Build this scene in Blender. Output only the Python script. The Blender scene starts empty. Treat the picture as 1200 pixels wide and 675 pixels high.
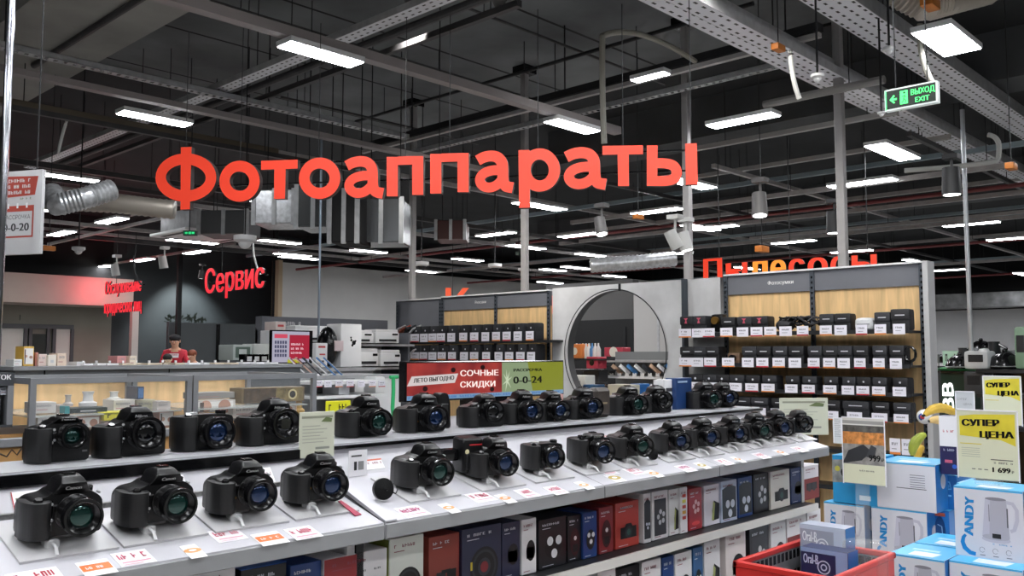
import bpy, bmesh, math, random
from mathutils import Vector, Matrix, Euler
random.seed(7)
sc = bpy.context.scene
COL = sc.collection
# ------------------------------------------------------------------ camera model (1200x675)
FPX, CX, CY, EYE = 1046.0, 600.0, 337.5, 1.5
PITCH = math.atan((415 - CY) / FPX)
AZ = math.radians(43.634)          # angle between the view and the X axis of the shop's grid
def ray(px, py):
    r, u, w = (px - CX) / FPX, -(py - CY) / FPX, 1.0
    r, u, w = r, u * math.cos(PITCH) + w * math.sin(PITCH), w * math.cos(PITCH) - u * math.sin(PITCH)
    return Vector((r * math.sin(AZ) + w * math.cos(AZ), -r * math.cos(AZ) + w * math.sin(AZ), u))
def at(px, py, X=None, Y=None, Z=None, D=None):
    d = ray(px, py)
    if X is not None: t = X / d.x
    elif Y is not None: t = Y / d.y
    elif Z is not None: t = (Z - EYE) / d.z
    else: t = D
    return Vector((d.x * t, d.y * t, EYE + d.z * t))
camd = bpy.data.cameras.new('viewpoint'); cam = bpy.data.objects.new('viewpoint', camd); COL.objects.link(cam)
cam.location = (0, 0, EYE); cam.rotation_euler = (math.pi / 2 + PITCH, 0, AZ - math.pi / 2)
camd.sensor_width = 36; camd.lens = 36 * FPX / 1200; camd.clip_start = .05; camd.clip_end = 200
sc.camera = cam
# ------------------------------------------------------------------ materials
def lin(h):
    h = h.lstrip('#') or 'c9c9cf'; c = [int(h[i:i + 2], 16) / 255 for i in (0, 2, 4)]
    return tuple((v / 12.92 if v <= .04045 else ((v + .055) / 1.055) ** 2.4) for v in c)
_M = {}
def mat(name, col='#888888', rough=.5, metal=0, emit=0, ecol=None, noise=0, scale=8, kind=None, coat=0, alpha=1, trans=0, bump=0, spec=.5):
    if name in _M: return _M[name]
    m = bpy.data.materials.new(name); m.use_nodes = True; nt = m.node_tree; N = nt.nodes; L = nt.links
    b = N['Principled BSDF']; c = lin(col)
    b.inputs['Base Color'].default_value = (*c, 1); b.inputs['Roughness'].default_value = rough
    b.inputs['Metallic'].default_value = metal; b.inputs['Coat Weight'].default_value = coat
    b.inputs['Specular IOR Level'].default_value = spec
    if trans: b.inputs['Transmission Weight'].default_value = trans; b.inputs['IOR'].default_value = 1.02 if trans >= 1 else 1.3
    if alpha < 1: b.inputs['Alpha'].default_value = alpha
    if emit:
        b.inputs['Emission Color'].default_value = (*lin(ecol or col), 1); b.inputs['Emission Strength'].default_value = emit
    if noise or kind:
        tc = N.new('ShaderNodeTexCoord'); co = tc.outputs['Object']
        mx = N.new('ShaderNodeMix'); mx.data_type = 'RGBA'
        A, B, F = mx.inputs[6], mx.inputs[7], mx.inputs[0]
        L.new(mx.outputs[2], b.inputs['Base Color'])
        if kind == 'wood':
            mp = N.new('ShaderNodeMapping'); mp.inputs['Scale'].default_value = (9, 9, .9); L.new(co, mp.inputs[0])
            t = N.new('ShaderNodeTexNoise'); t.inputs['Scale'].default_value = scale; t.inputs['Detail'].default_value = 6; t.inputs['Distortion'].default_value = .6
            L.new(mp.outputs[0], t.inputs[0]); cr = N.new('ShaderNodeValToRGB'); cr.color_ramp.elements[0].position = .3; cr.color_ramp.elements[1].position = .72
            L.new(t.outputs[0], cr.inputs[0]); L.new(cr.outputs[0], F)
            A.default_value = (*[v * .74 for v in c], 1); B.default_value = (*[min(1, v * 1.12) for v in c], 1)
        elif kind in ('slots', 'slots_y'):
            t = N.new('ShaderNodeTexBrick'); mp = N.new('ShaderNodeMapping')
            if kind == 'slots_y': mp.inputs['Rotation'].default_value = (0, 0, math.pi / 2)
            L.new(co, mp.inputs[0]); L.new(mp.outputs[0], t.inputs[0])
            t.inputs['Scale'].default_value = scale; t.inputs['Mortar Size'].default_value = .032; t.inputs['Brick Width'].default_value = .11; t.inputs['Row Height'].default_value = .085
            t.offset = .5; t.inputs['Mortar Smooth'].default_value = 0
            L.new(t.outputs['Fac'], F); A.default_value = (.012, .012, .014, 1); B.default_value = (*c, 1)
        elif kind == 'slab':
            t = N.new('ShaderNodeTexBrick'); L.new(co, t.inputs[0]); t.inputs['Scale'].default_value = 1; t.inputs['Mortar Size'].default_value = .02
            t.inputs['Brick Width'].default_value = 3.0; t.inputs['Row Height'].default_value = 1.45; t.offset = 0
            n = N.new('ShaderNodeTexNoise'); n.inputs['Scale'].default_value = .8; n.inputs['Detail'].default_value = 8; L.new(co, n.inputs[0])
            cr = N.new('ShaderNodeValToRGB'); cr.color_ramp.elements[0].position = .3; cr.color_ramp.elements[1].position = .75
            cr.color_ramp.elements[0].color = (*[v * .5 for v in c], 1); cr.color_ramp.elements[1].color = (*[v * 1.5 for v in c], 1)
            L.new(n.outputs[0], cr.inputs[0]); L.new(t.outputs['Fac'], F); L.new(cr.outputs[0], A); B.default_value = (.006, .006, .006, 1)
        elif kind == 'tiles':
            t = N.new('ShaderNodeTexBrick'); L.new(co, t.inputs[0]); t.inputs['Scale'].default_value = 1; t.inputs['Mortar Size'].default_value = .004
            t.inputs['Brick Width'].default_value = .6; t.inputs['Row Height'].default_value = .6; t.offset = 0
            L.new(t.outputs['Fac'], F); A.default_value = (*c, 1); B.default_value = (*[v * .4 for v in c], 1)
        else:
            t = N.new('ShaderNodeTexNoise'); t.inputs['Scale'].default_value = scale; t.inputs['Detail'].default_value = 6; L.new(co, t.inputs[0])
            cr = N.new('ShaderNodeValToRGB'); cr.color_ramp.elements[0].position = .32; cr.color_ramp.elements[1].position = .7
            L.new(t.outputs[0], cr.inputs[0]); L.new(cr.outputs[0], F)
            A.default_value = (*[v * (1 - noise) for v in c], 1); B.default_value = (*[min(1, v * (1 + noise)) for v in c], 1)
            if bump:
                bp = N.new('ShaderNodeBump'); bp.inputs['Strength'].default_value = bump; bp.inputs['Distance'].default_value = .004
                L.new(t.outputs[0], bp.inputs['Height']); L.new(bp.outputs[0], b.inputs['Normal'])
    _M[name] = m; return m
def pc(hexs, rough=.45, **k):      # printed card / paint of one colour
    return mat('paint_' + hexs.strip('#') + ('_%d' % int(rough * 100)), hexs, rough, **k)
BLACK = mat('black_body_rubber', '#0a0a0c', .32, noise=.35, scale=300, bump=.12, spec=.35)
BLACKG = mat('black_gloss_plastic', '#0b0b0d', .16)
BLACKR = mat('black_ribbed_rubber', '#0c0c0e', .5, noise=.3, scale=400)
LENSBK = mat('black_lens_metal', '#0d0d0f', .2, metal=.2)
GLASST = mat('lens_glass_green', '#053a35', .05, metal=.6, coat=1)
GLASSB = mat('lens_glass_blue', '#082a55', .05, metal=.6, coat=1)
GLASSK = mat('lens_glass_dark', '#0a0d12', .04, metal=.5, coat=1)
WHITEP = mat('white_plastic', '#e9e9ea', .35, noise=.03, scale=5)
DISPW = mat('white_display_laminate', '#c2c1c7', .38, noise=.04, scale=3)
DISPG = mat('grey_display_edge', '#8f9092', .45, noise=.08, scale=6)
DARKM = mat('dark_metal_shelf', '#26272a', .45, metal=.3, noise=.15, scale=9)
GREYP = mat('grey_header_laminate', '#707279', .5, noise=.06, scale=4)
CONC = mat('pale_concrete_panel', '#c9c9ca', .75, noise=.14, scale=3.5, bump=.1)
WOOD = mat('oak_laminate', '#ecc690', .5, kind='wood', scale=2.2)
STEEL = mat('galvanised_steel', '#b4b5b7', .42, metal=.25, noise=.15, scale=12)
RAILM = mat('grey_rail_paint', '#aeaaa9', .5, metal=.05, noise=.12, scale=10)
PIPEM = mat('dark_pipe_paint', '#454445', .5, metal=.05, noise=.2, scale=6)
TRAYX = mat('perforated_tray_metal', '#f6f6fc', .5, metal=.05, kind='slots', scale=1.0)
TRAYY = mat('perforated_tray_metal_across', '#f0f0f4', .5, metal=.05, kind='slots_y', scale=1.4)
LAMPE = mat('lamp_diffuser', '#ffffff', .4, emit=38, ecol='#fafcff')
CHROME = mat('chrome', '#c9ccd2', .12, metal=1)
GLASS = mat('clear_glass', '#f4f8f8', .02, alpha=.035, spec=.6)
ACRYL = mat('clear_acrylic', '#f3f5f2', .05, alpha=.10)
WIRE = mat('black_wire', '#17171a', .5)
SILV = mat('silver_foil_duct', '#c9cbce', .32, metal=.6, noise=.25, scale=20)
SKIN = mat('skin', '#d3a184', .55, noise=.08, scale=30)
# ------------------------------------------------------------------ mesh builder
class MB:
    def __init__(s): s.v = []; s.f = []; s.fm = []; s.mats = []; s.T = Matrix.Identity(4)
    def _mi(s, m):
        if m not in s.mats: s.mats.append(m)
        return s.mats.index(m)
    def add(s, vs, fs, m):
        o = len(s.v); s.v += [s.T @ Vector(v) for v in vs]; i = s._mi(m)
        for f in fs: s.f.append([o + k for k in f]); s.fm.append(i)
        return s
    def box(s, a, b, m, bev=0, seg=2):
        x0, x1 = sorted((a[0], b[0])); y0, y1 = sorted((a[1], b[1])); z0, z1 = sorted((a[2], b[2]))
        vs = [(x0, y0, z0), (x1, y0, z0), (x1, y1, z0), (x0, y1, z0), (x0, y0, z1), (x1, y0, z1), (x1, y1, z1), (x0, y1, z1)]
        fs = [(0, 3, 2, 1), (4, 5, 6, 7), (0, 1, 5, 4), (1, 2, 6, 5), (2, 3, 7, 6), (3, 0, 4, 7)]
        if bev: return s._bev(vs, fs, m, bev, seg)
        return s.add(vs, fs, m)
    def _bev(s, vs, fs, m, bev, seg=2):
        bm = bmesh.new(); bv = [bm.verts.new(v) for v in vs]
        for f in fs:
            try: bm.faces.new([bv[i] for i in f])
            except ValueError: pass
        bmesh.ops.recalc_face_normals(bm, faces=bm.faces)
        bmesh.ops.bevel(bm, geom=list(bm.edges), offset=bev, segments=seg, profile=.6, affect='EDGES', clamp_overlap=True)
        bm.verts.index_update()
        s.add([v.co.copy() for v in bm.verts], [[v.index for v in f.verts] for f in bm.faces], m); bm.free(); return s
    def prism(s, poly, o, u, v, d, m, bev=0, seg=2, mside=None):   # polygon in (u,v) pushed back by d against u x v
        o, u, v = Vector(o), Vector(u), Vector(v); n = u.cross(v).normalized()
        k = len(poly); fr = [o + u * p[0] + v * p[1] for p in poly]; bk = [q - n * d for q in fr]
        area = sum(poly[i][0] * poly[(i + 1) % k][1] - poly[(i + 1) % k][0] * poly[i][1] for i in range(k))
        f0 = list(range(k)); 
        if area < 0: f0.reverse()
        sides = []
        for a, b in zip(f0, f0[1:] + f0[:1]): sides.append((a, a + k, b + k, b))
        if bev: return s._bev(fr + bk, [f0, [i + k for i in reversed(f0)]] + sides, m, bev, seg)
        if mside:
            s.add(fr + bk, [f0], m); return s.add(fr + bk, [[i + k for i in reversed(f0)]] + sides, mside)
        return s.add(fr + bk, [f0, [i + k for i in reversed(f0)]] + sides, m)
    def decal(s, poly, o, u, v, m, off=.0006):
        o, u, v = Vector(o), Vector(u), Vector(v); n = u.cross(v).normalized()
        return s.add([o + u * p[0] + v * p[1] + n * off for p in poly], [list(range(len(poly)))], m)
    def rect(s, x, y, w, h, o, u, v, m, off=.0006): return s.decal([(x, y), (x + w, y), (x + w, y + h), (x, y + h)], o, u, v, m, off)
    def disc(s, x, y, r, o, u, v, m, off=.0006, n=20, ry=None):
        return s.decal([(x + r * math.cos(2 * math.pi * i / n), y + (ry or r) * math.sin(2 * math.pi * i / n)) for i in range(n)], o, u, v, m, off)
    def lathe(s, prof, o, ax, m, n=24):      # prof: (radius, height along ax)
        ax = Vector(ax).normalized(); q = ax.to_track_quat('Z', 'Y'); o = Vector(o); vs = []; fs = []
        for r, h in prof:
            for i in range(n):
                t = 2 * math.pi * i / n; vs.append(o + q @ Vector((r * math.cos(t), r * math.sin(t), h)))
        for j in range(len(prof) - 1):
            for i in range(n): fs.append((j * n + i, j * n + (i + 1) % n, (j + 1) * n + (i + 1) % n, (j + 1) * n + i))
        if prof[0][0] > 1e-6: fs.append(list(range(n))[::-1])
        if prof[-1][0] > 1e-6: fs.append([(len(prof) - 1) * n + i for i in range(n)])
        return s.add(vs, fs, m)
    def cyl(s, a, b, r, m, r1=None, n=12):
        a, b = Vector(a), Vector(b); L = (b - a).length
        return s.lathe([(r, 0), (r if r1 is None else r1, L)], a, b - a, m, n)
    def tube(s, pts, r, m, n=8):
        pts = [Vector(p) for p in pts]; vs = []; fs = []; up = Vector((0, 0, 1))
        for k, p in enumerate(pts):
            d = (pts[min(k + 1, len(pts) - 1)] - pts[max(k - 1, 0)]).normalized()
            a = d.cross(up) if abs(d.z) < .95 else d.cross(Vector((1, 0, 0))); a.normalize(); b = d.cross(a)
            for i in range(n): t = 2 * math.pi * i / n; vs.append(p + a * r * math.cos(t) + b * r * math.sin(t))
        for j in range(len(pts) - 1):
            for i in range(n): fs.append((j * n + i, j * n + (i + 1) % n, (j + 1) * n + (i + 1) % n, (j + 1) * n + i))
        fs += [list(range(n))[::-1], [(len(pts) - 1) * n + i for i in range(n)]]
        return s.add(vs, fs, m)
    def ball(s, c, r, m, n=14, k=8):
        c = Vector(c); r = Vector(r) if hasattr(r, '__len__') else Vector((r, r, r)); vs = []; fs = []
        for j in range(k + 1):
            p = math.pi * j / k
            for i in range(n): t = 2 * math.pi * i / n; vs.append(c + Vector((r.x * math.sin(p) * math.cos(t), r.y * math.sin(p) * math.sin(t), r.z * math.cos(p))))
        for j in range(k):
            for i in range(n): fs.append((j * n + i, (j + 1) * n + i, (j + 1) * n + (i + 1) % n, j * n + (i + 1) % n))
        return s.add(vs, fs, m)
    def stroke(s, pts, w, o, u, v, d, m, closed=False, mside=None):     # thick polyline in the (u,v) plane, extruded
        P = [Vector((p[0], p[1])) for p in pts]; n = len(P); Lf = []; Rt = []
        for i in range(n):
            a = P[(i - 1) % n] if (closed or i > 0) else P[i]; b = P[(i + 1) % n] if (closed or i < n - 1) else P[i]
            t = (b - a).normalized(); nn = Vector((-t.y, t.x)); ww = w(i / max(1, n - 1)) if callable(w) else w
            Lf.append(P[i] + nn * ww / 2); Rt.append(P[i] - nn * ww / 2)
        o, u, v = Vector(o), Vector(u), Vector(v); nm = u.cross(v).normalized()
        A = [o + u * p.x + v * p.y for p in Lf]; B = [o + u * p.x + v * p.y for p in Rt]; vs = A + B + [p - nm * d for p in A] + [p - nm * d for p in B]
        fs = []; ss = []
        for i in range(n if closed else n - 1):
            j = (i + 1) % n
            fs.append((n + i, n + j, j, i)); ss += [(2 * n + i, 2 * n + j, 3 * n + j, 3 * n + i), (i, j, 2 * n + j, 2 * n + i), (3 * n + i, 3 * n + j, n + j, n + i)]
        if not closed: ss += [(i0, 2 * n + i0, 3 * n + i0, n + i0) for i0 in (0,)] + [(n - 1, 2 * n - 1, 4 * n - 1, 3 * n - 1)]
        s.add(vs, fs, m); return s.add(vs, ss, mside or m)
    def text(s, body, size, o, u, v, m, depth=0, off=.0008, bold=0, center=False, width=None, mside=None):
        vs, fs = text_geo(body); sx = size
        w = max((p[0] for p in vs), default=0)
        if width: sx = width / max(w, 1e-6)
        o, u, v = Vector(o), Vector(u).normalized(), Vector(v).normalized(); n = u.cross(v).normalized(); x0 = -w * sx / 2 if center else 0
        sh = (0,) if not bold else (-bold, 0, bold)
        for k, b in enumerate(sh):
            fr = [o + u * (p[0] * sx + x0 + b) + v * (p[1] * size) + n * (off + k * 1e-5) for p in vs]
            if depth:
                N = len(fr); cnt = {}
                for f in fs:
                    for a, c in zip(f, f[1:] + f[:1]): cnt[(a, c)] = 1
                edge = [(a, c) for (a, c) in cnt if (c, a) not in cnt]
                s.add([p + n * depth for p in fr], [list(f) for f in fs], m); s.add([p + n * depth for p in fr] + fr, [(a, a + N, c + N, c) for a, c in edge], mside or m)
            else: s.add(fr, fs, m)
        return s
    def build(s, name, parent=None, smooth=35, loc=None):
        me = bpy.data.meshes.new(name); vs = s.v
        if parent is not None and False: pass
        me.from_pydata([tuple(v) for v in vs], [], s.f)
        for m in s.mats: me.materials.append(m)
        me.polygons.foreach_set('material_index', s.fm)
        me.polygons.foreach_set('use_smooth', [True] * len(s.f)); me.update()
        try: me.set_sharp_from_angle(angle=math.radians(smooth))
        except Exception: pass
        o = bpy.data.objects.new(name, me); COL.objects.link(o)
        if loc is not None: o.location = loc
        if parent is not None: o.parent = parent
        return o
_TG = {}
def text_geo(body):
    if body in _TG: return _TG[body]
    c = bpy.data.curves.new('t', 'FONT'); c.body = body; c.resolution_u = 3
    o = bpy.data.objects.new('t', c); COL.objects.link(o); dg = bpy.context.evaluated_depsgraph_get(); dg.update()
    me = bpy.data.meshes.new_from_object(o.evaluated_get(dg))
    g = ([(v.co.x, v.co.y) for v in me.vertices], [list(p.vertices) for p in me.polygons])
    bpy.data.objects.remove(o); bpy.data.curves.remove(c); bpy.data.meshes.remove(me); _TG[body] = g; return g
def scribble(mb, w, h, n, o, u, v, m, off=.0009, seed=0):       # a line of print too small to read
    r = random.Random(seed); cw = w / n
    for i in range(n):
        if r.random() < .12: continue
        x = i * cw; k = r.random()
        mb.rect(x, 0, cw * .28, h, o, u, v, m, off)
        if k < .6: mb.rect(x, h * r.choice((.4, .75)), cw * .75, h * .22, o, u, v, m, off)
        if k > .3: mb.rect(x + cw * .5, 0, cw * .25, h * r.choice((.6, 1)), o, u, v, m, off)
        if r.random() < .4: mb.rect(x, 0, cw * .75, h * .2, o, u, v, m, off)
def tag(o, label, cat, group=None, kind=None):
    if label and len(label.replace(',', '').split()) > 16: print('LONGLABEL', label)
    if label: o['label'] = label
    if cat: o['category'] = cat
    if group: o['group'] = group
    if kind: o['kind'] = kind
    return o
def thing(name, label, cat, loc=(0, 0, 0), rz=0, group=None, rx=0):
    o = bpy.data.objects.new(name, None); COL.objects.link(o); o.empty_display_size = .05
    o.location = loc; o.rotation_euler = (rx, 0, rz); return tag(o, label, cat, group)
def struct(mb, name, **k): return tag(mb.build(name, **k), None, None, kind='structure')
def kids(o): return [c for c in o.children]
def dup(o, parent=None):
    c = o.copy(); COL.objects.link(c); c.parent = parent
    for ch in list(o.children): dup(ch, c)
    return c
XU, YU, ZU = Vector((1, 0, 0)), Vector((0, 1, 0)), Vector((0, 0, 1))
MX, MY = -XU, -YU
FY = (XU, ZU)       # (u, v) of a face that looks towards -Y
FX = (MY, ZU)       # (u, v) of a face that looks towards -X
ORD = 'first second third fourth fifth sixth seventh eighth ninth tenth eleventh twelfth thirteenth fourteenth fifteenth sixteenth seventeenth eighteenth nineteenth twentieth twenty-first twenty-second twenty-third twenty-fourth twenty-fifth'.split()
def ordl(i): return ORD[i] if i < len(ORD) else 'number %d' % (i + 1)
# ================================================================== the shell
DECK = 4.85
struct(MB().box((-9, -9, -.1), (31, 23, 0), mat('floor_tile', '#b5b3b0', .35, kind='tiles')), 'floor')
struct(MB().box((-9, -9, DECK), (31, 23, DECK + .2), mat('dark_concrete_deck', '#6a6d6f', .85, kind='slab')), 'ceiling')
BLKC = mat('black_sprayed_deck', '#26282a', .85, noise=.3, scale=1.2); struct(MB().box((8.6, -9, DECK - .03), (31, 23, DECK - .001), BLKC).box((-9, 10.5, DECK - .03), (8.6, 23, DECK - .001), BLKC), 'ceiling_far')
WALLG = mat('grey_painted_wall', '#9a9794', .8, noise=.06, scale=1.5)
struct(MB().box((-9.2, -9, 0), (-9, 23, DECK), WALLG), 'wall_left')
struct(MB().box((-9, -9.2, 0), (31, -9, DECK), WALLG), 'wall_front')
DKW = mat('charcoal_wall', '#3a3f42', .6, noise=.05, scale=2)
BKW = mat('black_painted_wall', '#141517', .8)
# far wall behind the service zone (plane y = 22)
w = MB(); w.box((-9, 22, 0), (4.5, 22.2, DECK), BKW)
xj = at(130, 395, Y=22).x
pinkw = mat('warm_grey_wall', '#a79d94', .8, noise=.04, scale=2)
taup = mat('taupe_wall', '#8f8c82', .8, noise=.05, scale=2)
zf0 = at(60, 359, Y=22).z; zf1 = at(60, 327, Y=22).z
w.box((4.5, 22, 0), (xj, 22.2, zf0), taup).box((4.5, 22.002, zf0), (xj, 22.2, DECK), BKW)
w.box((xj, 22, 0), (31, 22.2, DECK), DKW)
struct(w, 'wall_back')
struct(MB().box((2.0, 20.8, zf0), (xj, 21.95, zf1), pinkw), 'bulkhead')
struct(MB().box((xj - .03, 20.75, 0), (xj + .12, 20.9, zf0), mat('pale_trim', '#b9b6b0', .6)), 'trim_1')
# glazed doors under the bulkhead
dfr = mat('grey_door_frame', '#4b4f52', .5); dgl = mat('frosted_door_glass', '#cfd2cb', .3); dgd = mat('dark_door_glass', '#39413f', .15)
z_t = at(40, 385, Y=21.9).z
dr = MB(); xa, xb = at(-30, 400, Y=21.9).x, at(86, 400, Y=21.9).x
d = MB().box((xa, 21.9, z_t), (xb, 21.98, z_t + .1), dfr)
for px in (-30, 28, 34, 55, 62, 83): d.box((at(px, 400, Y=21.9).x, 21.9, 0), (at(px, 400, Y=21.9).x + .07, 21.98, z_t), dfr)
D1 = struct(d, 'door_1')
g = MB().box((xa, 21.95, .02), (at(28, 400, Y=21.9).x, 21.97, z_t), dgl).box((at(66, 400, Y=21.9).x, 21.95, .02), (xb, 21.97, z_t), dgl)
g.build('door_glass', D1)
MB().box((at(35, 400, Y=21.9).x, 21.94, .02), (at(56, 400, Y=21.9).x, 21.97, z_t - .12), dgd).build('door_leaf', D1)
# light grey wall standing before the back wall
LW = mat('light_grey_wall', '#d0cfce', .8, noise=.04, scale=2)
xl = at(331, 320, Y=20).x
lw = MB().box((xl, 20, 0), (31, 20.3, at(480, 320, Y=20).z), LW)
lw.box((xl - .12, 19.99, 0), (xl, 20.3, at(331, 305, Y=20).z), mat('beige_wall_edge', '#c0ab8e', .7))
struct(lw, 'wall_middle')
# right far wall
struct(MB().box((29, -9, 0), (29.2, 23, at(1150, 363, X=29).z), mat('pale_far_wall', '#dcdddf', .8, noise=.03, scale=2)).box((29.01, -9, at(1150, 363, X=29).z), (29.2, 23, DECK), BKW), 'wall_right')
# low charcoal partition in the service zone
p = MB().box((at(197, 400, Y=20.4).x, 20.4, 0), (at(322, 400, Y=20.4).x, 20.5, at(260, 379, Y=20.4).z), mat('service_partition', '#43484b', .55, noise=.05, scale=3))
p.box((at(253, 400, Y=20.4).x, 20.37, 0), (at(257, 400, Y=20.4).x, 20.4, at(256, 380, Y=20.4).z), BLACKG)
struct(p, 'partition')
for i, (px, yt, yb) in enumerate(((211, 300, 420), (322, 330, 400))):
    q = at(px, yt, Y=20.2); tag(MB().box((q.x - .05, 20.15, 0), (q.x + .05, 20.25, DECK), BKW).build('column'), None, None, kind='structure')
# ================================================================== overhead: beams
def beamY(px0, py0, px1, py1, z0, h, wd, m, name, kind='structure', ext=0):
    a, b = at(px0, py0, Z=z0), at(px1, py1, Z=z0); x = (a.x + b.x) / 2; y0, y1 = sorted((a.y, b.y))
    return tag(MB().box((x, y0 - ext, z0), (x + wd, y1 + ext, z0 + h), m).build(name), None, None, kind=kind)
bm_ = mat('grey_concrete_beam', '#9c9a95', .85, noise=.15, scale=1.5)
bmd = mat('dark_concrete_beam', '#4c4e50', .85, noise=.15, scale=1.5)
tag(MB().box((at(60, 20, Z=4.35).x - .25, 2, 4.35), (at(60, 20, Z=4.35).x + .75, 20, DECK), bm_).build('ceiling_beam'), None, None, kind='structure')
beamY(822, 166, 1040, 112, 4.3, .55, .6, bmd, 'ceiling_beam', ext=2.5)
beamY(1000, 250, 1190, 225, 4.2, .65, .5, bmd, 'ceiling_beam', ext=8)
# ================================================================== overhead: rails, trays, pipes
LZ = 3.6
def hangers(root, pts, z0, r=.004, m=WIRE):
    for x, y in pts: MB().cyl((x, y, z0), (x, y, DECK), r, m, n=6).build('suspension_rod', root)
def member(axis, p0, p1, z, w, h, m, name, label, cat, group=None, style='box', step=2.4, hang=True):
    """a straight member along X or Y between two picture points, at height z"""
    a, b = at(*p0, Z=z), at(*p1, Z=z)
    if axis == 'X': y = (a.y + b.y) / 2; A, B = Vector((a.x, y, z)), Vector((b.x, y, z))
    else: x = (a.x + b.x) / 2; A, B = Vector((x, a.y, z)), Vector((x, b.y, z))
    return member3(axis, A, B, w, h, m, name, label, cat, group, style, step, hang)
def member3(axis, A, B, w, h, m, name, label, cat, group=None, style='box', step=2.4, hang=True):
    L = (B - A).length; d = (B - A).normalized()
    if d.x + d.y < 0: A, B, d = B, A, -d
    r = thing(name, label, cat, A, 0, group)
    mb = MB()
    if style == 'pipe': mb.cyl((0, 0, h / 2), d * L + Vector((0, 0, h / 2)), h / 2, m, n=10)
    else:
        s = Vector((0, 1, 0)) if axis == 'X' else Vector((1, 0, 0))
        def bx(o0, o1, z0, z1, mm):
            p, q = s * o0 + ZU * z0, d * L + s * o1 + ZU * z1; mb.box(p, q, mm)
        if style == 'tray':
            tm = TRAYX if axis == 'X' else TRAYY
            bx(-w / 2, w / 2, 0, .004, tm); bx(-w / 2 - .004, -w / 2, 0, h, STEEL); bx(w / 2, w / 2 + .004, 0, h, STEEL)
            bx(-w / 2 - .004, -w / 2 + .012, h, h + .004, STEEL); bx(w / 2 - .012, w / 2 + .004, h, h + .004, STEEL)
        elif style == 'channel':
            bx(-w / 2, w / 2, h - .004, h, m); bx(-w / 2, -w / 2 + .004, 0, h, m); bx(w / 2 - .004, w / 2, 0, h, m); bx(-w / 2, w / 2, 0, .004, m)
            k = 0
            while k < L: 
                p = d * k; mb.box(p - s * (w * .22) - ZU * .001, p + d * .03 + s * (w * .22), BLACKG); k += .075
        else: bx(-w / 2, w / 2, 0, h, m)
    mb.build('tray_body' if style == 'tray' else ('pipe_run' if style == 'pipe' else 'rail_body'), r)
    if style == 'tray':
        c = MB(); rr = random.Random(int(L * 100))
        for k in range(max(2, int(w / .05))):
            off = (k + .5) / max(2, int(w / .05)) * w * .8 - w * .4
            s = Vector((0, 1, 0)) if axis == 'X' else Vector((1, 0, 0))
            c.tube([d * (L * t / 8) + s * (off + rr.uniform(-.01, .01)) + ZU * (.014 + rr.uniform(0, .006)) for t in range(9)], .008, WIRE, 6)
        c.build('cables', r)
    if hang:
        k = .3
        while k < L:
            p = d * k; MB().cyl((p.x, p.y, h * .9), (p.x, p.y, DECK - A.z), .005, WIRE, n=6).build('suspension_rod', r); k += step
    return r
RL = []
def rail(axis, p0, p1, z=3.65, w=.06, h=.05, m=RAILM, style='box', where='', **k):
    lab = '%s running %s' % ({'box': 'grey metal lamp rail', 'channel': 'slotted pale steel channel', 'pipe': 'thin dark service pipe'}[style], where)
    nm = {'box': 'ceiling_rail', 'channel': 'ceiling_channel', 'pipe': 'ceiling_pipe'}[style]
    return member(axis, p0, p1, z, w, h, m, nm, lab, {'box': 'rail', 'channel': 'channel', 'pipe': 'pipe'}[style], style=style, **k)
# X direction
rail('X', (100, -22), (728, 157), w=.09, h=.07, where='over the orange-red letters with two lamps under it', m=mat('pale_rail', '#9a9392', .5, metal=.3))
rail('X', (-120, 68), (600, 203), w=.09, where='above the capital letter with one lamp under it', m=mat('pale_rail', '#9a9392'))
rail('X', (-60, 180), (420, 247), w=.09, where='behind the silver flexible duct', m=mat('pink_grey_rail', '#8d7f7f', .5))
rail('X', (-40, 43), (470, 165), z=3.95, w=.1, h=.05, style='channel', m=STEEL, where='from the chrome pole, crossing high above the lamps')
rail('X', (-10, 118), (320, 182), z=3.9, w=.12, h=.06, style='channel', m=mat('rusty_channel', '#6a5f50', .6), where='just below the lamp rail beside the chrome pole')
rail('X', (0, 130), (420, 200), z=3.75, w=.05, h=.05, m=PIPEM, where='in shade behind the first orange-red letters')
rail('X', (330, 115), (560, 170), z=4.3, w=.03, h=.03, style='pipe', m=PIPEM, where='high under the deck beyond the middle lamp')
rail('X', (250, 0), (640, 125), z=4.6, w=.03, h=.03, style='pipe', m=PIPEM, where='close under the deck above the orange-red letters')
rail('X', (560, 0), (760, 105), z=4.6, w=.03, h=.03, style='pipe', m=PIPEM, where='close under the deck between the two middle poles')
# big trays on the right
T = [((760, -30), (1260, 243), 3.9, .16, .07), ((800, -30), (1240, 245), 3.98, .34, .08), ((905, -30), (1260, 185), 4.15, .30, .12)]
for (p0, p1, z, w_, h_), lb in zip(T, ('narrow perforated cable tray, lowest of the three big trays by the exit sign', 'wide perforated cable tray passing behind the exit sign', 'deep perforated cable tray, highest of the three by the exit sign')):
    member('X', p0, p1, z, w_, h_, STEEL, 'ceiling_cable_tray', lb, 'cable tray', 'big cable trays under the deck', style='tray', step=1.5)
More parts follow.
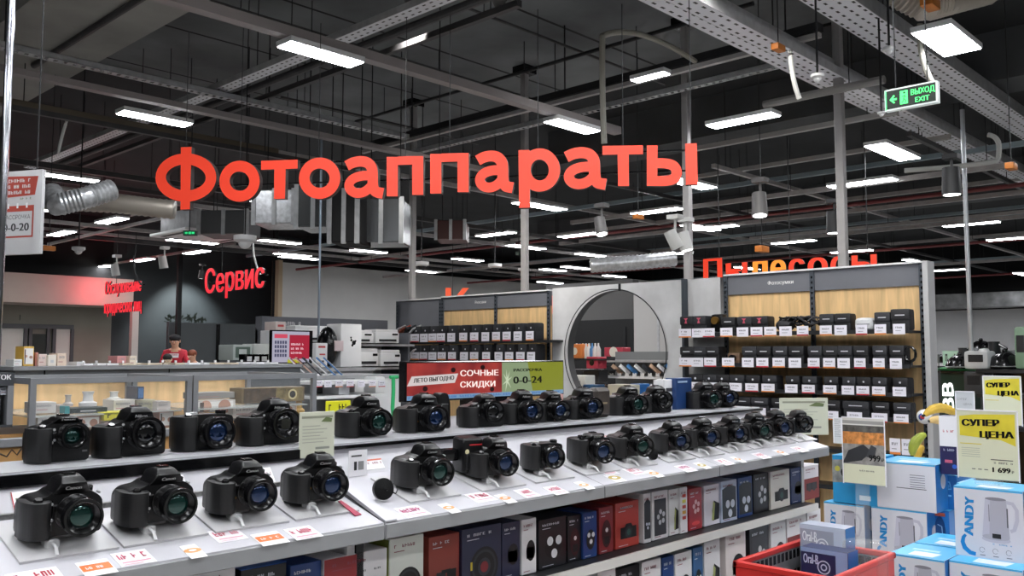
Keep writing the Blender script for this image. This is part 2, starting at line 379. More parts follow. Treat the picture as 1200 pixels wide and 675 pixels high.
# Y direction (towards the far left)
member('Y', (545, -6), (30, 197), 4.02, .13, .05, STEEL, 'ceiling_cable_tray', 'pale perforated cable tray crossing above the lamp rails near the middle lamp', 'cable tray', style='tray')
rail('Y', (585, -8), (75, 196), z=4.0, w=.07, h=.07, m=PIPEM, style='pipe', where='alongside the pale perforated tray above the middle lamp')
rail('Y', (600, 4), (95, 200), z=4.05, w=.05, h=.05, m=PIPEM, where='second beside the pale perforated tray')
rail('Y', (340, -60), (0, 72), z=4.3, w=.06, h=.06, style='pipe', m=PIPEM, where='beneath the grey concrete beam in the corner')
rail('Y', (880, 5), (420, 145), z=4.5, w=.04, h=.04, style='pipe', m=WIRE, where='high across the open deck between the poles')
rail('Y', (950, 30), (440, 178), z=4.1, w=.1, h=.07, m=mat('black_duct_paint', '#242426', .5), where='black and double under the deck above the end letters')
rail('Y', (948, 36), (440, 183), z=4.05, w=.05, h=.04, m=RAILM, where='under the black double rail above the end letters')
rail('Y', (932, 78), (470, 182), z=4.0, w=.08, h=.05, style='channel', m=STEEL, where='above the last orange-red letters up to the big trays')
rail('Y', (1028, 93), (905, 131), z=3.75, w=.07, h=.07, style='pipe', m=mat('pale_pipe', '#8e8c8a', .5), where='thick and pale below the big trays')
rail('Y', (1050, 133), (816, 178), z=3.85, w=.06, h=.05, m=mat('pale_rail2', '#a5a3a2', .5), where='below the dark beam beside the tall grey pole')
rail('Y', (1105, 158), (816, 214), z=3.85, w=.06, h=.05, m=mat('pale_rail2', '#a5a3a2', .5), where='second below the dark beam beside the tall grey pole')
rail('Y', (1170, 184), (700, 268), z=3.6, w=.06, h=.06, m=RAILM, where='carrying a spotlight left of the tall grey pole')
rail('Y', (1240, 209), (690, 292), z=3.6, w=.06, h=.06, m=RAILM, where='above the red-orange vacuum department letters')
rail('Y', (1260, 226), (820, 290), z=3.7, w=.05, h=.05, m=mat('blue_grey_rail', '#93a3ab', .5), where='blue-grey, above the vacuum department letters')
rail('Y', (1250, 237), (900, 285), z=3.6, w=.05, h=.05, m=RAILM, where='just above the lamp right of the tall pole')
rail('Y', (215, 240), (48, 278), z=3.68, w=.05, m=mat('pale_rail', ''), where='with two lamps beneath the silver flexible duct')
rail('Y', (215, 250), (60, 288), z=3.6, w=.04, m=RAILM, where='second beneath the silver flexible duct')
rail('Y', (268, 286), (40, 327), z=3.68, w=.05, m=mat('pale_rail', ''), where='with four small lamps before the service sign')
# far ceiling, regular runs
k = 0
for x in (11.2, 12.6, 14, 15.4, 17, 18.6, 20.4, 22.3, 24.3, 26.5):
    k += 1; z = (3.6, 3.85, 3.62, 3.95)[k % 4]
    member3('Y', Vector((x, -3, z)), Vector((x, 19.6, z)), .06, .06, (RAILM, mat('blue_grey_rail', '#93a3ab'), mat('red_sprinkler_pipe', '#7d3a3c', .5), RAILM)[k % 4], 'ceiling_rail', 'far cross rail under the deck, %s of those beyond the shelf wall' % ordl(k - 1), 'rail', 'far cross rails under the deck', style=('box', 'box', 'pipe', 'box')[k % 4], step=3.2)
k = 0
for y in (9.6, 10.7, 12.2, 13.4, 15.2, 17.0, 18.8):
    k += 1; z = (3.62, 3.95, 3.6)[k % 3]
    member3('X', Vector((2.5, y, z)), Vector((28.5, y, z)), .06, .06, RAILM if k % 2 else PIPEM, 'ceiling_rail', 'far lengthwise rail under the deck, %s beyond the orange-red letters' % ordl(k - 1), 'rail', 'far lengthwise rails under the deck', step=3.2)
k = 0
for y in (2.0, 3.3, 5.6, 7.2):
    k += 1
    member3('X', Vector((9.4, y, 3.75)), Vector((28.5, y, 3.75)), .05, .05, RAILM if k % 2 else PIPEM, 'ceiling_rail', 'lengthwise rail beyond the long shelf wall, %s from the exit sign side' % ordl(k - 1), 'rail', 'lengthwise rails beyond the shelf wall', step=3.2)
# loose cables and flexible conduits
def cable(pts, r, m, label, zs=None):
    tag(MB().tube(pts, r, m, 8).build('hanging_cable'), label, 'cable')
def arc(a, b, c, n=10): return [a.lerp(b, t / n).lerp(b.lerp(c, t / n), t / n) for t in range(n + 1)]
cable(arc(at(815, 72, D=7.6), at(745, 25, D=7), at(706, 42, D=6.6)) + arc(at(706, 42, D=6.6), at(705, 100, D=6.5), at(708, 168, D=6.5)), .022, mat('beige_conduit', '#8d8a80', .6), 'beige flexible conduit arching down to the end of the lamp rail')
cable(arc(at(926, 60, D=6.4), at(928, 95, D=6.3), at(937, 116, D=6.3)), .018, mat('grey_conduit', '#a9a9a6', .6), 'grey conduit stub hanging from the wide perforated tray')
cable(arc(at(1078, 28, D=6.2), at(1076, 70, D=6.2), at(1093, 98, D=6.2)), .02, mat('beige_conduit', '#8d8a80'), 'beige cable dropping behind the exit sign')
cable(arc(at(1158, 158, D=7.8), at(1176, 160, D=7.8), at(1169, 188, D=7.8)) + arc(at(1169, 188, D=7.8), at(1155, 193, D=7.8), at(1060, 200, D=8)), .022, mat('grey_conduit', '#a9a9a6'), 'grey conduit loop under the wide perforated tray')
cable(arc(at(78, 142, D=7), at(72, 160, D=7), at(68, 180, D=7)), .012, mat('grey_conduit', '#a9a9a6'), 'thin pale cable hanging beside the rusty channel')
cable(arc(at(157, 300, D=15), at(155, 320, D=15), at(166, 334, D=15)), .015, WIRE, 'thin dark cable down to the small red two-line sign')
cable(arc(at(297, 270, D=14), at(294, 300, D=14), at(305, 322, D=14)), .015, mat('grey_conduit', '#a9a9a6'), 'thin cable down to the red service sign')
for px, y0, y1, D, col, lb in ((375, 285, 425, 9, '#9aa6b4', 'thin silver cable hanging before the light grey wall'), (1131, 222, 430, 8, '#b9bcc0', 'slim silver pole cord hanging beyond the end of the long shelf wall')):
    a = at(px, y0, D=D); tag(MB().cyl((a.x, a.y, at(px, y1, D=D).z), (a.x, a.y, 3.7), .02 if px > 1000 else .012, mat('silver_cord%d' % px, col, .3, metal=.6)).build('hanging_cable'), lb, 'cable')
# ================================================================== lamps
def lamp_mesh(L=.62, W=.17):
    h = MB().box((-L / 2 - .01, -W / 2 - .01, .006), (L / 2 + .01, W / 2 + .01, .045), WHITEP, .004, 1)
    d = MB().box((-L / 2, -W / 2, 0), (L / 2, W / 2, .008), LAMPE)
    return h, d
_lp = {}
def lamp(x, y, z, along='X', L=.62, W=.17, label=None, group=None, drop=.05):
    key = (L, W)
    if key not in _lp:
        r = thing('ceiling_lamp', label, 'lamp', (x, y, z), 0, group); h, d = lamp_mesh(L, W); h.build('lamp_housing', r); d.build('diffuser', r); _lp[key] = r
    else:
        r = dup(_lp[key]); r.location = (x, y, z); tag(r, label, 'lamp')
        if group: r['group'] = group
        elif 'group' in r: del r['group']
    r.rotation_euler = (0, 0, 0 if along == 'X' else math.pi / 2); return r
def lampP(px, py, z, along, L, W, label, group=None):
    q = at(px, py, Z=z); return lamp(q.x, q.y, z, along, L, W, label, group)
lampP(377, 65, LZ, 'X', .6, .17, 'bright rectangular lamp on the rail above the orange-red letters, first of two')
lampP(671, 149, LZ, 'X', .6, .17, 'bright rectangular lamp on the rail above the orange-red letters, at the rail end')
lampP(182, 140, LZ, 'X', .62, .17, 'bright rectangular lamp above the orange-red capital letter')
lampP(82, 209, LZ, 'X', .62, .17, 'long bright lamp behind the top of the hanging white banner')
lampP(762, 91, LZ + .3, 'Y', .34, .1, 'small dim white lamp box on the black rail between the grey poles')
lampP(870, 142, LZ + .1, 'Y', .68, .18, 'bright lamp below the dark beam right of the tall pole')
lampP(1110, 49, LZ, 'X', .62, .24, 'brightest square lamp above the green exit sign')
lampP(1010, 215, LZ, 'Y', .8, .2, 'bright lamp crossed by the right tall grey pole')
FL = [(131, 259, 'Y'), (72, 274, 'Y'), (230, 296, 'Y'), (167, 305, 'Y'), (120, 313, 'Y'), (78, 320, 'Y'), (328, 284, 'X'), (343, 299, 'X'), (432, 295, 'X'), (548, 305, 'X'), (648, 317, 'X'), (581, 275, 'Y'), (770, 248, 'Y'), (692, 299, 'X'), (790, 298, 'Y'), (837, 267, 'Y'), (930, 284, 'Y'), (1138, 263, 'Y'), (1186, 280, 'Y'), (998, 295, 'Y'), (1070, 306, 'X'), (1110, 317, 'Y'), (1165, 335, 'Y'), (720, 324, 'X'), (1165, 350, 'Y'), (305, 236, 'X'), (350, 251, 'X'), (678, 276, 'Y'), (895, 345, 'Y'), (1120, 350, 'Y'), (15, 328, 'Y'), (235, 338, 'X')]
where = {0: 'beneath the silver flexible duct', 1: 'just right of the hanging white banner foot', 2: 'second on the far rail before the service sign', 3: 'on the far rail above the charcoal wall', 4: 'on the far rail above the two-line red sign', 5: 'on the far rail above the pink-lit bulkhead',
         6: 'above the service sign', 7: 'at the corner of the light grey wall', 8: 'above the light grey wall', 9: 'over the small orange letter behind the shelf', 10: 'beside the middle grey pole', 11: 'between the two middle grey poles', 12: 'below the end of the orange-red letters', 13: 'beside the spiral duct', 14: 'left of the tall grey pole foot', 15: 'right of the tall grey pole', 16: 'above the vacuum department letters'}
for i, (px, py, ax) in enumerate(FL):
    lampP(px, py, LZ, ax, .82, .2, 'distant bright lamp %s' % where[i] if i in where else 'small distant lamp under the far black ceiling', None if i in where else 'small distant ceiling lamps')
# the same lamps go on over the aisles next to and behind the viewer
for ix, x in enumerate((-4.5, -1.2, 0.9, 3.0, 6.4)):
    for iy, y in enumerate((-5.0, -2.2, -.3, 1.4, 2.9)):
        if x > 5 and y > 1: continue
        lamp(x, y, LZ, 'X', .95, .22, 'added rectangular fill lamp over the near aisles', 'lamps over the near aisles')
for x, y in ((9.5, 1.2), (9.5, 3.5), (9.5, 6), (9.5, 8.5), (13, 8), (13, 12), (17, 14), (8, 12), (8, 16), (11, 17), (15, 17.5), (20, 17.5), (6, 19), (20, 2), (24, 4), (24, 9), (26.5, 3), (26.5, 6.5), (26, 11), (4.5, 14), (20, 11), (25, 14)):
    lamp(x, y, LZ + .02, 'X', .95, .22, 'small distant lamp under the far black ceiling', 'small distant ceiling lamps')
lamp(4.3, 2.1, LZ, 'X', .95, .22, 'added rectangular fill lamp over the near aisles', 'lamps over the near aisles'); lamp(4.6, .2, LZ, 'X', .95, .22, 'added rectangular fill lamp over the near aisles', 'lamps over the near aisles'); lamp(2.2, 4.2, LZ, 'X', .95, .22, 'added rectangular fill lamp over the near aisles', 'lamps over the near aisles')  # extra unseen lamps, added to throw more light on the shelf wall
# ================================================================== poles
def pole(px, ytop, lb, X=7.5, r=.036):
    a = at(px, 330, X=X)
    t = thing('support_pole', lb, 'pole', (a.x, a.y, 0)); MB().box((-r, -r, 0), (r, r, DECK - .02), mat('grey_pole_paint', '#a3a09f', .5, noise=.06), .006, 1).build('pole_shaft', t)
    MB().box((-.1, -.1, DECK - .09), (.1, .1, DECK - .001), BLACKG).build('ceiling_bracket', t)
pole(483, 105, 'slim grey pole behind the far end of the shelf wall'); pole(615, 62, 'grey pole behind the letters at the middle of the shelf wall')
pole(807, 0, 'tall grey pole rising beside the last orange-red letter'); pole(989, 0, 'tall grey pole behind the vacuum department letters')
# chrome pole and banner by the viewer
a = at(5, 200, D=2.4)
ch = thing('chrome_pole', 'shiny chrome pole beside the hanging white banner', 'pole', (a.x, a.y, 0), 0)
MB().cyl((0, 0, .01), (0, 0, 3.6), .0105, CHROME, n=16).build('pole_shaft', ch); MB().lathe([(.07, 0), (.07, .01), (.02, .02), (.02, .05)], (0, 0, 0), ZU, CHROME).build('base', ch)
ba0, ba1 = at(-4, 200, D=2.55), at(50, 198, D=2.5)
u = Vector((ba1.x - ba0.x, ba1.y - ba0.y, 0)); W = u.length; u.normalize(); hb = at(50, 198, D=2.5).z - at(50, 298, D=2.5).z
bn = thing('hanging_banner', 'white hanging promotion banner with red panel and 0-0-20 calendar', 'banner', (ba0.x, ba0.y, at(50, 298, D=2.5).z), 0)
mb = MB(); o = Vector((0, 0, 0)); mb.prism([(0, 0), (W, 0), (W, hb), (0, hb)], o, u, ZU, .012, mat('banner_card', '#c9c9cb', .5), bev=.002)
RD = mat('banner_red', '#b4493c', .5)
mb.decal([(W * .12, hb * .68), (W * .86, hb * .7), (W * .92, hb * .92), (W * .18, hb * .94)], o, u, ZU, RD)
for i in range(3): scribble(mb, W * .55, hb * .04, 9, o + u * W * .22 + ZU * hb * (.72 + .07 * i), u, ZU, WHITEP, .0012, i)
scribble(mb, W * .25, hb * .025, 6, o + u * W * .55 + ZU * hb * .65, u, ZU, pc('#6d8a5f'), .0012, 5)
mb.rect(W * .15, hb * .2, W * .7, hb * .38, o, u, ZU, RD); mb.rect(W * .18, hb * .22, W * .64, hb * .29, o, u, ZU, mat('banner_card', ''), .0012)
for i in range(3): mb.rect(W * (.28 + .2 * i), hb * .55, W * .04, hb * .06, o, u, ZU, WHITEP, .0014)
mb.text('РАССРОЧКА', hb * .07, o + u * W * .2 + ZU * hb * .42, u, ZU, pc('#55555a'), off=.0016, width=W * .58); mb.text('0-0-20', hb * .13, o + u * W * .2 + ZU * hb * .28, u, ZU, pc('#222226'), off=.0016, width=W * .56, bold=.001)
mb.build('banner_panel', bn)
for k in (.12, .88): MB().cyl(u * (W * k) + ZU * hb, u * (W * k) + ZU * (3.9 - bn.location.z), .002, WIRE, n=6).build('suspension_wire', bn)
# ================================================================== big letters
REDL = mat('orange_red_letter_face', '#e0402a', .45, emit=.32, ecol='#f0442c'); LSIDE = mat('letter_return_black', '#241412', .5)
ang = math.radians(80.5)      # the letter line runs almost square to the view
fw = Vector((math.cos(AZ), math.sin(AZ), 0)); rt = Vector((math.sin(AZ), -math.cos(AZ), 0))
SU = (rt * math.sin(ang) - fw * math.cos(ang)).normalized(); SN = SU.cross(ZU)
S0 = at(500, 208, D=5.6)
def sp(px, py):          # picture point -> (u, v) on the plane of the letters
    d = ray(px, py); t = (S0 - Vector((0, 0, EYE))).dot(SN) / d.dot(SN); q = Vector((0, 0, EYE)) + d * t - S0
    return (q.dot(SU), q.z)
sign = thing('hanging_letter_sign', 'big orange-red hanging sign letters reading Фотоаппараты', 'sign', S0)
def ell(x0, y0, x1, y1, wx, n=36, a0=0, a1=360):
    cx, cy, rx, ry = (x0 + x1) / 2, (y0 + y1) / 2, (x1 - x0) / 2 - wx / 2, (y1 - y0) / 2 - wx / 2 * .92
    return [(cx + rx * math.cos(math.radians(a0 + (a1 - a0) * i / n)), cy + ry * math.sin(math.radians(a0 + (a1 - a0) * i / n))) for i in range(n if abs(a1 - a0) >= 360 else n + 1)]
PXM = sp(501, 208)[0] - sp(500, 208)[0]
def letter(parts):
    mb = MB()
    for k, pt in enumerate(parts):
        o = Vector((0, 0, 0)) + SN * k * .0006
        if pt[0] == 'p': mb.prism([sp(*q) for q in pt[1]], o, SU, ZU, .045, REDL, mside=LSIDE)
        elif pt[0] == 'r':
            x0, y0, x1, y1, w_ = pt[1:]; mb.stroke([sp(*q) for q in ell(x0, y0, x1, y1, w_)], w_ * PXM, o, SU, ZU, .045, REDL, True, LSIDE)
        else: mb.stroke([sp(*q) for q in pt[1]], (lambda f: (lambda t: f(t) * PXM))(pt[2]) if callable(pt[2]) else pt[2] * PXM, o, SU, ZU, .045, REDL, False, LSIDE)
    mb.build('letter', sign)
def L_o(x0, y0, x1, y1): letter([('r', x0, y0, x1, y1, 13)])
def L_bar(xa, ya, xb, yb, sk=0): return ('p', [(xa, yb), (xb, yb + sk), (xb, ya + sk), (xa, ya)])
def L_a(x0, y0, x1, y1):
    w_ = x1 - x0; h_ = y1 - y0
    top = [(x0 + w_ * .09, y0 + h_ * .24), (x0 + w_ * .25, y0 + h_ * .155), (x0 + w_ * .45, y0 + h_ * .125), (x0 + w_ * .62, y0 + h_ * .16), (x0 + w_ * .72, y0 + h_ * .28), (x0 + w_ * .74, y0 + h_ * .42), (x0 + w_ * .74, y0 + h_ * .72), (x0 + w_ * .8, y0 + h_ * .86), (x0 + w_ * 1.0, y0 + h_ * .89)]
    bowl = [(x0 + w_ * .7, y0 + h_ * .47), (x0 + w_ * .45, y0 + h_ * .47), (x0 + w_ * .22, y0 + h_ * .55), (x0 + w_ * .13, y0 + h_ * .7), (x0 + w_ * .2, y0 + h_ * .84), (x0 + w_ * .38, y0 + h_ * .9), (x0 + w_ * .58, y0 + h_ * .84), (x0 + w_ * .72, y0 + h_ * .7)]
    letter([('s', smoothp(top), 12.4), ('s', smoothp(bowl), 11.2)])
def smoothp(p, it=3):
    for _ in range(it):
        q = [p[0]]
        for a, b in zip(p, p[1:]): q += [(a[0] * .75 + b[0] * .25, a[1] * .75 + b[1] * .25), (a[0] * .25 + b[0] * .75, a[1] * .25 + b[1] * .75)]
        p = q + [p[-1]]
    return p
def L_p(x0, y0, x1, y1): letter([L_bar(x0, y0 + 1, x0 + 13, y1), L_bar(x1 - 13, y0, x1, y1 - 1.6), L_bar(x0 + 13, y0 + .6, x1 - 13, y0 + 10.6, -.5)])
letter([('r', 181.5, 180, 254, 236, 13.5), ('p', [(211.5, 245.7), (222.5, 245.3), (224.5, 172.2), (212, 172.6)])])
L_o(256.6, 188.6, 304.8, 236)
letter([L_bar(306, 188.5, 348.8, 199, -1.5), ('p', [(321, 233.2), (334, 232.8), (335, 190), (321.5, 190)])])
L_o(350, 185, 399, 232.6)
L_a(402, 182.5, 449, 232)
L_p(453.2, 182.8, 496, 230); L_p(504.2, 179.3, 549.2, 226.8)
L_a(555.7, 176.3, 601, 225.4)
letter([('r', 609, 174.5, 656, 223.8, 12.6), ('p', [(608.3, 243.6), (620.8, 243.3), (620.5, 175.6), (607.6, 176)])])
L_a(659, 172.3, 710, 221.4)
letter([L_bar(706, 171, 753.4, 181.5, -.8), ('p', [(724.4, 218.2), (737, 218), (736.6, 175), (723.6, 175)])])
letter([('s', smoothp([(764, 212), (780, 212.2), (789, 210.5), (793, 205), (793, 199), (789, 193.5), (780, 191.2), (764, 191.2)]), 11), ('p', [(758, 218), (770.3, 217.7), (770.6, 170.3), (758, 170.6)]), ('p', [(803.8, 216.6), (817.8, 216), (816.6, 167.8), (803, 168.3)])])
for px, yt in ((216, 172), (280, 190), (372, 187), (474, 184), (526, 181), (630, 177), (730, 173), (810, 170)):
    u0, v0 = sp(px, yt); p = SU * u0 + ZU * (v0 - .02) - SN * .02; MB().cyl(p, (p.x, p.y, 3.65 - S0.z), .0025, WIRE, n=6).build('suspension_wire', sign)
for v_ in (188, 212):
    a, b = sp(226, v_ + 5), sp(806, v_ - 14)
    MB().tube([SU * a[0] + ZU * a[1] - SN * .05, SU * b[0] + ZU * b[1] - SN * .05], .006, BLACKG, 6).build('mounting_bar', sign)
# smaller department signs
def text_sign(name, label, lines, p0, p1, h, D0, D1, m, bold, wires=2, dep=.025):
    a, b = at(*p0, D=D0), at(*p1, D=D1); u = Vector((b.x - a.x, b.y - a.y, 0)); W = u.length; u.normalize()
    r = thing(name, label, 'sign', a); mb = MB()
    for i, (t_, w_) in enumerate(lines): MB().text(t_, h, -ZU * i * h * 1.12, u, ZU, m, depth=dep, bold=bold, width=W * w_, mside=LSIDE).build('letters', r)
    MB().box((0, 0, 0), (0.001, .001, .001), BLACKG) if False else None
    MB().tube([u * 0 + ZU * h * .35 - u.cross(ZU) * .03, u * W + ZU * h * .35 - u.cross(ZU) * .03], .012, BLACKG, 6).build('mounting_bar', r)
    for k in range(wires):
        q = u * (W * (k + .5) / wires) + ZU * h * .3 - u.cross(ZU) * .03; MB().cyl(q, (q.x, q.y, 4.0 - a.z), .006, WIRE, n=6).build('suspension_wire', r)
    return r
REDS = mat('red_letter_face', '#ee2f3c', .4, emit=.9, ecol='#ee2535')
text_sign('service_sign', 'red hanging letters reading Сервис before the charcoal wall', [('Сервис', 1)], (241, 344), (311, 338), .50, 13.5, 12.2, REDS, .016)
text_sign('business_service_sign', 'small two-line red sign at the end of the pink-lit bulkhead', [('Обслуживание', 1), ('юридических лиц', 1.02)], (124, 345), (167, 340), .33, 17.2, 16.2, REDS, .007)
VAC = mat('vacuum_letter_red', '#e0432c', .4, emit=.7, ecol='#e63a20'); VACO = mat('vacuum_letter_orange', '#ef9a3a', .4, emit=.8, ecol='#f08a2a')
vb, ve = at(824, 330, D=10.5), at(1042, 325, D=9.3)
vu = Vector((ve.x - vb.x, ve.y - vb.y, 0)); VW = vu.length; vu.normalize()
vs_ = thing('vacuum_department_sign', 'red and orange hanging letters reading Пылесосы above the long shelf wall', 'sign', vb)
xo = 0
for ch_, w_, m_ in (('П', .135, VAC), ('ы', .145, VAC), ('л', .115, VACO), ('е', .1, VACO), ('с', .1, VAC), ('о', .12, VAC), ('с', .1, VAC), ('ы', .145, VAC)):
    MB().text(ch_, .36, vu * xo, vu, ZU, m_, depth=.03, bold=.014, width=VW * (w_ - .02), mside=LSIDE).build('letter', vs_)
    xo += VW * w_ 
for k in (.1, .5, .9): MB().cyl(vu * VW * k + ZU * .2, (vu * VW * k).to_3d() + ZU * (4 - vb.z), .005, WIRE, n=6).build('suspension_wire', vs_)
kb = at(519, 370, D=14)
ks = thing('far_department_sign', 'orange letter К peeking over the grey end of the shelf wall', 'sign', kb)
MB().text('Кухня', .60, (0, 0, 0), (rt + fw * .1), ZU, mat('orange_letter', '#e0512a', .4, emit=.6), depth=.03, bold=.015, width=1.75, mside=LSIDE).build('letters', ks)
MB().cyl((.2, 0, .2), (.2, 0, 4 - kb.z), .005, WIRE, n=6).build('suspension_wire', ks)
# ================================================================== exit sign
e0, e1 = at(1037, 131, X=4.4), at(1099, 118, X=4.4)
ez = e0.z; ew = e0.y - e1.y; eh = at(1037, 106, X=4.4).z - ez
ex = thing('exit_sign', 'green lit exit sign with white arrow and running figure', 'exit sign', (4.4, e0.y, ez))
GE = mat('exit_green_print', '#53e878', .4, emit=1.6, ecol='#3fe06a'); GD = mat('exit_dark_green', '#0a1f10', .4)
MB().box((0, 0, 0), (.035, -ew, eh), mat('pale_lit_rim', '#dfe8e4', .3, emit=.25), .002, 1).build('housing', ex)
mb = MB(); mb.rect(.004, .008, ew - .012, eh - .016, (0, 0, 0), MY, ZU, GD, .001)
mb.rect(.004, .006, .006, eh - .01, (0, 0, 0), MY, ZU, GE, .0014)
cxx = ew * .17; mb.rect(cxx - .01, eh * .45, ew * .11, eh * .09, (0, 0, 0), MY, ZU, GE, .0016); mb.decal([(cxx - ew * .07, eh * .495), (cxx + ew * .01, eh * .3), (cxx + ew * .035, eh * .34), (cxx - ew * .02, eh * .495), (cxx + ew * .035, eh * .65), (cxx + ew * .01, eh * .7)], (0, 0, 0), MY, ZU, GE, .0018)
mb.rect(ew * .3, eh * .2, ew * .15, eh * .62, (0, 0, 0), MY, ZU, GE, .0016)
mb.disc(ew * .385, eh * .72, eh * .05, (0, 0, 0), MY, ZU, GD, .002); mb.stroke([(ew * .4, eh * .62), (ew * .37, eh * .45), (ew * .41, eh * .35), (ew * .4, eh * .25)], ew * .014, SN * 0 + Vector((-.002, 0, 0)), MY, ZU, .0004, GD); mb.stroke([(ew * .34, eh * .55), (ew * .38, eh * .58), (ew * .42, eh * .5)], ew * .01, (-.002, 0, 0), MY, ZU, .0004, GD); mb.stroke([(ew * .38, eh * .45), (ew * .36, eh * .32), (ew * .33, eh * .28)], ew * .012, (-.002, 0, 0), MY, ZU, .0004, GD)
mb.text('ВЫХОД', eh * .36, (0, -ew * .5, eh * .54), MY, ZU, GE, off=.0018, width=ew * .45, bold=.001); mb.text('EXIT', eh * .33, (0, -ew * .58, eh * .18), MY, ZU, GE, off=.0018, width=ew * .27, bold=.001)
mb.build('sign_face', ex)
for k in (.2, .8): MB().cyl((.017, -ew * k, eh), (.017, -ew * k, 3.9 - ez), .003, WIRE, n=6).build('suspension_wire', ex)
def small_exit(px, py, w, D, lb, bright=1.2, u=None):
    a = at(px, py, D=D); mm = w * D / FPX; u = u or rt; n = u.cross(ZU)
    r = thing('small_exit_sign', lb, 'exit sign', a); mb = MB(); h = mm * .38
    mb.prism([(-mm / 2, -h / 2), (mm / 2, -h / 2), (mm / 2, h / 2), (-mm / 2, h / 2)], (0, 0, 0), u, ZU, .05, GD); mb.build('housing', r)
    f = MB(); g = mat('exit_green_far', '#2fbf74', .4, emit=bright, ecol='#22b868')
    f.rect(-mm * .44, -h * .36, mm * .88, h * .72, (0, 0, 0), u, ZU, mat('exit_green_back', '#0d5a3a', .4, emit=.5), .002); f.decal([(-mm * .36, 0), (-mm * .22, -h * .25), (-mm * .22, h * .25)], (0, 0, 0), u, ZU, g, .004); f.rect(-mm * .24, -h * .07, mm * .18, h * .14, (0, 0, 0), u, ZU, g, .004)
    f.rect(0, -h * .25, mm * .12, h * .5, (0, 0, 0), u, ZU, g, .004); f.rect(mm * .18, -h * .2, mm * .2, h * .4, (0, 0, 0), u, ZU, g, .004); f.build('sign_face', r)
    MB().cyl((0, 0, h / 2), (0, 0, 4 - a.z), .006, WIRE, n=6).build('suspension_wire', r)
small_exit(222, 273, 15, 8.9, 'small green exit sign under the square white ceiling cassette')
small_exit(15, 372, 17, 20.2, 'small green exit sign above the glazed doors')
small_exit(608, 297, 9, 14, 'tiny green hanging exit sign left of the middle grey pole', u=fw)
# ================================================================== air handling
DUCTR = random.Random(3)
def duct(pts, r, lb, name='flexible_duct', ribs=True, m=SILV):
    P = [Vector(p) for p in pts]; n = 40; path = []
    for i in range(n + 1):
        t = i / n * (len(P) - 1); k = min(int(t), len(P) - 2); path.append(P[k].lerp(P[k + 1], t - k))
    mb = MB(); N = 16; vs = []; fs = []
    for i, p in enumerate(path):
        d = (path[min(i + 1, n)] - path[max(i - 1, 0)]).normalized(); a = d.cross(ZU).normalized(); b = d.cross(a); rr = r * (1 + (.07 if i % 2 else -.04) * ribs)
        vs += [p + a * rr * math.cos(2 * math.pi * j / N) + b * rr * math.sin(2 * math.pi * j / N) for j in range(N)]
    for i in range(n):
        for j in range(N): fs.append((i * N + j, i * N + (j + 1) % N, (i + 1) * N + (j + 1) % N, (i + 1) * N + j))
    mb.add(vs, fs + [list(range(N)), [n * N + j for j in range(N)][::-1]], m); return tag(mb.build('ceiling_' + name, smooth=50), lb, 'duct')
duct([at(60, 226, D=8.4), at(68, 240, D=8.2), at(100, 232, D=8.3), at(132, 222, D=8.5)], .1, 'ribbed silver flexible duct behind the white banner')
duct([at(50, 234, D=9), at(130, 238, D=9), at(205, 246, D=9.1)], .095, 'second silver flexible duct beneath the first, beside the banner', m=mat('pale_foil_duct', '#b9b1a6', .4, metal=.5))
duct([at(692, 311, D=11), at(740, 308, D=11), at(792, 303, D=11)], .09, 'horizontal silver spiral duct above the round opening')
duct([at(1050, -14, D=6.8), at(1085, 4, D=6.8), at(1110, -3, D=6.8), at(1160, -16, D=6.9)], .13, 'pale flexible duct bend above the bright square lamp', m=mat('pale_foil_duct', ''))
def metal_box(px0, py0, px1, py1, D, dep, lb, m, name='ceiling_duct'):
    a, b = at(px0, py1, D=D), at(px1, py0, D=D); u = Vector((b.x - a.x, b.y - a.y, 0)); W = u.length; u.normalize(); H = b.z - a.z
    r = thing(name, lb, 'duct', a); mb = MB(); mb.prism([(0, 0), (W, 0), (W, H), (0, H)], (0, 0, 0), u, ZU, dep, m, bev=.01, seg=1); mb.build('duct_body', r)
    f = MB()
    for k in (0, .5, .97): f = MB(); f.prism([(W * k - .015, -.015), (W * k + .03, -.015), (W * k + .03, H + .015), (W * k - .015, H + .015)], u.cross(ZU) * .012, u, ZU, .03, STEEL); f.build('flange', r)
    for k in (.15, .85): q = u * W * k - u.cross(ZU) * dep * .5 + ZU * H * .8; MB().cyl(q, (q.x, q.y, DECK - a.z), .006, WIRE, n=6).build('suspension_rod', r)
    return r
metal_box(296, 222, 345, 262, 9.4, .5, 'shiny sheet metal duct section below the second letter', SILV)
metal_box(346, 216, 386, 266, 9.2, .5, 'grey sheet metal duct section with a lamp reflected, left of the black box', mat('brushed_duct', '#77797b', .22, metal=.9))
metal_box(385, 222, 419, 284, 9.0, .5, 'black air handling box hanging below the letters', mat('matt_black_box', '#101012', .8))
metal_box(420, 232, 471, 284, 9.3, .5, 'mirror-like sheet metal duct section between the black box and the slim grey pole', mat('brushed_duct', ''))
metal_box(232, 246, 290, 274, 10.5, .5, 'grey duct box behind the square white cassette', mat('grey_duct_box', '#5a5b5d', .5, metal=.5))
metal_box(510, 258, 545, 280, 13, .6, 'reddish-brown duct box between the grey poles', mat('brown_duct_box', '#4b2a26', .5))
c0 = at(238, 278, Z=3.05)
ac = thing('ceiling_cassette_unit', 'square white air conditioning cassette near the service sign', 'air conditioner', c0)
MB().box((-.5, -.5, 0), (.5, .5, .04), WHITEP, .012).build('grille_panel', ac)
MB().box((-.4, -.4, .04), (.4, .4, .3), STEEL, .01).build('cassette_body', ac)
f = MB(); 
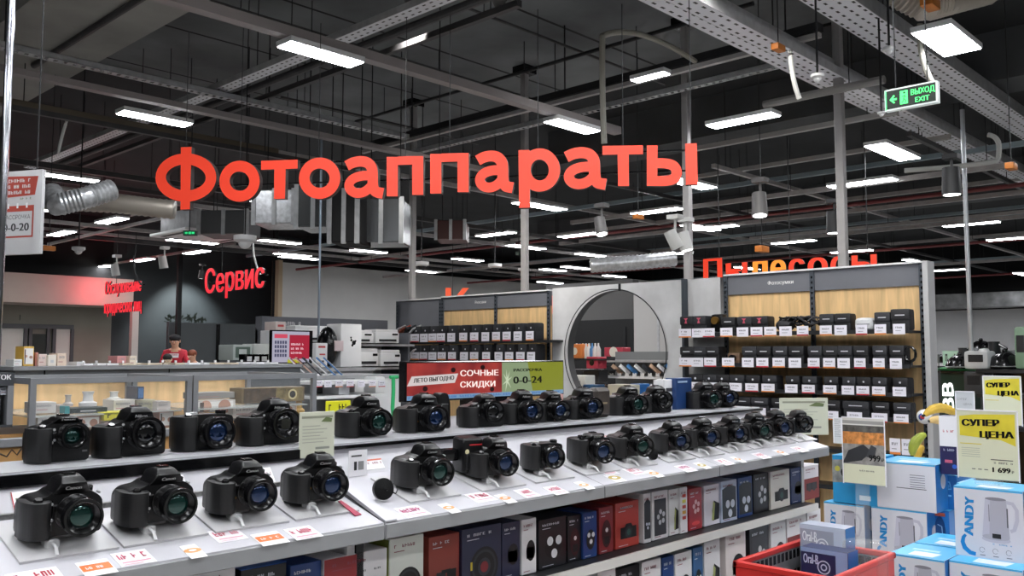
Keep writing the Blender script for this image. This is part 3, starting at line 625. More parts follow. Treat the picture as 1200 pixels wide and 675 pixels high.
for k in (-1, 1): f.box((-.32, k * .4 - .03, -.004), (.32, k * .4 + .03, .001), DARKM).box((k * .4 - .03, -.32, -.004), (k * .4 + .03, .32, .001), DARKM)
f.build('air_slot', ac)
for sx in (-.35, .35): MB().cyl((sx, .3, .3), (sx, .3, DECK - c0.z), .006, WIRE, n=6).build('suspension_rod', ac)
# detectors and orange boxes
for px, py, s, lb in ((1090, 4, .09, 'orange junction box high beside the bright square lamp'), (912, 56, .06, 'small orange junction box on the wide perforated tray'), (1185, 195, .06, 'small orange junction box at the bend of the big tray'), (748, 254, .06, 'tiny orange marker at the end of a lamp left of the tall pole'), (893, 292, .08, 'small orange box above the orange vacuum letters'), (57, 291, .06, 'small orange-red box at the foot of the hanging banner')):
    q = at(px, py, D=6.6 if px > 900 else 9); o = MB().box((-s, -s * .5, -s * .4), (s, s * .5, s * .4), mat('orange_plastic', '#c9782f', .5, noise=.15), .008).cyl((0, 0, s * .4), (0, 0, DECK - q.z), .004, WIRE, n=6).build('ceiling_junction_box', loc=q); tag(o, lb, 'junction box')
for px, py, s, D, lb in ((958, 92, .05, 6.6, 'small white plate on the underside of the big trays'), (1033, 134, .03, 7, 'tiny white sensor under the big trays left of the exit sign'), (494, 312, .1, 12, 'white dome camera under the black bulkhead by the slim grey pole'), (580, 314, .1, 13, 'white dome camera beyond the letters, second from the slim grey pole'), (613, 318, .08, 14, 'white dome camera half hidden by the middle grey pole'), (287, 284, .12, 9.6, 'white round detector beside the cassette unit'), (1042, 60, .045, 6.3, 'white device clipped to the pale strut above the exit sign'), (92, 294, .07, 10, 'small beige sensor below the far left rail')):
    q = at(px, py, D=D); r = thing('ceiling_sensor', lb, 'sensor', q); MB().lathe([(s * .5, s * .6), (s, s * .6), (s, s * .2), (s * .7, 0)], (0, 0, 0), ZU, WHITEP, 16).build('base', r) ; MB().ball((0, 0, 0), s * .6, DARKM if py > 300 else WHITEP, 12, 6).build('dome', r); MB().cyl((0, 0, s * .5), (0, 0, DECK - q.z), .008, WIRE, n=6).build('suspension_rod', r)
# spotlights
def spot(px, py, D, lb, tilt=(0, 0), m=None, on=True, s=1, lum=6):
    q = at(px, py, D=D); r = thing('track_spotlight', lb, 'spotlight', q); m = m or mat('spot_grey', '#5c5a5a', .5); ax = Vector((tilt[0], tilt[1], -1)).normalized()
    MB().cyl(-ax * .1 * s, ax * .08 * s, .055 * s, m, r1=.062 * s, n=18).build('spot_head', r)
    MB().lathe([(0, .081 * s), (.052 * s, .0812 * s), (.052 * s, .083 * s), (0, .084 * s)], (0, 0, 0), ax, mat('spot_lens_on', '#ffffff', .3, emit=lum) if on else GLASSK).build('spot_lens', r)
    MB().tube([(0, 0, .02), (.02, 0, .1), (.02, 0, .2)], .012, m, 8).build('bracket', r); MB().box((-.03, -.06, .2), (.07, .06, .24), m).build('track_adapter', r)
wsp = mat('spot_white', '#bdbdbb', .5)
spot(890, 241, 7.6, 'grey spotlight, lit, on the rail above the vacuum letters, left of the tall pole', (-.15, -.1), s=1.1)
spot(704, 266, 9, 'grey spotlight, lit, between the middle and tall grey poles', (-.1, -.3))
spot(790, 282, 8.2, 'white spotlight tilted beside the tall grey pole', (.35, -.35), wsp, False)
spot(803, 284, 8.6, 'white spotlight half behind the tall grey pole', (.1, -.2), wsp, True)
spot(1115, 214, 7.4, 'black spotlight, lit, below the exit sign', (0, 0), mat('spot_black', '#28282a', .5), s=1.25)
spot(977, 262, 8.6, 'black spotlight, lit, beside the right tall pole', (0, 0), mat('spot_black', ''), s=1.15)
spot(191, 308, 13, 'grey spotlight on the far rail nearest the service sign', (.2, 0), wsp, False)
spot(135, 317, 13.5, 'grey spotlight on the far rail above the two-line red sign', (.2, 0), wsp, False)
# added fill spotlights, unseen just above the frame, to brighten the shelf wall
for x, y, z, tx, ty, e_ in ((4.9, 3.0, 4.15, 7.25, 3.0, 190), (4.7, 4.6, 4.15, 7.25, 4.9, 150), (4.5, 5.4, 4.3, 7.25, 7.4, 560)):
    L_ = bpy.data.lights.new('added_wall_fill', 'SPOT'); L_.energy = e_; L_.spot_size = math.radians(62); L_.spot_blend = .8; L_.shadow_soft_size = .06; L_.color = (1, .97, .92)
    o = bpy.data.objects.new('added_wall_fill', L_); COL.objects.link(o); o.location = (x, y, z); dv = Vector((tx, ty, 1.7)) - o.location; o.rotation_euler = dv.to_track_quat('-Z', 'Y').to_euler()
    r = thing('track_spotlight', 'added grey fill spotlight aimed at the shelf wall from above the frame', 'spotlight', (x, y, z), 0, 'added fill spotlights'); dn = dv.normalized()
    MB().lathe([(.05, -.14), (.055, -.02), (.055, -.0), (.05, -.0), (.045, -.1)], (0, 0, 0), dn, mat('spot_grey', '#5c5a5a', .5), 18).build('spot_head', r); MB().cyl(-dn * .1, (-dn.x * .1, -dn.y * .1, DECK - z), .01, WIRE, n=6).build('bracket', r)
# the accent light that makes the pool on the charcoal wall
q = at(236, 328, Y=21.0); sl = bpy.data.lights.new('accent_spot', 'SPOT'); sl.energy = 520; sl.spot_size = math.radians(80); sl.spot_blend = .7; sl.shadow_soft_size = .05; sl.color = (.93, 1, 1)
so = bpy.data.objects.new('accent_spot', sl); COL.objects.link(so); so.location = (q.x, 20.9, q.z + .6); so.rotation_euler = (math.radians(22), 0, 0)
spot(236, 322, 19.6, 'dark spotlight over the lit patch of the charcoal wall', (0, .3), mat('spot_black', ''), True)
# red glow on the bulkhead comes from the red letters, put in by a bare point light
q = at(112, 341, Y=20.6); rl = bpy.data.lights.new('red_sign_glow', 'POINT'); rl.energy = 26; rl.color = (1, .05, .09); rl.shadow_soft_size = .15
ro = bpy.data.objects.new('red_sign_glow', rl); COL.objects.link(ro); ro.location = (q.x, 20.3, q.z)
# ================================================================== long shelf wall (plane x = 7)
SX, SB = 7.0, 7.3
def yy(px, X=SX): return at(px, 400, X=X).y
ZT = at(1085, 308, X=7.28).z
def upright(y, name='trim'): pass
# right section: header, oak back, side, shelves
def wall_bay(label, ya, yb, zt, zh, seams, side=True, header_text=None, hx=.5, zs=(1.686, 1.418, 1.2, 1.01, .74, .45)):
    r = thing('display_shelving', label, 'shelving', (SX, yb, 0))   # yb < ya ; local y from 0 to ya-yb
    W = ya - yb
    MB().box((SB - SX, 0, 0), (SB - SX + .03, W, zh), WOOD).build('back_panel', r)
    hd = MB().box((SB - SX - .02, 0, zh), (SB - SX + .03, W, zt), GREYP); 
    for k in seams: hd.box((SB - SX - .0215, k * W - .004, zh), (SB - SX - .01, k * W + .004, zt), DARKM)
    hd.build('header_panel', r)
    if header_text: MB().text(header_text, .045, (SB - SX - .022, W * hx, (zh + zt) / 2 - .015), MY, ZU, WHITEP, bold=.001, center=True).build('header_text', r)
    MB().box((SB - SX - .05, -.01, zt), (SB - SX + .05, W + .01, zt + .015), WHITEP).build('top_cap', r)
    for k in [0] + list(seams) + [1]:
        MB_ = MB().box((SB - SX - .035, k * W - .02, 0), (SB - SX - .022, k * W + .02, zt), mat('slotted_upright', '#4a5058', .5, metal=.3)); z = .3
        while z < zt - .03: MB_.box((SB - SX - .037, k * W - .006, z), (SB - SX - .0345, k * W + .006, z + .02), BLACKG); z += .045
        MB_.build('slotted_upright', r)
    if side: MB().box((SB - SX - .1, -.07, 0), (SB - SX + .05, -.03, zt + .01), mat('pale_grey_side', '#b5b5b6', .5)).build('side_panel', r)
    for z in zs:
        s = MB(); s.box((0, .01, z - .022), (SB - SX - .03, W - .01, z - .004), DARKM); s.box((-.012, .01, z - .028), (0, W - .01, z + .006), DARKM); s.build('shelf_board', r)
    return r
yR0, yR1 = yy(1083, 7.28), yy(852, 7.28)
wall_bay('long oak-backed shelving with two grey header panels, holding camera cases', yR1, yR0, ZT, at(1083, 334, X=7.28).z, (.52,), header_text='Фотосумки', hx=.69)
yL0, yL1 = yy(643.5, 7.28), yy(519, 7.28)
wall_bay('oak-backed shelving left of the round opening, with small camera cases', yL1, yL0, at(643, 341, X=7.28).z, at(643, 358, X=7.28).z, (.47,), side=False, header_text='Рюкзаки', hx=.62, zs=())
yG = yy(466, 7.28)
wall_bay('end bay of the shelf wall clad with blank grey panels', yG, yL1 + .04, at(519, 350, X=7.28).z - .0, at(519, 388, X=7.28).z, (), side=False, zs=())
# concrete panel with the round opening
PX = 7.22; ya, yb = yy(647.5, PX), yR1 + .024; cy = (yy(665, PX) + yy(783, PX)) / 2 ; R = (yy(665, PX) - yy(783, PX)) / 2; cz = at(724, 340, X=PX).z - R
pan = MB(); N = 64; zt = (at(648, 340, X=PX).z + at(848, 322, X=PX).z) / 2; circ = []; outer = []
for i in range(N):
    t = 2 * math.pi * i / N; c, s_ = math.cos(t), math.sin(t); circ.append((cy + R * c, cz + R * s_))
    k = min((((ya if c > 0 else yb) - cy) / c) if abs(c) > 1e-6 else 1e9, (((zt if s_ > 0 else 0) - cz) / s_) if abs(s_) > 1e-6 else 1e9)
    outer.append((cy + k * c, cz + k * s_))
for x_, fl in ((PX - .0, 0), (PX + .1, 1)):
    vs = [(x_, a, b) for a, b in circ] + [(x_, a, b) for a, b in outer]
    fs = [(i, (i + 1) % N, N + (i + 1) % N, N + i) if not fl else (i, N + i, N + (i + 1) % N, (i + 1) % N) for i in range(N)]
    pan.add(vs, fs, CONC)
# fill the corners left by the ray fan
for (cy_, cz_) in ((ya, zt), (yb, zt), (ya, 0), (yb, 0)):
    near = sorted(outer, key=lambda p: (p[0] - cy_) ** 2 + (p[1] - cz_) ** 2)[:2]
    for x_ in (PX - .0, PX + .1): pan.add([(x_, near[0][0], near[0][1]), (x_, near[1][0], near[1][1]), (x_, cy_, cz_)], [(0, 1, 2)], CONC)
pan.add([(PX - .0, a, b) for a, b in circ] + [(PX + .1, a, b) for a, b in circ], [(i, N + i, N + (i + 1) % N, (i + 1) % N) for i in range(N)], mat('dark_reveal', '#3b3c3e', .5))
pan.add([(PX - .0, ya, zt), (PX - .0, yb, zt), (PX + .1, yb, zt), (PX + .1, ya, zt)], [(0, 1, 2, 3)], CONC)
po = pan.build('concrete_panel'); tag(po, 'pale concrete-look panel with a big round opening', 'panel')
MB().box((PX - .012, yy(727, PX) - .012, cz + R - .01), (PX - .0, yy(727, PX) + .012, zt - .0), DARKM).build('seam_clip', po)
MB().box((PX - .08, yy(806, PX) - .012, .2), (PX - .01, yy(806, PX) + .012, zt), mat('slotted_upright', '')).build('slotted_upright', po)
rim = MB(); rim.add([(PX - .04, cy + (R + .0) * math.cos(2 * math.pi * i / N), cz + R * math.sin(2 * math.pi * i / N)) for i in range(N)] + [(PX - .04, cy + (R + .012) * math.cos(2 * math.pi * i / N), cz + (R + .012) * math.sin(2 * math.pi * i / N)) for i in range(N)], [(i, (i + 1) % N, N + (i + 1) % N, N + i) for i in range(N)], DARKM); rim.build('opening_rim', po)
for nm_, z in (('top', 1.686), ('second', 1.418), ('third', 1.2), ('fourth', 1.01)):   # shelf ends reach over the panel
    tag(MB().box((SX, yR1 + .026, z - .022), (PX - .003, yy(797), z - .004), DARKM).box((SX - .012, yR1 + .026, z - .028), (SX, yy(797), z + .006), DARKM).build('shelf'), '%s dark shelf end reaching over the concrete panel' % nm_, 'shelf')
# camera cases: a body, a flap and a small mark
CASEM = [mat('black_nylon', '#1c1c20', .6, noise=.3, scale=120, bump=.3), mat('charcoal_nylon', '#2b2c31', .6, noise=.3, scale=120, bump=.3)]
def case_proto(w, h, d, m, mark):
    r = thing('camera_case', None, None); 
    b = MB(); b.prism([(0, 0), (d, 0), (d * .95, h * .93), (d * .1, h)], (0, w / 2, 0), (1, 0, 0), ZU, -w, m) if False else b.box((0, -w / 2, 0), (d, w / 2, h), m, min(w, h) * .13, 2)
    b.build('case_body', r)
    f = MB(); f.box((-.012, -w / 2 - .002, h * .5), (d * .9, w / 2 + .002, h + .004), m, min(w, h) * .12, 2); f.build('flap', r)
    k = MB()
    if mark == 'dot': k.disc(0, h * .72, w * .07, (-.0125, 0, 0), MY, ZU, mat('pale_print', '#c9c9cf', .4), .001)
    elif mark == 'red': k.decal([(-w * .1, h * .6), (w * .1, h * .6), (w * .03, h * .78), (w * .16, h * .9), (-w * .16, h * .9), (-w * .03, h * .78)], (-.0125, 0, 0), MY, ZU, mat('red_print', '#c6566a', .4), .001)
    else: k.rect(-w * .25, h * .7, w * .5, h * .05, (-.0125, 0, 0), MY, ZU, mat('pale_print', ''), .001)
    k.build('logo_mark', r)
    return r
def price_tag_proto(w, h, band):
    mb = MB(); mb.prism([(-w / 2, -h), (w / 2, -h), (w / 2, 0), (-w / 2, 0)], (0, 0, 0), MY, ZU, .003, mat('tag_card', '#e6e4ee', .5))
    scribble(mb, w * .6, h * .16, 5, (0, w * .3, -h * .42), MY, ZU, pc('#5b5b66'), seed=int(w * 1000)); mb.rect(-w * .3, -h * .68, w * .45, h * .05, (0, 0, 0), MY, ZU, pc('#8b8b96')); 
    if band: mb.rect(-w / 2, -h, w, h * .14, (0, 0, 0), MY, ZU, mat('tag_band_' + band, {'r': '#b8323a', 'o': '#d9823d'}[band], .5))
    return mb.build('price_tag')
casec = {}; tagc = {}
def put_case(px, wpx, z, h, shelf, i, n, X=SX, mark='dot', d=.13):
    y = yy(px, X); w = abs(yy(px - wpx / 2, X) - yy(px + wpx / 2, X))
    key = (round(w, 2), round(h, 2), mark, i % 2)
    if key not in casec: casec[key] = r = case_proto(key[0], key[1], d, CASEM[i % 2], mark)
    else: r = dup(casec[key])
    r.location = (X + .015, y, z - .0035); r.rotation_euler = (0, 0, math.radians(((i * 37) % 9 - 4) * .8))
    tag(r, 'black camera case, %s from concrete panel on the %s' % (ordl(i), shelf), 'camera case', 'camera cases on the shelf wall')
def put_tag(px, wpx, z, h, shelf, i, X=SX):
    y = yy(px, X); w = round(abs(yy(px - wpx / 2, X) - yy(px + wpx / 2, X)), 2); band = (None, 'r', 'o')[(i * 7 + int(z * 10)) % 3]
    key = (w, round(h, 2), band)
    if key not in tagc: tagc[key] = o = price_tag_proto(w, round(h, 2), band)
    else: o = tagc[key].copy(); COL.objects.link(o)
    o.location = (X - .018 - (i % 3) * .0008, y, z); tag(o, 'white price tag, %s from concrete panel on the %s' % (ordl(i), shelf), 'price tag', 'price tags on the shelf wall')
R1 = [(804, 15, 'red'), (819, 16, 'red'), (853, 17, 'bar'), (872, 17, 'red'), (890, 19, 'red'), (968.5, 17, 'bar'), (987, 19, 'bar'), (1034, 19, 'bar'), (1055, 22, 'bar')]
T1 = [804, 819, 832, 852.5, 871.5, 888, 904, 922, 942, 969, 986.5, 1011, 1033, 1055]
R2 = [804, 818, 833, 877, 894, 913, 932, 954, 972, 989, 1008, 1030, 1050]; T2 = [804, 818, 833, 854, 877, 894, 913, 932, 954, 972, 989, 1008, 1030, 1050]
R3 = [814, 830, 845, 862, 881, 900, 927, 947, 972, 993, 1010.5, 1029, 1053]
R4 = [868, 888, 911.5, 935, 972, 1000, 1029, 1054]
L1, L2, L3, L4 = 'top shelf of the long shelving', 'second shelf of the long shelving', 'third shelf of the long shelving', 'fourth shelf of the long shelving'
for i, (px, w_, mk) in enumerate(R1): put_case(px, w_, 1.686, .16 if i < 2 or i > 7 else .14, L1, i, 9, mark=mk)
for i, px in enumerate(T1): put_tag(px, 14, 1.686 + .045, .08, L1, i)
for i, px in enumerate(R2): put_case(px, 17, 1.418, .155, L2, i, 13, mark='bar')
for i, px in enumerate(T2): put_tag(px, 14, 1.418 + .05, .08, L2, i)
for i, px in enumerate(R3): put_case(px, 16.5, 1.2, .115, L3, i, 13)
for i, px in enumerate(R3): put_tag(px, 15, 1.2 + .05, .075, L3, i)
for i, px in enumerate(R4): put_case(px, 20 if i != 5 else 30, 1.01, .12, L4, i, 8, mark='bar')
for i, px in enumerate(R4): put_tag(px, 18, 1.01 + .035, .07, L4, i)
for i, px in enumerate((1046, 1060)): put_tag(px, 13, .86, .12, 'fifth shelf of the long shelving', i)
P1 = [477.5, 487.5, 498, 508, 518, 530, 544, 557, 570, 582.5, 595, 608, 622]
P2 = [477.5, 487.5, 497.5, 508, 519, 531, 545, 557, 571, 585.5, 598, 611, 623.5]
zA, zB = at(560, 399, X=SX).z, at(560, 421.5, X=SX).z
LA, LB = 'upper shelf beyond the round opening', 'lower shelf beyond the round opening'
for i, px in enumerate(reversed(P1)): put_case(px, 9.5, zA, .185, LA, i, 13)
for i, px in enumerate(reversed(P1)): put_tag(px, 9.2, zA + .09, .1, LA, i)
for i, px in enumerate(reversed(P2)): put_case(px, 9.5, zB, .17, LB, i, 13)
for i, px in enumerate(reversed(P2)): put_tag(px, 9.2, zB + .085, .09, LB, i)
for nm, pa, pb in (('upper', 468, 644), ('lower', 468, 644)):
    z = zA if nm == 'upper' else zB
    tag(MB().box((SX - .012, yy(pb), z - .03), (SX + .26, yy(pa), z - .0036), DARKM).build('shelf'), '%s dark metal shelf left of the round opening' % nm, 'shelf')
# other goods on the long shelving
q = yy(836); r = thing('action_camera', 'black action camera with a golden lens on the top shelf', 'camera', (SX + .05, q, 1.7)); MB().box((0, -.07, 0), (.09, .06, .16), BLACK, .03).build('body', r); MB().cyl((0, .0, .1), (-.03, .0, .1), .035, mat('brass', '#a98243', .3, metal=.8), n=20).build('lens_ring', r)
q = yy(915); r = thing('headphone_pouch', 'round dark pouch lying on the top shelf before a heap of straps', 'pouch', (SX + .06, q, 1.683)); MB().ball((.03, 0, .06), (.07, .085, .055), CASEM[0]).build('pouch_body', r); MB().tube([(.0, -.05, .09), (-.02, 0, .12), (0, .05, .09)], .006, BLACKG).build('zip_pull', r)
r = thing('strap_heap', 'tangle of black camera straps on the top shelf', 'straps', (SX + .08, yy(934), 1.683)); rr = random.Random(5)
for k in range(9):
    c = Vector((rr.uniform(-.03, .05), rr.uniform(-.13, .13), .02)); pts = [c + Vector((.03 * math.cos(t * 1.1 + k), .09 * math.sin(t * .9 + k), .02 + .09 * abs(math.sin(t * .6 + k)))) for t in range(9)]
    MB().tube(pts, .009, BLACKG if k % 2 else CASEM[0], 6).build('strap', r)
r = thing('white_soft_case', 'white rounded soft case on the top shelf among black ones', 'camera case', (SX + .02, yy(1011), 1.683)); MB().box((0, -.075, 0), (.12, .075, .105), mat('white_fabric', '#cfd0d2', .6, noise=.06, scale=60), .04, 3).build('case_body', r); MB().box((-.004, -.05, .05), (.0, .05, .056), GREYP).build('zip', r)
q = yy(1059); r = thing('ring_strap', 'black ring-shaped hand strap hanging on the second shelf', 'strap', (SX + .03, q - .035, 1.50)); MB().tube([(0, .04 * math.cos(t * .5), .055 * math.sin(t * .5)) for t in range(14)], .011, BLACKG).build('ring', r); MB().box((-.01, -.01, -.087), (.02, .01, -.05), BLACKG).build('clip', r)
r = thing('brown_camera', 'small brown and black instant camera on the second shelf', 'camera', (SX + .03, yy(857), 1.4145)); MB().box((0, -.06, 0), (.07, .06, .1), mat('brown_leather', '#6b5340', .6, noise=.2, scale=40), .02).build('body', r); MB().cyl((0, 0, .05), (-.03, 0, .05), .03, BLACKG, n=18).build('lens', r)
r = thing('blue_red_ball', 'small white ball marked blue and red on the end of the shelving', 'ball', (SX - .12, yy(1084) - .02, at(1084, 487, X=SX).z)); MB().ball((0, 0, 0), .055, WHITEP).build('ball_body', r); MB().ball((-.015, .004, 0), (.044, .036, .038), mat('blue_enamel', '#274f9a', .3)).build('blue_mark', r); MB().ball((-.042, 0, 0), .02, mat('red_enamel', '#b92b33', .3)).build('red_mark', r); MB().cyl((0, 0, 0), (.14, 0, 0), .008, DARKM).build('arm', r)
# ================================================================== camera display counter
YF, ZF = 1.5, 1.149           # front edge
YB, ZB = 1.74, 1.215          # foot of the riser
YL, ZL = 1.78, 1.284          # front edge of the upper ledge
YE = 2.3
XM = 1.19                     # joint between the two counters
SLOPE = math.atan2(ZB - ZF, YB - YF)
def counter(x0, x1, label, seams, YE=YE, strip=.02):
    drop = 0
    r = thing('display_counter', label, 'display counter', (x0, YF, 0)); W = x1 - x0
    top = MB(); P = [(0, 0), (0, -.034), (YE - YF, -.034), (YE - YF, 0)]
    prof = [(0, ZF - .034), (YE - YF, ZF - .034), (YE - YF, ZL - drop), (YL - YF, ZL - drop), (YL - YF - .0, ZL - .02 - drop), (YB - YF, ZB), (0, ZF)]
    top.prism([(a, b) for a, b in prof], (0, 0, 0), YU, ZU, -W, DISPW)
    top.build('sloped_top', r)
    e = MB().box((-.0, -.004, ZF - .034), (W, .001, ZF - .003), DISPG, .002, 1)
    for s in seams: e.box((s - .0008, -.0045, ZF - .034), (s + .0008, -.003, ZF - .003), BLACKG)
    e.build('front_edge', r)
    lt = MB().box((0, YL - YF - .012, ZL - drop - strip), (W, YL - YF + .005, ZL - drop - .001), BLACKG); lt.build('ledge_edge_strip', r)
    MB().box((.0, YL - YF + .004, ZL - drop), (W, YE - YF, ZL - drop + .0025), mat('ledge_grey', '#a0a1a5', .4)).build('ledge_board', r)
    s = MB()
    for k in seams: s.add([(k - .001, 0, ZF + .0006), (k + .001, 0, ZF + .0006), (k + .001, YB - YF, ZB + .0006), (k - .001, YB - YF, ZB + .0006)], [(0, 1, 2, 3)], DARKM)
    s.build('seam_line', r) if seams else None
    return r
cl = counter(-.9, XM - .004, 'white sloped camera counter with the four big cameras', [], YE=1.97, strip=.022)
cr = counter(XM, 3.32, 'long white sloped camera counter running towards the shelf wall', [.74, 1.33], strip=.009)
MB().box((0, .0, ZF - .002), (.035, YB - YF, ZF + .0), DISPW).build('edge_trim', cr)
# side trim that makes the joint
jt = MB(); jt.prism([(0, ZF - .002), (0, ZF + .004), (YB - YF, ZB + .022), (YB - YF, ZB)], (0, 0, 0), YU, ZU, -.03, DISPW); jt.build('joint_trim', cr)
MB().prism([(.02, ZF + .002), (YB - YF, ZB + .004), (YB - YF, ZB + .012), (.02, ZF + .004)], (0, 0, 0), YU, ZU, .003, BLACKG).build('joint_gap', cr)
# dark slot strip at the foot of the riser on the first counter
MB().box((.0, YB - YF - .012, ZB - .004), (XM + .9, YB - YF + .002, ZB + .006), mat('slot_silver', '#8c8c8a', .3, metal=.6, noise=.5, scale=60)).build('cable_slot', cl)
# carcass and shelves under the counters
def carcass(x0, x1, label):
    r = thing('shelf_unit', label, 'shelving', (x0, 1.55, 0)); W = x1 - x0
    MB().box((0, .55, 0), (W, .6, 1.11), BLACKG).build('back_panel', r)
    for nm, z, m in (('shelf', .93, WHITEP), ('shelf', .70, WHITEP), ('shelf', .32, WHITEP)):
        s = MB().box((.002, 0, z - .018), (W - .002, .55, z), DARKM).box((.0, -.006, z - .024), (W, .004, z + .001), mat('shelf_lip', '#d6d4cf', .45)); s.build('shelf', r)
    MB().box((0, .0, 0), (W, .02, .08), DARKM).build('plinth', r)
    for x in (0, W - .02): MB().box((x, .05, 0), (x + .02, .55, 1.11), DARKM if x == 0 else mat('pale_grey_side', '#b5b5b6')).build('side_panel', r)
    return r
carcass(-.9, XM - .004, 'dark shelf unit beneath the counter of four big cameras'); carcass(XM, 3.32, 'dark shelf unit with white shelf lips beneath the long camera counter')
# ------------------------------------------------------------------ cameras
def fillet(poly, r, k=3):
    out = []; n = len(poly)
    for i in range(n):
        p, a, b = Vector(poly[i]), Vector(poly[i - 1]), Vector(poly[(i + 1) % n])
        da, db = (a - p), (b - p); rr = min(r, da.length * .45, db.length * .45); s, e = p + da.normalized() * rr, p + db.normalized() * rr
        for t in range(k + 1): t /= k; out.append(tuple(s.lerp(p, t).lerp(p.lerp(e, t), t)))
    return out
def make_camera(style='dslr', w=.14, h=.078, d=.06, lr=.036, ll=.062, glass=GLASST, hump=.03, accent=None, brand='Canon'):
    """camera looking towards -Y, standing on z=0, centred on x=0; front face of the body at y=0"""
    r = thing('camera', None, None)
    sh = .012 if style != 'flat' else .003
    outl = [(-w / 2, 0), (w / 2, 0), (w / 2, h - sh * 1.6), (w / 2 - .02, h - sh * .3), (w * .2, h - sh * .2), (w * .12, h), (-w * .14, h), (-w * .22, h - sh * .7), (-w / 2 + .012, h - sh), (-w / 2, h - sh * 2)]
    MB().prism(fillet(outl, .009), (0, 0, 0), XU, ZU, d, BLACK, bev=.006, seg=3).build('camera_body', r)
    gw = w * .31; gh = h - sh * 1.2 
    gp = [(-w / 2 - .004, .002), (-w / 2 + gw * .2, -.026), (-w / 2 + gw * .75, -.03), (-w / 2 + gw, -.018), (-w / 2 + gw * 1.05, .01), (-w / 2 - .004, d * .7)]
    g = MB(); g.prism(fillet(gp, .011, 4), (0, 0, gh), XU, YU, gh - .001, BLACKR, bev=.005, seg=2); go = g.build('hand_grip', r)
    MB().lathe([(0, .006), (.006, .006), (.0078, .003), (.0078, 0)], (-w / 2 + gw * .5, -.008, gh), (0, -.35, 1), BLACKG, 14).build('shutter_button', go)
    if hump:
        hw = w * .25; cx_ = w * .08; y0, y1 = -.012, d * .8
        vs = [(cx_ - hw, y0 + .01, h - .006), (cx_ + hw, y0 + .01, h - .006), (cx_ + hw, y1, h - .006), (cx_ - hw, y1, h - .006), (cx_ - hw * .66, y0 - .004, h + hump * .6), (cx_ + hw * .66, y0 - .004, h + hump * .6), (cx_ + hw * .72, y1 - .006, h + hump * .78), (cx_ - hw * .72, y1 - .006, h + hump * .78), (cx_ - hw * .5, y0 + .014, h + hump), (cx_ + hw * .5, y0 + .014, h + hump), (cx_ + hw * .5, y1 - .02, h + hump), (cx_ - hw * .5, y1 - .02, h + hump)]
        fs = [(0, 1, 5, 4), (4, 5, 9, 8), (8, 9, 10, 11), (1, 2, 6, 5), (5, 6, 10, 9), (2, 3, 7, 6), (6, 7, 11, 10), (3, 0, 4, 7), (7, 4, 8, 11), (3, 2, 1, 0)]
        ho = MB()._bev(vs, fs, BLACK, .004, 2).build('viewfinder_hump', r)
        t = MB().text(brand, .0105, (cx_, y0 + .0035, h + hump * .2), XU, (0, -.58, 1), mat('white_print', '#d9d9d9', .4), center=True, off=.0035, bold=.0004); t.build('brand_mark', ho)
        MB().box((cx_ - .01, .012, h + hump - .001), (cx_ + .01, .03, h + hump + .003), CHROME if accent == 'silver' else BLACKG).build('hot_shoe', r)
    MB().lathe([(.012, 0), (.0125, .008), (.011, .0095), (0, .0095)], (w * .34 if style != 'grip' else w * .33, d * .5, h - sh * .8), ZU, BLACKG, 20).build('mode_dial', r)
    if style == 'flat': MB().lathe([(.014, 0), (.014, .007), (0, .0075)], (-w * .2, d * .45, h - .003), ZU, STEEL if accent == 'silver' else BLACKG, 20).build('exposure_dial', r)
    lx, lz = w * .13, h * .5 if style != 'grip' else h * .62
    o = (lx, .002, max(lz, lr * .98)); ax = (0, -1, 0)
    prof = [(lr * .98, 0), (lr * .98, ll * .1), (lr * .9, ll * .12), (lr * .94, ll * .2)]
    k = ll * .24
    while k < ll * .52: prof += [(lr * .97, k), (lr * .97, k + .0022), (lr * .93, k + .0028), (lr * .93, k + .0048)]; k += .005
    prof += [(lr * .93, ll * .56), (lr * .93, ll * .62), (lr, ll * .66), (lr, ll * .96), (lr * .985, ll), (lr * .86, ll), (lr * .84, ll - .004), (lr * .62, ll - .010), (lr * .56, ll - .013), (lr * .5, ll - .016), (0, ll - .016)]
    lo = MB().lathe(prof, o, ax, LENSBK, 32).build('lens_barrel', r)
    MB().lathe([(lr * .6, ll - .014), (lr * .5, ll - .0122), (lr * .35, ll - .0108), (lr * .18, ll - .0101), (0, ll - .0098)], o, ax, glass, 28).build('front_glass', lo)
    rg = MB()
    for a in range(60, 130, 7):
        t = math.radians(a); rr = lr * .76; rg.add([(lx + rr * math.cos(t + q) + 0, -ll + .0066, o[2] + rr * math.sin(t + q)) for q in (-.035, .035)] + [(lx + (rr + .0014) * math.cos(t + q), -ll + .0058, o[2] + (rr + .0014) * math.sin(t + q)) for q in (.035, -.035)], [(0, 1, 2, 3)], mat('grey_print', '#5c5c5e', .4))
    rg.build('lens_lettering', lo)
    if accent in ('gold', 'silver', 'orange'):
        c_ = {'gold': mat('gold_ring', '#b98d3c', .3, metal=.7), 'silver': STEEL, 'orange': mat('orange_ring', '#b85a2c', .4)}[accent]
        MB().lathe([(lr * .955, ll * .62), (lr * .955, ll * .645)], o, ax, c_, 32).build('accent_ring', lo)
    MB().lathe([(.0035, 0), (.0035, .002), (0, .0022)], (lx - lr - .008, -.001, o[2] - lr * .5), ax, STEEL, 12).build('release_button', r)
    MB().box((w / 2 - .001, d * .4, h * .8), (w / 2 + .004, d * .6, h * .86), STEEL, .001, 1).build('strap_lug', r)
    if style != 'flat':
        s_ = MB(); s_.rect(-w / 2 + gw * 1.12, h - sh * 2.2, .016, .003, (0, 0, 0), XU, ZU, mat('grey_print', ''), .0006); s_.build('model_mark', r)
    mk = MB(); lc = (lx, o[2])
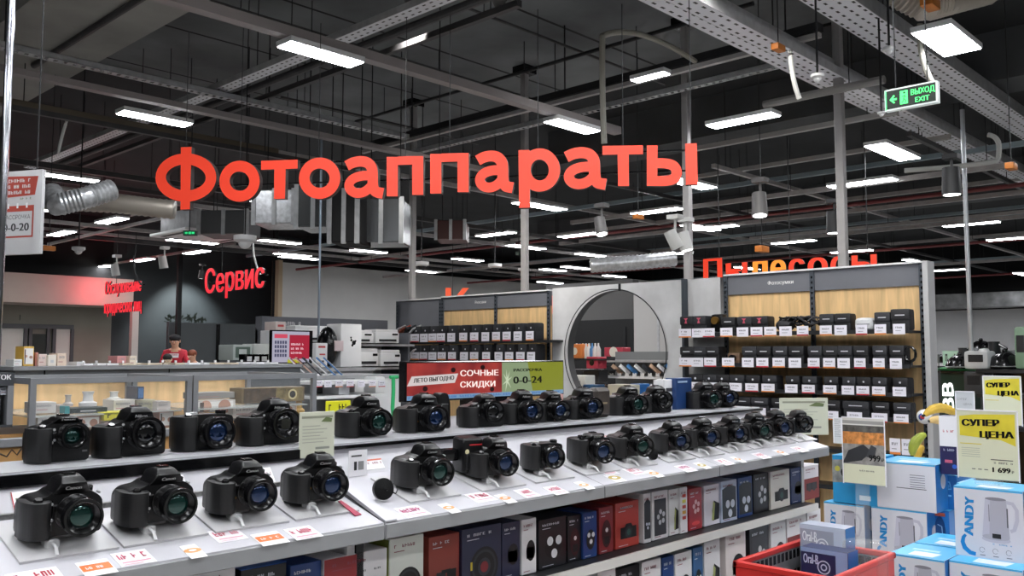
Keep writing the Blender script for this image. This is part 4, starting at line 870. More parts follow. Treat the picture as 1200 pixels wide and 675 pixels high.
    for a_, rr_, m_ in ((200, lr * 1.16, {'gold': mat('gold_ring', '#b98d3c', .3, metal=.7), 'orange': mat('orange_ring', '#b85a2c', .4)}.get(accent, mat('pale_mark', '#b9b9bb', .4))), (150, lr * 1.3, mat('pale_mark', ''))): mk.lathe([(.0028, 0), (.0028, .0015), (0, .0018)], (lx + rr_ * math.cos(math.radians(a_)), .0, o[2] + rr_ * math.sin(math.radians(a_)) * .8), ax, m_, 10)
    mk.rect(w * .36, h * .55, .012, .0022, (0, 0, 0), XU, ZU, mat('grey_print', ''), .0008); mk.rect(w * .37, h * .2, .01, .004, (0, 0, 0), XU, ZU, mat('grey_print', ''), .0008); mk.build('front_marks', r)
    pn = MB(); pn.box((w * .24, d * .3, h - .012), (w * .3, d * .42, h - sh * .2 + .002), BLACKG, .001, 1).box((-w * .12 - gw * .0, d * .7, h - .01), (-w * .02, d * .8, h + .0015), BLACKG, .001, 1); pn.build('control_buttons', r)
    MB().box((-w * .16, -.0012, h * .12), (-w * .145, .002, h * .8), BLACKG).build('body_seam', r)
    if accent == 'red': MB().lathe([(.004, 0), (0, .001)], (w * .42, -.0005, h * .62), ax, mat('red_dot', '#c22b33', .3), 12).build('red_mark', r)
    return r
CANON = 'Canon'; NIK = 'Nikon'; SON = 'SONY'
PRO = {
 'A': dict(style='dslr', w=.132, h=.08, d=.062, lr=.034, ll=.06, glass=GLASST, hump=.026, accent='red', brand=CANON),
 'B': dict(style='dslr', w=.140, h=.08, d=.062, lr=.0345, ll=.062, glass=GLASST, hump=.025, accent=None, brand=CANON),
 'C': dict(style='dslr', w=.136, h=.08, d=.06, lr=.0345, ll=.058, glass=GLASSB, hump=.025, accent='gold', brand=CANON),
 'D': dict(style='grip', w=.112, h=.083, d=.055, lr=.025, ll=.04, glass=GLASST, hump=.008, accent=None, brand=NIK),
 'E': dict(style='grip', w=.144, h=.08, d=.06, lr=.036, ll=.045, glass=GLASSK, hump=.025, accent='silver', brand=NIK),
 'F': dict(style='flat', w=.13, h=.08, d=.05, lr=.036, ll=.045, glass=GLASSB, hump=0, accent='silver', brand=SON),
 'G': dict(style='dslr', w=.13, h=.078, d=.058, lr=.034, ll=.055, glass=GLASSB, hump=.025, accent='orange', brand=NIK),
 'H': dict(style='flat', w=.128, h=.076, d=.055, lr=.036, ll=.058, glass=GLASSB, hump=.012, accent='gold', brand=SON),
}
proto = {}
def place_cam(k, x, y, z, rz, lb, rx=0, s=1, group=None):
    if k not in proto: r = proto[k] = make_camera(**PRO[k])
    else: r = dup(proto[k])
    r.location = (x, y, z); r.rotation_euler = (rx, 0, rz); r.scale = (s, s, s); tag(r, lb, 'camera', group); return r
def surf(y): return ZF + (y - YF) * math.tan(SLOPE)
# row on the slope
low = [('A', 72, 632, -4, 1.04, 'black reflex camera with a green lens, first on the slope, above a red print'), ('B', 184, 614, -2, 1.02, 'black reflex camera with a green lens, second on the slope beside an orange sticker'),
       ('C', 284, 598, -6, 1.0, 'black reflex camera with a blue lens, third on the slope of the first counter'), ('C', 371, 588, -10, 1.0, 'black reflex camera with a gold-ringed lens and a dangling red ribbon tag'),
       ('B', 494, 566, -12, 1.0, 'black reflex camera beside the round lens cap at the joint of the counters'), ('G', 574, 552, -16, 1.02, 'black reflex camera standing against an upright gripped camera back'),
       ('F', 634, 546, -20, .92, 'black flat-topped camera with a long blue lens on the long counter slope'), ('H', 690, 540, -22, 1.0, 'black rounded camera, blue lens, between the flat-topped one and the orange tag'),
       ('B', 736, 532, -24, .98, 'black reflex camera just past the small orange standing tag'), ('G', 783, 524, -26, .98, 'black camera with a blue lens, first past the second seam of the long counter'),
       ('C', 818, 520, -26, .98, 'black camera on the slope, second past the second seam'), ('G', 852, 516, -26, .98, 'black camera on the slope, third past the second seam'), ('B', 880, 512, -28, .98, 'black camera on the slope, fourth past the second seam'),
       ('G', 905, 508, -28, 1.02, 'black camera on the slope, next to last before the counter end'), ('E', 931, 503, -30, .92, 'black round-lensed camera at the very end of the slope')]
cams_low = []
for k, px, py, rz, s, lb in low:
    q = at(px + (5 if px > 400 else 2), py, Y=1.6); x = q.x; y = 1.603
    place_cam(k, x, y, surf(y + .047) + .0055, math.radians(rz), lb, math.radians(3.5), s * .9); cams_low.append((x, y, rz, px))
up = [('D', 68, -2, .98, 'boxy black camera with a green lens on the ledge, farthest from the price card'), ('E', 152, -3, .96, 'tall black camera with a chrome-lit lens, second on the ledge'), ('F', 237, -5, .98, 'flat-topped black camera with a wide lens, third on the ledge'), ('E', 315, -8, 1.0, 'big black camera with a high hump on the ledge beside the standing price card'),
      ('A', 424, -10, .98, 'black reflex camera on the ledge, first past the standing price card'), ('C', 492, -14, .98, 'black camera with a battery grip below the corner of the advertising screen'), ('E', 563, -16, .9, 'black camera with silver-ringed lens under the middle of the screen'), ('G', 607, -18, .98, 'black camera with an orange-ringed lens under the screen'), ('C', 641, -18, .9, 'black camera with a small gold mark beside the pink phone box'),
      ('G', 679, -20, .98, 'black camera on the ledge just past the pink phone box'), ('B', 732, -22, .95, 'black camera on the ledge past the dark brown case'), ('E', 765, -24, .92, 'black camera on the ledge before the white and blue boxes'), ('B', 822, -26, .98, 'black camera on the ledge past the dark blue box'), ('G', 843, -26, .95, 'last black camera on the ledge, lens turned to the shelf wall')]
for k, px, rz, s, lb in up:
    q = at(px, 520, Y=1.9); place_cam(k, q.x, 1.885, ZL + .0035, math.radians(rz), lb, 0, s)
# stands, cables and prints on the slope
for i, (x, y, rz, px) in enumerate(cams_low):
    r = thing('camera_stand', 'white plate and clip under the %s camera of the slope' % ordl(i), 'stand', (x, YF, 0))
    v = MB(); y0, y1 = .062, .2
    v.prism([(-.078, 0), (.078, 0), (.078, .15), (-.078, .15)], (0, y0, surf(YF + y0) + .0045), XU, Vector((0, math.cos(SLOPE), math.sin(SLOPE))), .004, mat('grey_plate', '#c3c2c4', .35)); v.build('base_plate', r); wz = surf(YF + .115 + .047) + .0048; MB().prism([(.125, surf(YF + .125) + .004), (.165, surf(YF + .165) + .002), (.165, wz + .001), (.125, wz - .001)], (-.025, 0, 0), YU, ZU, -.05, mat('grey_plate', '#c3c2c4', .35)).build('support_wedge', r)
    MB().tube([(-.018, .10, surf(YF + .10) + .012), (-.02, .075, surf(YF + .075) + .014), (-.022, .062, surf(YF + .062) + .006)], .003, WHITEP, 8).box((-.03, .094, surf(YF + .094) + .001), (-.006, .118, surf(YF + .1) + .016), WHITEP, .003, 1).build('security_clip', r)
SV = Vector((0, math.cos(SLOPE), math.sin(SLOPE)))
prints = [('r', 44, 657, .05), ('p', 115, 640, .034), ('g', 158, 640, .04), ('o', 228, 628, .02), ('g', 268, 624, .04), ('p', 318, 613, .038), ('g', 357, 608, .04), ('m', 485, 589, .045), ('o', 528, 580, .02), ('g', 565, 577, .045), ('o', 594, 571, .022), ('g', 619, 568, .035), ('g', 653, 560, .035), ('o', 686, 556, .022), ('g', 712, 555, .04), ('y', 722, 552, .03), ('g', 745, 549, .04), ('o', 768, 543, .025), ('m', 805, 537, .04), ('y', 824, 533, .025), ('g', 850, 530, .04), ('o', 866, 526, .02), ('g', 893, 523, .04), ('o', 916, 519, .025), ('g', 938, 515, .04)]
PCOL = {'r': pc('#b3283f'), 'p': pc('#df7a3f'), 'g': pc('#c4506a'), 'o': pc('#e2a064'), 'm': pc('#b6306e'), 'y': pc('#b8a24e')}
PW = mat('white_paper', '#f0eef2', .5)
for i, (c_, px, py, w_) in enumerate(prints):
    # meet the slope: iterate on y
    y = 1.56
    for _ in range(8): y = at(px, py, Z=surf(y)).y
    y = min(max(y, 1.51), 1.60); x = at(px, py, Y=y).x; o = (x, y, surf(y) + .0008)
    mb = MB(); mb.prism([(-w_ * .75, -.022), (w_ * .75, -.022), (w_ * .75, .03), (-w_ * .75, .03)], o, XU, SV, .0006, PW)
    if c_ in 'oy': mb.disc(0, .006, w_ * .8, o, XU, SV, PCOL[c_], ry=w_ * .45); mb.disc(0, .006, w_ * .35, o, XU, SV, PW, .0009, ry=w_ * .18)
    elif c_ == 'p': mb.rect(-w_ * .7, -.006, w_ * 1.4, .022, o, XU, SV, PCOL[c_]); scribble(mb, w_, .008, 6, Vector(o) - XU * w_ * .5, XU, SV, PW, seed=i)
    else: scribble(mb, w_ * 1.2, .018, 6, Vector(o) - XU * w_ * .6 + SV * .002, XU, SV, PCOL[c_], seed=i + 3); mb.rect(-w_ * .6, -.012, w_ * 1.2, .004, o, XU, SV, pc('#e2a5b4'), .0009); mb.rect(-w_ * .6, -.019, w_ * .8, .002, o, XU, SV, pc('#e2b5c0'), .0009)
    tag(mb.build('price_sticker'), 'small white price sticker on the slope, %s from the chrome pole end' % ordl(i), 'price sticker', 'price stickers on the slope')
# riser cards
for i, (px, py, w_, h_, lb) in enumerate(((47, 598, .1, .045, 'card with a red line behind the first camera'), (190, 580, .09, .045, 'card with a red line behind the second camera'), (305, 562, .05, .04, 'red-edged card between the third and fourth cameras'), (432, 538, .07, .028, 'orange-striped card on the riser past the joint'), (560, 518, .09, .02, 'orange card on the riser behind the gripped camera'), (712, 494, .06, .02, 'orange card on the riser behind the rounded camera'))):
    q = at(px, py, Y=1.765); rv = Vector((0, YL - YB, ZL - .02 - ZB)).normalized(); o = Vector((q.x, YB, ZB)) + rv * .022 + Vector((0, -.002, 0))
    mb = MB(); mb.prism([(-w_ / 2, -h_ * .4), (w_ / 2, -h_ * .4), (w_ / 2, h_ * .6), (-w_ / 2, h_ * .6)], o, XU, rv, .001, PW); mb.rect(-w_ / 2, h_ * .45, w_ * (1 if i > 2 else .02), h_ * .15, o, XU, rv, pc('#c8684e')); mb.rect(-w_ / 2, -h_ * .4, w_ * .02, h_, o, XU, rv, pc('#b8323a')); mb.rect(-w_ * .44, 0, w_ * .22, h_ * .3, o, XU, rv, pc('#6b7350')); scribble(mb, w_ * .6, h_ * .2, 9, o - XU * w_ * .15 + rv * h_ * .1, XU, rv, pc('#9a6a6a'), seed=i)
    tag(mb.build('riser_card'), lb, 'card')
q = at(421, 556, Y=1.72); o = Vector((q.x, 1.725, surf(1.725) + .004)); mb = MB(); mb.prism([(-.026, 0), (.026, 0), (.026, .06), (-.026, .06)], o, XU, ZU, .002, PW); mb.rect(-.02, .045, .03, .004, o, XU, ZU, pc('#555555')); mb.rect(-.012, .014, .008, .02, o, XU, ZU, pc('#222222')); mb.rect(.0, .014, .016, .02, o, XU, ZU, pc('#8a8a8a')); tag(mb.build('barcode_card'), 'small white barcode card behind the round lens cap', 'card')
for px, py, lb, s in ((447, 586, 'black round lens cap lying at the joint of the two counters', 1.0), (763, 528, 'black lens cap beside the orange standing tag camera', .7)):
    q = at(px, py, Y=1.6); r = thing('round_lens_cover', lb, 'lens cap', (q.x, 1.6, surf(1.6) + .024 * s)); MB().lathe([(.019 * s, 0), (.024 * s, .003), (.024 * s, .013), (.0, .015)], (0, 0, 0), (-.25, -1, .15), BLACK, 24).build('cap_body', r); MB().tube([(.0, -.016, -.0), (.03, -.012, -.012), (.07, .03, -.012)], .0015, BLACKG, 6).build('leash', r)
# upright gripped camera back
q = at(547, 552, Y=1.66); r = thing('camera_grip', 'black upright battery grip with a white round mark and red line on the slope', 'camera grip', (q.x, 1.66, surf(1.69) + .003), math.radians(-14), rx=math.radians(3.5))
MB().box((-.03, -.03, 0), (.03, .03, .088), BLACK, .012, 3).build('grip_body', r); MB().lathe([(.006, 0), (0, .0012)], (-.018, -.0305, .055), (0, -1, 0), mat('cream_mark', '#d8d2a8', .4), 14).build('round_mark', r); MB().box((-.012, -.0315, .07), (.024, -.029, .073), mat('red_enamel', '')).build('red_line', r); MB().box((-.02, -.033, .01), (.026, -.028, .05), BLACKR, .004, 1).build('rubber_pad', r); MB().box((-.078, -.012, .03), (-.03, .018, .06), BLACKG, .006, 2).build('shoe_arm', r)
# ribbon tag of the fourth camera
a = Vector((at(398, 580, Y=1.6).x, 1.6, surf(1.6) + .012)); b = Vector((at(420, 604, Y=1.545).x, 1.545, surf(1.545) + .003)); d = (b - a); n_ = SV.cross(XU); s_ = d.cross(Vector((0, 0, 1))).normalized() * .009
tag(MB().add([a - s_ * .5, a + s_ * .5, b + s_, b - s_, a - s_ * .5 - ZU * .002, a + s_ * .5 - ZU * .002, b + s_ - ZU * .002, b - s_ - ZU * .002], [(0, 1, 2, 3), (4, 7, 6, 5), (0, 4, 5, 1), (1, 5, 6, 2), (2, 6, 7, 3), (3, 7, 4, 0)], mat('red_ribbon', '#a82347', .5, noise=.3, scale=60)).build('ribbon_tag'), 'red ribbon tag hanging over the slope from the fourth camera', 'tag')
# standing tags / boxes between ledge cameras
def simple_box(name, label, cat, x, y, z, w, d, h, m, decor=None, rz=0, bev=.001, group=None):
    mb = MB(); mb.box((-w / 2, 0, 0), (w / 2, d, h), m, bev, 1)
    if decor: decor(mb, w, h)
    o = mb.build(name, loc=(x, y, z)); o.rotation_euler = (0, 0, rz); return tag(o, label, cat, group)
def O(w): return Vector((-w / 2, 0, 0))
def dec_pink(mb, w, h):
    for i in range(4): mb.rect(w * .25, h * (.12 + .21 * i), w * .5, h * .12, O(w), XU, ZU, BLACKG)
simple_box('phone_box', 'tall pink phone box standing between two ledge cameras', 'box', at(655, 478, Y=1.88).x, 1.88, ZL + .003, .045, .02, .085, mat('pink_card', '#c79a94', .5), dec_pink)
simple_box('leather_case', 'dark brown camera case on the ledge between cameras', 'camera case', at(708, 475, Y=1.87).x, 1.87, ZL + .003, .085, .045, .1, mat('dark_brown_leather', '#3a332f', .5, noise=.2, scale=60, bump=.2), lambda mb, w, h: mb.rect(w * .3, h * .45, w * .4, h * .06, O(w), XU, ZU, pc('#8f8066')), bev=.012)
simple_box('accessory_box', 'white and black accessory box on the ledge before the dark blue box', 'box', at(788, 475, Y=1.95).x, 1.95, ZL + .003, .11, .05, .115, WHITEP, lambda mb, w, h: (mb.rect(w * .1, h * .1, w * .3, h * .3, O(w), XU, ZU, BLACKG), mb.rect(w * .5, h * .15, w * .4, h * .5, O(w), XU, ZU, pc('#55565a')), mb.rect(w * .1, h * .6, w * .8, h * .12, O(w), XU, ZU, pc('#3a3a3e'))))
simple_box('accessory_box', 'dark blue box with a pale badge on the ledge', 'box', at(802, 475, Y=1.93).x, 1.93, ZL + .003, .11, .05, .12, mat('navy_card', '#1c3a6b', .4), lambda mb, w, h: (mb.disc(w * .75, h * .4, w * .14, O(w), XU, ZU, pc('#c8a98a')), mb.rect(w * .1, h * .85, w * .6, h * .06, O(w), XU, ZU, pc('#9fb4d8'))))
simple_box('standing_tag', 'small orange standing tag on the long counter slope', 'tag', at(712, 520, Y=1.6).x, 1.64, surf(1.64) + .004, .028, .004, .03, mat('orange_tag', '#c26a48', .5), lambda mb, w, h: scribble(mb, w * .7, h * .4, 4, O(w) + XU * w * .15 + ZU * h * .3, XU, ZU, pc('#5a2a20'), seed=2))
q = at(529, 480, Y=1.9); r = thing('camera_grip', 'tall narrow black flash grip standing on the ledge below the screen', 'camera grip', (q.x, 1.93, ZL + .0035), math.radians(-10)); MB().prism(fillet([(-.02, 0), (.022, 0), (.02, .075), (.012, .1), (-.008, .102), (-.02, .085)], .008), (0, 0, 0), XU, ZU, .045, BLACK, bev=.004).build('grip_body', r); MB().box((-.012, -.003, .03), (.012, .001, .07), BLACKR, .002, 1).build('rubber_pad', r); mkk = MB(); mkk.rect(-.008, .02, .016, .003, (0, -.0012, 0), XU, ZU, mat('grey_print', '')); mkk.build('front_marks', r)
# standing price card at the joint
def dec_card(mb, w, h):
    mb.rect(w * .06, h * .86, w * .88, h * .05, O(w), XU, ZU, pc('#8d8f7e')); mb.decal([(w * .6, h * .78), (w * .9, h * .76), (w * .92, h * .84), (w * .75, h * .88)], O(w), XU, ZU, pc('#66734a'), .0009)
    for i in range(6): mb.rect(w * .08, h * (.68 - i * .07), w * (.5 + .3 * ((i * 5) % 3) / 3), h * .018, O(w), XU, ZU, pc('#a6a79a'))
    mb.rect(w * .45, h * .18, w * .4, h * .05, O(w), XU, ZU, pc('#8d8f86'))
simple_box('price_card', 'pale greenish price card standing at the gap between the ledges', 'price card', at(369, 500, Y=1.775).x, 1.765, 1.262, .092, .003, .105, mat('pale_green_card', '#c9cbb8', .4), dec_card, math.radians(-4))
simple_box('price_card', 'pale greenish price card standing at the far end of the long counter', 'price card', at(953, 505, Y=1.74).x, 1.78, 1.15, .22, .003, .16, mat('pale_green_card', ''), dec_card, math.radians(-40))
# ------------------------------------------------------------------ advertising screen
sx0, sx1 = at(475, 440, Y=2.2).x, at(661, 440, Y=2.2).x; sz0, sz1 = at(475, 472, Y=2.2).z - .0, at(475, 423.5, Y=2.2).z; W, Hh = sx1 - sx0, sz1 - sz0
tv = thing('advertising_screen', 'long low lit advertising screen, half red and half yellow-green, behind the ledge cameras', 'screen', (sx0, 2.2, sz0))
MB().box((0, 0, 0), (W, .035, Hh), BLACKG, .003, 1).build('screen_housing', tv); MB().box((W * .4, .0, ZL + .003 - sz0), (W * .6, .08, .01), BLACKG).build('stand', tv)
def em(col, s=.75): return mat('lit_' + col.strip('#'), '#050505', .3, emit=s * 1.25, ecol=col)
f = MB(); B = .006; iw, ih = W - 2 * B, Hh - 2 * B; O0 = Vector((B, 0, B))
redm = mat('lit_red_juice', '#b93430', .3); 
if True:
    nt = redm.node_tree; bs = nt.nodes['Principled BSDF']; tn = nt.nodes.new('ShaderNodeTexNoise'); tn.inputs['Scale'].default_value = 9; cr_ = nt.nodes.new('ShaderNodeValToRGB'); tcx = nt.nodes.new('ShaderNodeTexCoord')
    cr_.color_ramp.elements[0].color = (*lin('#741a20'), 1); cr_.color_ramp.elements[1].color = (*lin('#b23c34'), 1); cr_.color_ramp.elements[0].position = .35; cr_.color_ramp.elements[1].position = .65
    nt.links.new(tcx.outputs['Object'], tn.inputs[0]); nt.links.new(tn.outputs[0], cr_.inputs[0]); nt.links.new(cr_.outputs[0], bs.inputs['Emission Color']); bs.inputs['Emission Strength'].default_value = .9; bs.inputs['Base Color'].default_value = (.02, .01, .01, 1)
f.rect(0, 0, iw * .565, ih, O0, XU, ZU, redm); f.decal([(iw * .565, 0), (iw * .78, 0), (iw * .74, ih), (iw * .565, ih)], O0, XU, ZU, em('#8a9b78')); f.decal([(iw * .78, 0), (iw, 0), (iw, ih), (iw * .74, ih)], O0, XU, ZU, em('#858b2c'))
for a_ in (20, 60, 100, 140, 200, 250, 320):
    t = math.radians(a_); c0_ = Vector((iw * .6, ih * .45)); 
    e_ = c0_ + Vector((math.cos(t) * iw * .035, math.sin(t) * ih * .35)); nn = Vector((-math.sin(t), math.cos(t))) * .004; f.decal([tuple(c0_ - nn), tuple(e_), tuple(c0_ + nn)], O0, XU, ZU, em('#c9d6b8'), .0008)
f.rect(0, 0, iw, ih * .12, O0, XU, ZU, em('#7899ba'), .001); scribble(f, iw * .97, ih * .06, 60, O0 + XU * .006 + ZU * ih * .03, XU, ZU, em('#3f6fae'), .0014, 4)
f.decal([(iw * .0, ih * .38), (iw * .27, ih * .44), (iw * .29, ih * .7), (iw * .025, ih * .64)], O0, XU, ZU, em('#d8cfce'), .001); f.text('ЛЕТО ВЫГОДНО', ih * .16, O0 + XU * iw * .035 + ZU * ih * .47, XU + ZU * .04, ZU, em('#2a1a1c', .2), off=.0014, width=iw * .23, bold=.001)
f.text('СОЧНЫЕ', ih * .23, O0 + XU * iw * .3 + ZU * ih * .62, XU, ZU, em('#f0dcd8', 1), off=.0014, width=iw * .24, bold=.0012); f.text('СКИДКИ', ih * .23, O0 + XU * iw * .3 + ZU * ih * .3, XU, ZU, em('#f0dcd8', 1), off=.0014, width=iw * .22, bold=.0012)
f.text('РАССРОЧКА', ih * .12, O0 + XU * iw * .64 + ZU * ih * .72, XU, ZU, em('#141a10', .2), off=.0014, width=iw * .2, bold=.0014); f.text('0-0-24', ih * .3, O0 + XU * iw * .64 + ZU * ih * .36, XU, ZU, em('#101408', .2), off=.0014, width=iw * .2, bold=.002)
for cx_, cy_ in ((.1, .3), (.26, .8), (.5, .22), (.44, .86)): f.disc(iw * cx_, ih * cy_, ih * .09, O0, XU, ZU, em('#3a1418', .3), .0012, ry=ih * .07)
f.build('screen_picture', tv)
# ------------------------------------------------------------------ boxes under the counters
def dots(mb, w, h, n, m, cy=.45, r=.11):
    for i in range(n):
        a = 2 * math.pi * i / n + .5; mb.disc(w * (.55 + .18 * math.cos(a)), h * cy + w * .2 * math.sin(a), w * r, O(w), XU, ZU, m, .001)
def prod(mb, w, h, body, kind, txt, seed):
    rr = random.Random(seed); k1 = pc('#141416'); k2 = pc('#2c2e33')
    if txt: scribble(mb, w * .62, h * .045, 8, O(w) + XU * w * .12 + ZU * h * .86, XU, ZU, txt, seed=seed); mb.rect(w * .12, h * .8, w * .3, h * .012, O(w), XU, ZU, txt)
    if kind == 'lens':
        for q, m in ((.36, k1), (.31, k2), (.26, k1), (.16, pc('#33353c')), (.1, pc('#7d2a30'))): mb.disc(w * .55, h * .32, w * q, O(w), XU, ZU, m, .0006 + (.4 - q) * .002, 24)
        mb.rect(w * .2, h * .3, w * .05, h * .14, O(w), XU, ZU, pc('#c6b23c'), .001)
    elif kind == 'cam': mb.rect(w * .2, h * .2, w * .68, h * .25, O(w), XU, ZU, k1, .0008); mb.decal([(w * .38, h * .45), (w * .44, h * .52), (w * .66, h * .52), (w * .72, h * .45)], O(w), XU, ZU, k1, .0008); mb.disc(w * .55, h * .33, w * .15, O(w), XU, ZU, k2, .001); mb.disc(w * .55, h * .33, w * .08, O(w), XU, ZU, pc('#31544f'), .0013)
    elif kind == 'speaker': mb.rect(w * .24, h * .05, w * .3, h * .34, O(w), XU, ZU, k2, .0008); mb.rect(w * .58, h * .05, w * .3, h * .36, O(w), XU, ZU, k1, .0008); mb.rect(w * .4, h * .36, w * .3, h * .06, O(w), XU, ZU, k1, .001)
    elif kind == 'dots': mb.disc(w * .52, h * .4, w * .3, O(w), XU, ZU, k1, .0007, ry=h * .22); dots(mb, w, h, 3, pc('#dfe0e4'))
    elif kind == 'dots5': mb.rect(w * .12, h * .08, w * .76, h * .75, O(w), XU, ZU, pc('#34363b'), .0007); dots(mb, w, h, 5, pc('#c9cacf'), r=.09)
    elif kind == 'reddots': dots(mb, w, h, 5, pc('#e7b9bb'), cy=.55, r=.1); mb.disc(w * .5, h * .16, w * .3, O(w), XU, ZU, pc('#d8484a'), .0008, ry=h * .05)
    elif kind == 'green': mb.decal([(w * .5, h * .1), (w * .92, h * .12), (w * .95, h * .5), (w * .6, h * .6), (w * .48, h * .35)], O(w), XU, ZU, k1, .0008); mb.decal([(w * .45, h * .12), (w * .58, h * .12), (w * .68, h * .52), (w * .55, h * .58)], O(w), XU, ZU, pc('#a8b06a'), .001)
    elif kind == 'panel': mb.decal([(w * .06, h * .08), (w * .94, h * .08), (w * .94, h * .82), (w * .5, h * .9), (w * .06, h * .8)], O(w), XU, ZU, k2, .0007); dots(mb, w, h, 3, pc('#d6dae6'), cy=.35, r=.13)
    elif kind == 'swirl': mb.disc(w * .5, h * .42, w * .34, O(w), XU, ZU, pc('#3a1418'), .0007, ry=h * .3); mb.disc(w * .52, h * .5, w * .1, O(w), XU, ZU, pc('#d9cfd0'), .001); mb.rect(w * .35, h * .2, w * .35, h * .16, O(w), XU, ZU, k1, .001)
    elif kind == 'dial': mb.disc(w * .6, h * .42, w * .3, O(w), XU, ZU, k1, .0007, ry=h * .19); mb.rect(w * .32, h * .28, w * .5, h * .2, O(w), XU, ZU, k1, .0007)
    elif kind == 'bars':
        for i in range(5): mb.rect(w * .25, h * (.3 + .12 * i), w * .5, h * .07, O(w), XU, ZU, pc(('#c8473c', '#d9a53a', '#c8473c', '#d8d05a', '#c8473c')[i]), .001)
    elif kind == 'half': mb.rect(0, 0, w, h * .62, O(w), XU, ZU, pc('#7d2c2a'), .0005); mb.rect(w * .15, h * .28, w * .7, h * .2, O(w), XU, ZU, k1, .001); mb.disc(w * .35, h * .36, w * .13, O(w), XU, ZU, k2, .0013); mb.disc(w * .65, h * .36, w * .13, O(w), XU, ZU, k2, .0013)
    elif kind == 'twored': mb.rect(0, 0, w * .5, h * .99, O(w), XU, ZU, pc('#8f2b30'), .0005); scribble(mb, w * .3, h * .06, 5, O(w) + XU * w * .08 + ZU * h * .5, XU, ZU, pc('#e6d8d8'), .001, seed); scribble(mb, w * .3, h * .03, 5, O(w) + XU * w * .6 + ZU * h * .7, XU, ZU, pc('#8c8c90'), .001, seed)
    if rr.random() < .7: mb.rect(w * .12, h * .05, w * .4, h * .012, O(w), XU, ZU, txt or pc('#999999'))
W_, R_, N_, K_, B_, G_ = '#e2e0e2', '#8e3a33', '#262a44', '#1b1c20', '#1e3c74', '#7c2a2e'
upb = [(215, 276, 666, W_, None, 'a wide white box lid'), (281, 336, 664, K_, 'panel', 'black box with a blue top edge'), (339, 377, 660, B_, 'dots', 'small blue box next to the half red one'), (379, 454, 649, W_, 'twored', 'box half dark red and half white'), (456, 497, 629, '#dfe2da', 'lens', 'white green-sided box with a black lens'), (502, 539, 627, '#8a3a30', 'speaker', 'brick-red box with two black speakers'),
 (541, 588, 617, N_, 'lens', 'navy box with a large lens'), (588, 610, 612, N_, 'dial', 'navy box with white print'), (601, 610, 612, N_, 'bars', 'slim navy box with red and yellow bars'), (611, 629, 608, W_, 'dial', 'narrow white box with a dark round device'), (631, 664, 607, K_, 'dots', 'black box with three white discs'), (665, 682, 604, K_, 'swirl', 'slim black box beside the three-disc box'), (683, 700, 600, B_, 'dots', 'blue box with white discs'), (702, 719, 594, G_, 'swirl', 'dark red box with one pale disc'), (721, 749, 588, '#a83c33', 'cam', 'bright brick-red box with a black camera'),
 (754, 763, 578, W_, 'panel', 'slim white box edge beside the brick-red one'), (764, 783, 575, W_, 'dots5', 'white box with grey panel and five discs'), (784, 796, 573, '#dcdcdc', 'green', 'white box with an olive corner'), (797, 806, 571, W_, 'bars', 'slim white box with pink print'), (807, 823, 572, '#a3262e', 'reddots', 'glossy red box with pale discs'), (825, 844, 568, '#e4e2ea', 'green', 'white box with a green-rimmed camera'), (845, 864, 563, '#c7d2e8', 'panel', 'pale blue box with a dark panel'), (865, 882, 559, '#24427c', 'panel', 'blue-framed box with a dark panel'), (883, 902, 555, K_, 'dots5', 'black box with two rows of discs'), (903, 926, 551, '#dcd8d0', 'cam', 'cream box with a small black camera'), (927, 941, 548, '#1d2f57', 'dial', 'narrow navy box near the shelf end'), (942, 960, 545, '#e0dce0', 'half', 'last box, white above and dark red below')]
for i, (p0, p1, pt, col, kd, lb) in enumerate(upb):
    yf = 1.6 + (i % 3) * .004; m0, m1 = at(p0, pt + 30, Y=yf), at(p1, pt + 30, Y=yf); w = abs(m1.x - m0.x) - .003; w = max(w, .02); h = min(at((p0 + p1) / 2, pt, Y=yf).z - .931, .186)
    if h < .05: h = .12
    body = mat('carton_' + col.strip('#'), col, .35); mb = MB(); mb.box((-w / 2, 0, 0), (w / 2, .1 if w > .03 else .09, h), body, .0012, 1)
    light = sum(lin(col)) > 1
    prod(mb, w, h, body, kd, pc('#8a4450' if light else '#cfd2dc'), i)
    if col == '#dfe2da': mb.box((-w / 2 - .0008, .004, .002), (-w / 2, .09, h - .002), mat('olive_side', '#8c9a4a', .5))
    if kd == 'panel' and col == K_: mb.box((-w / 2, .0, h), (w / 2, .1, h + .001), mat('blue_print', '#2b5fb0', .4))
    o = mb.build('accessory_box', loc=((m0.x + m1.x) / 2, yf, .9312)); tag(o, lb + (' on the upper shelf under the counter' if not lb.startswith('a ') else ' on the shelf under the first counter'), 'box', 'boxes on the upper shelf under the counters')
lowb = [(700, 722, 668, W_, 'dial'), (722, 750, 664, K_, 'dots'), (752, 775, 656, W_, 'lens'), (776, 790, 652, B_, 'dots'), (791, 811, 647, W_, 'dial'), (812, 824, 641, '#2b5a8a', 'dots'), (825, 844, 633, W_, 'green'), (850, 874, 622, '#e4dad8', 'dial'), (878, 901, 617, K_, 'dots5'), (903, 921, 611, '#d4d4d6', 'dial'), (922, 945, 603, W_, 'half'), (946, 962, 598, W_, 'dial')]
nm = ('white', 'black', 'white', 'blue', 'white', 'steel blue', 'white', 'rosy white', 'black', 'pale grey', 'white and red', 'white'); kn = dict(dial='with a dark round device', dots='with three pale discs', lens='with a lens', green='with a green device', dots5='with several discs', half='with two dials')
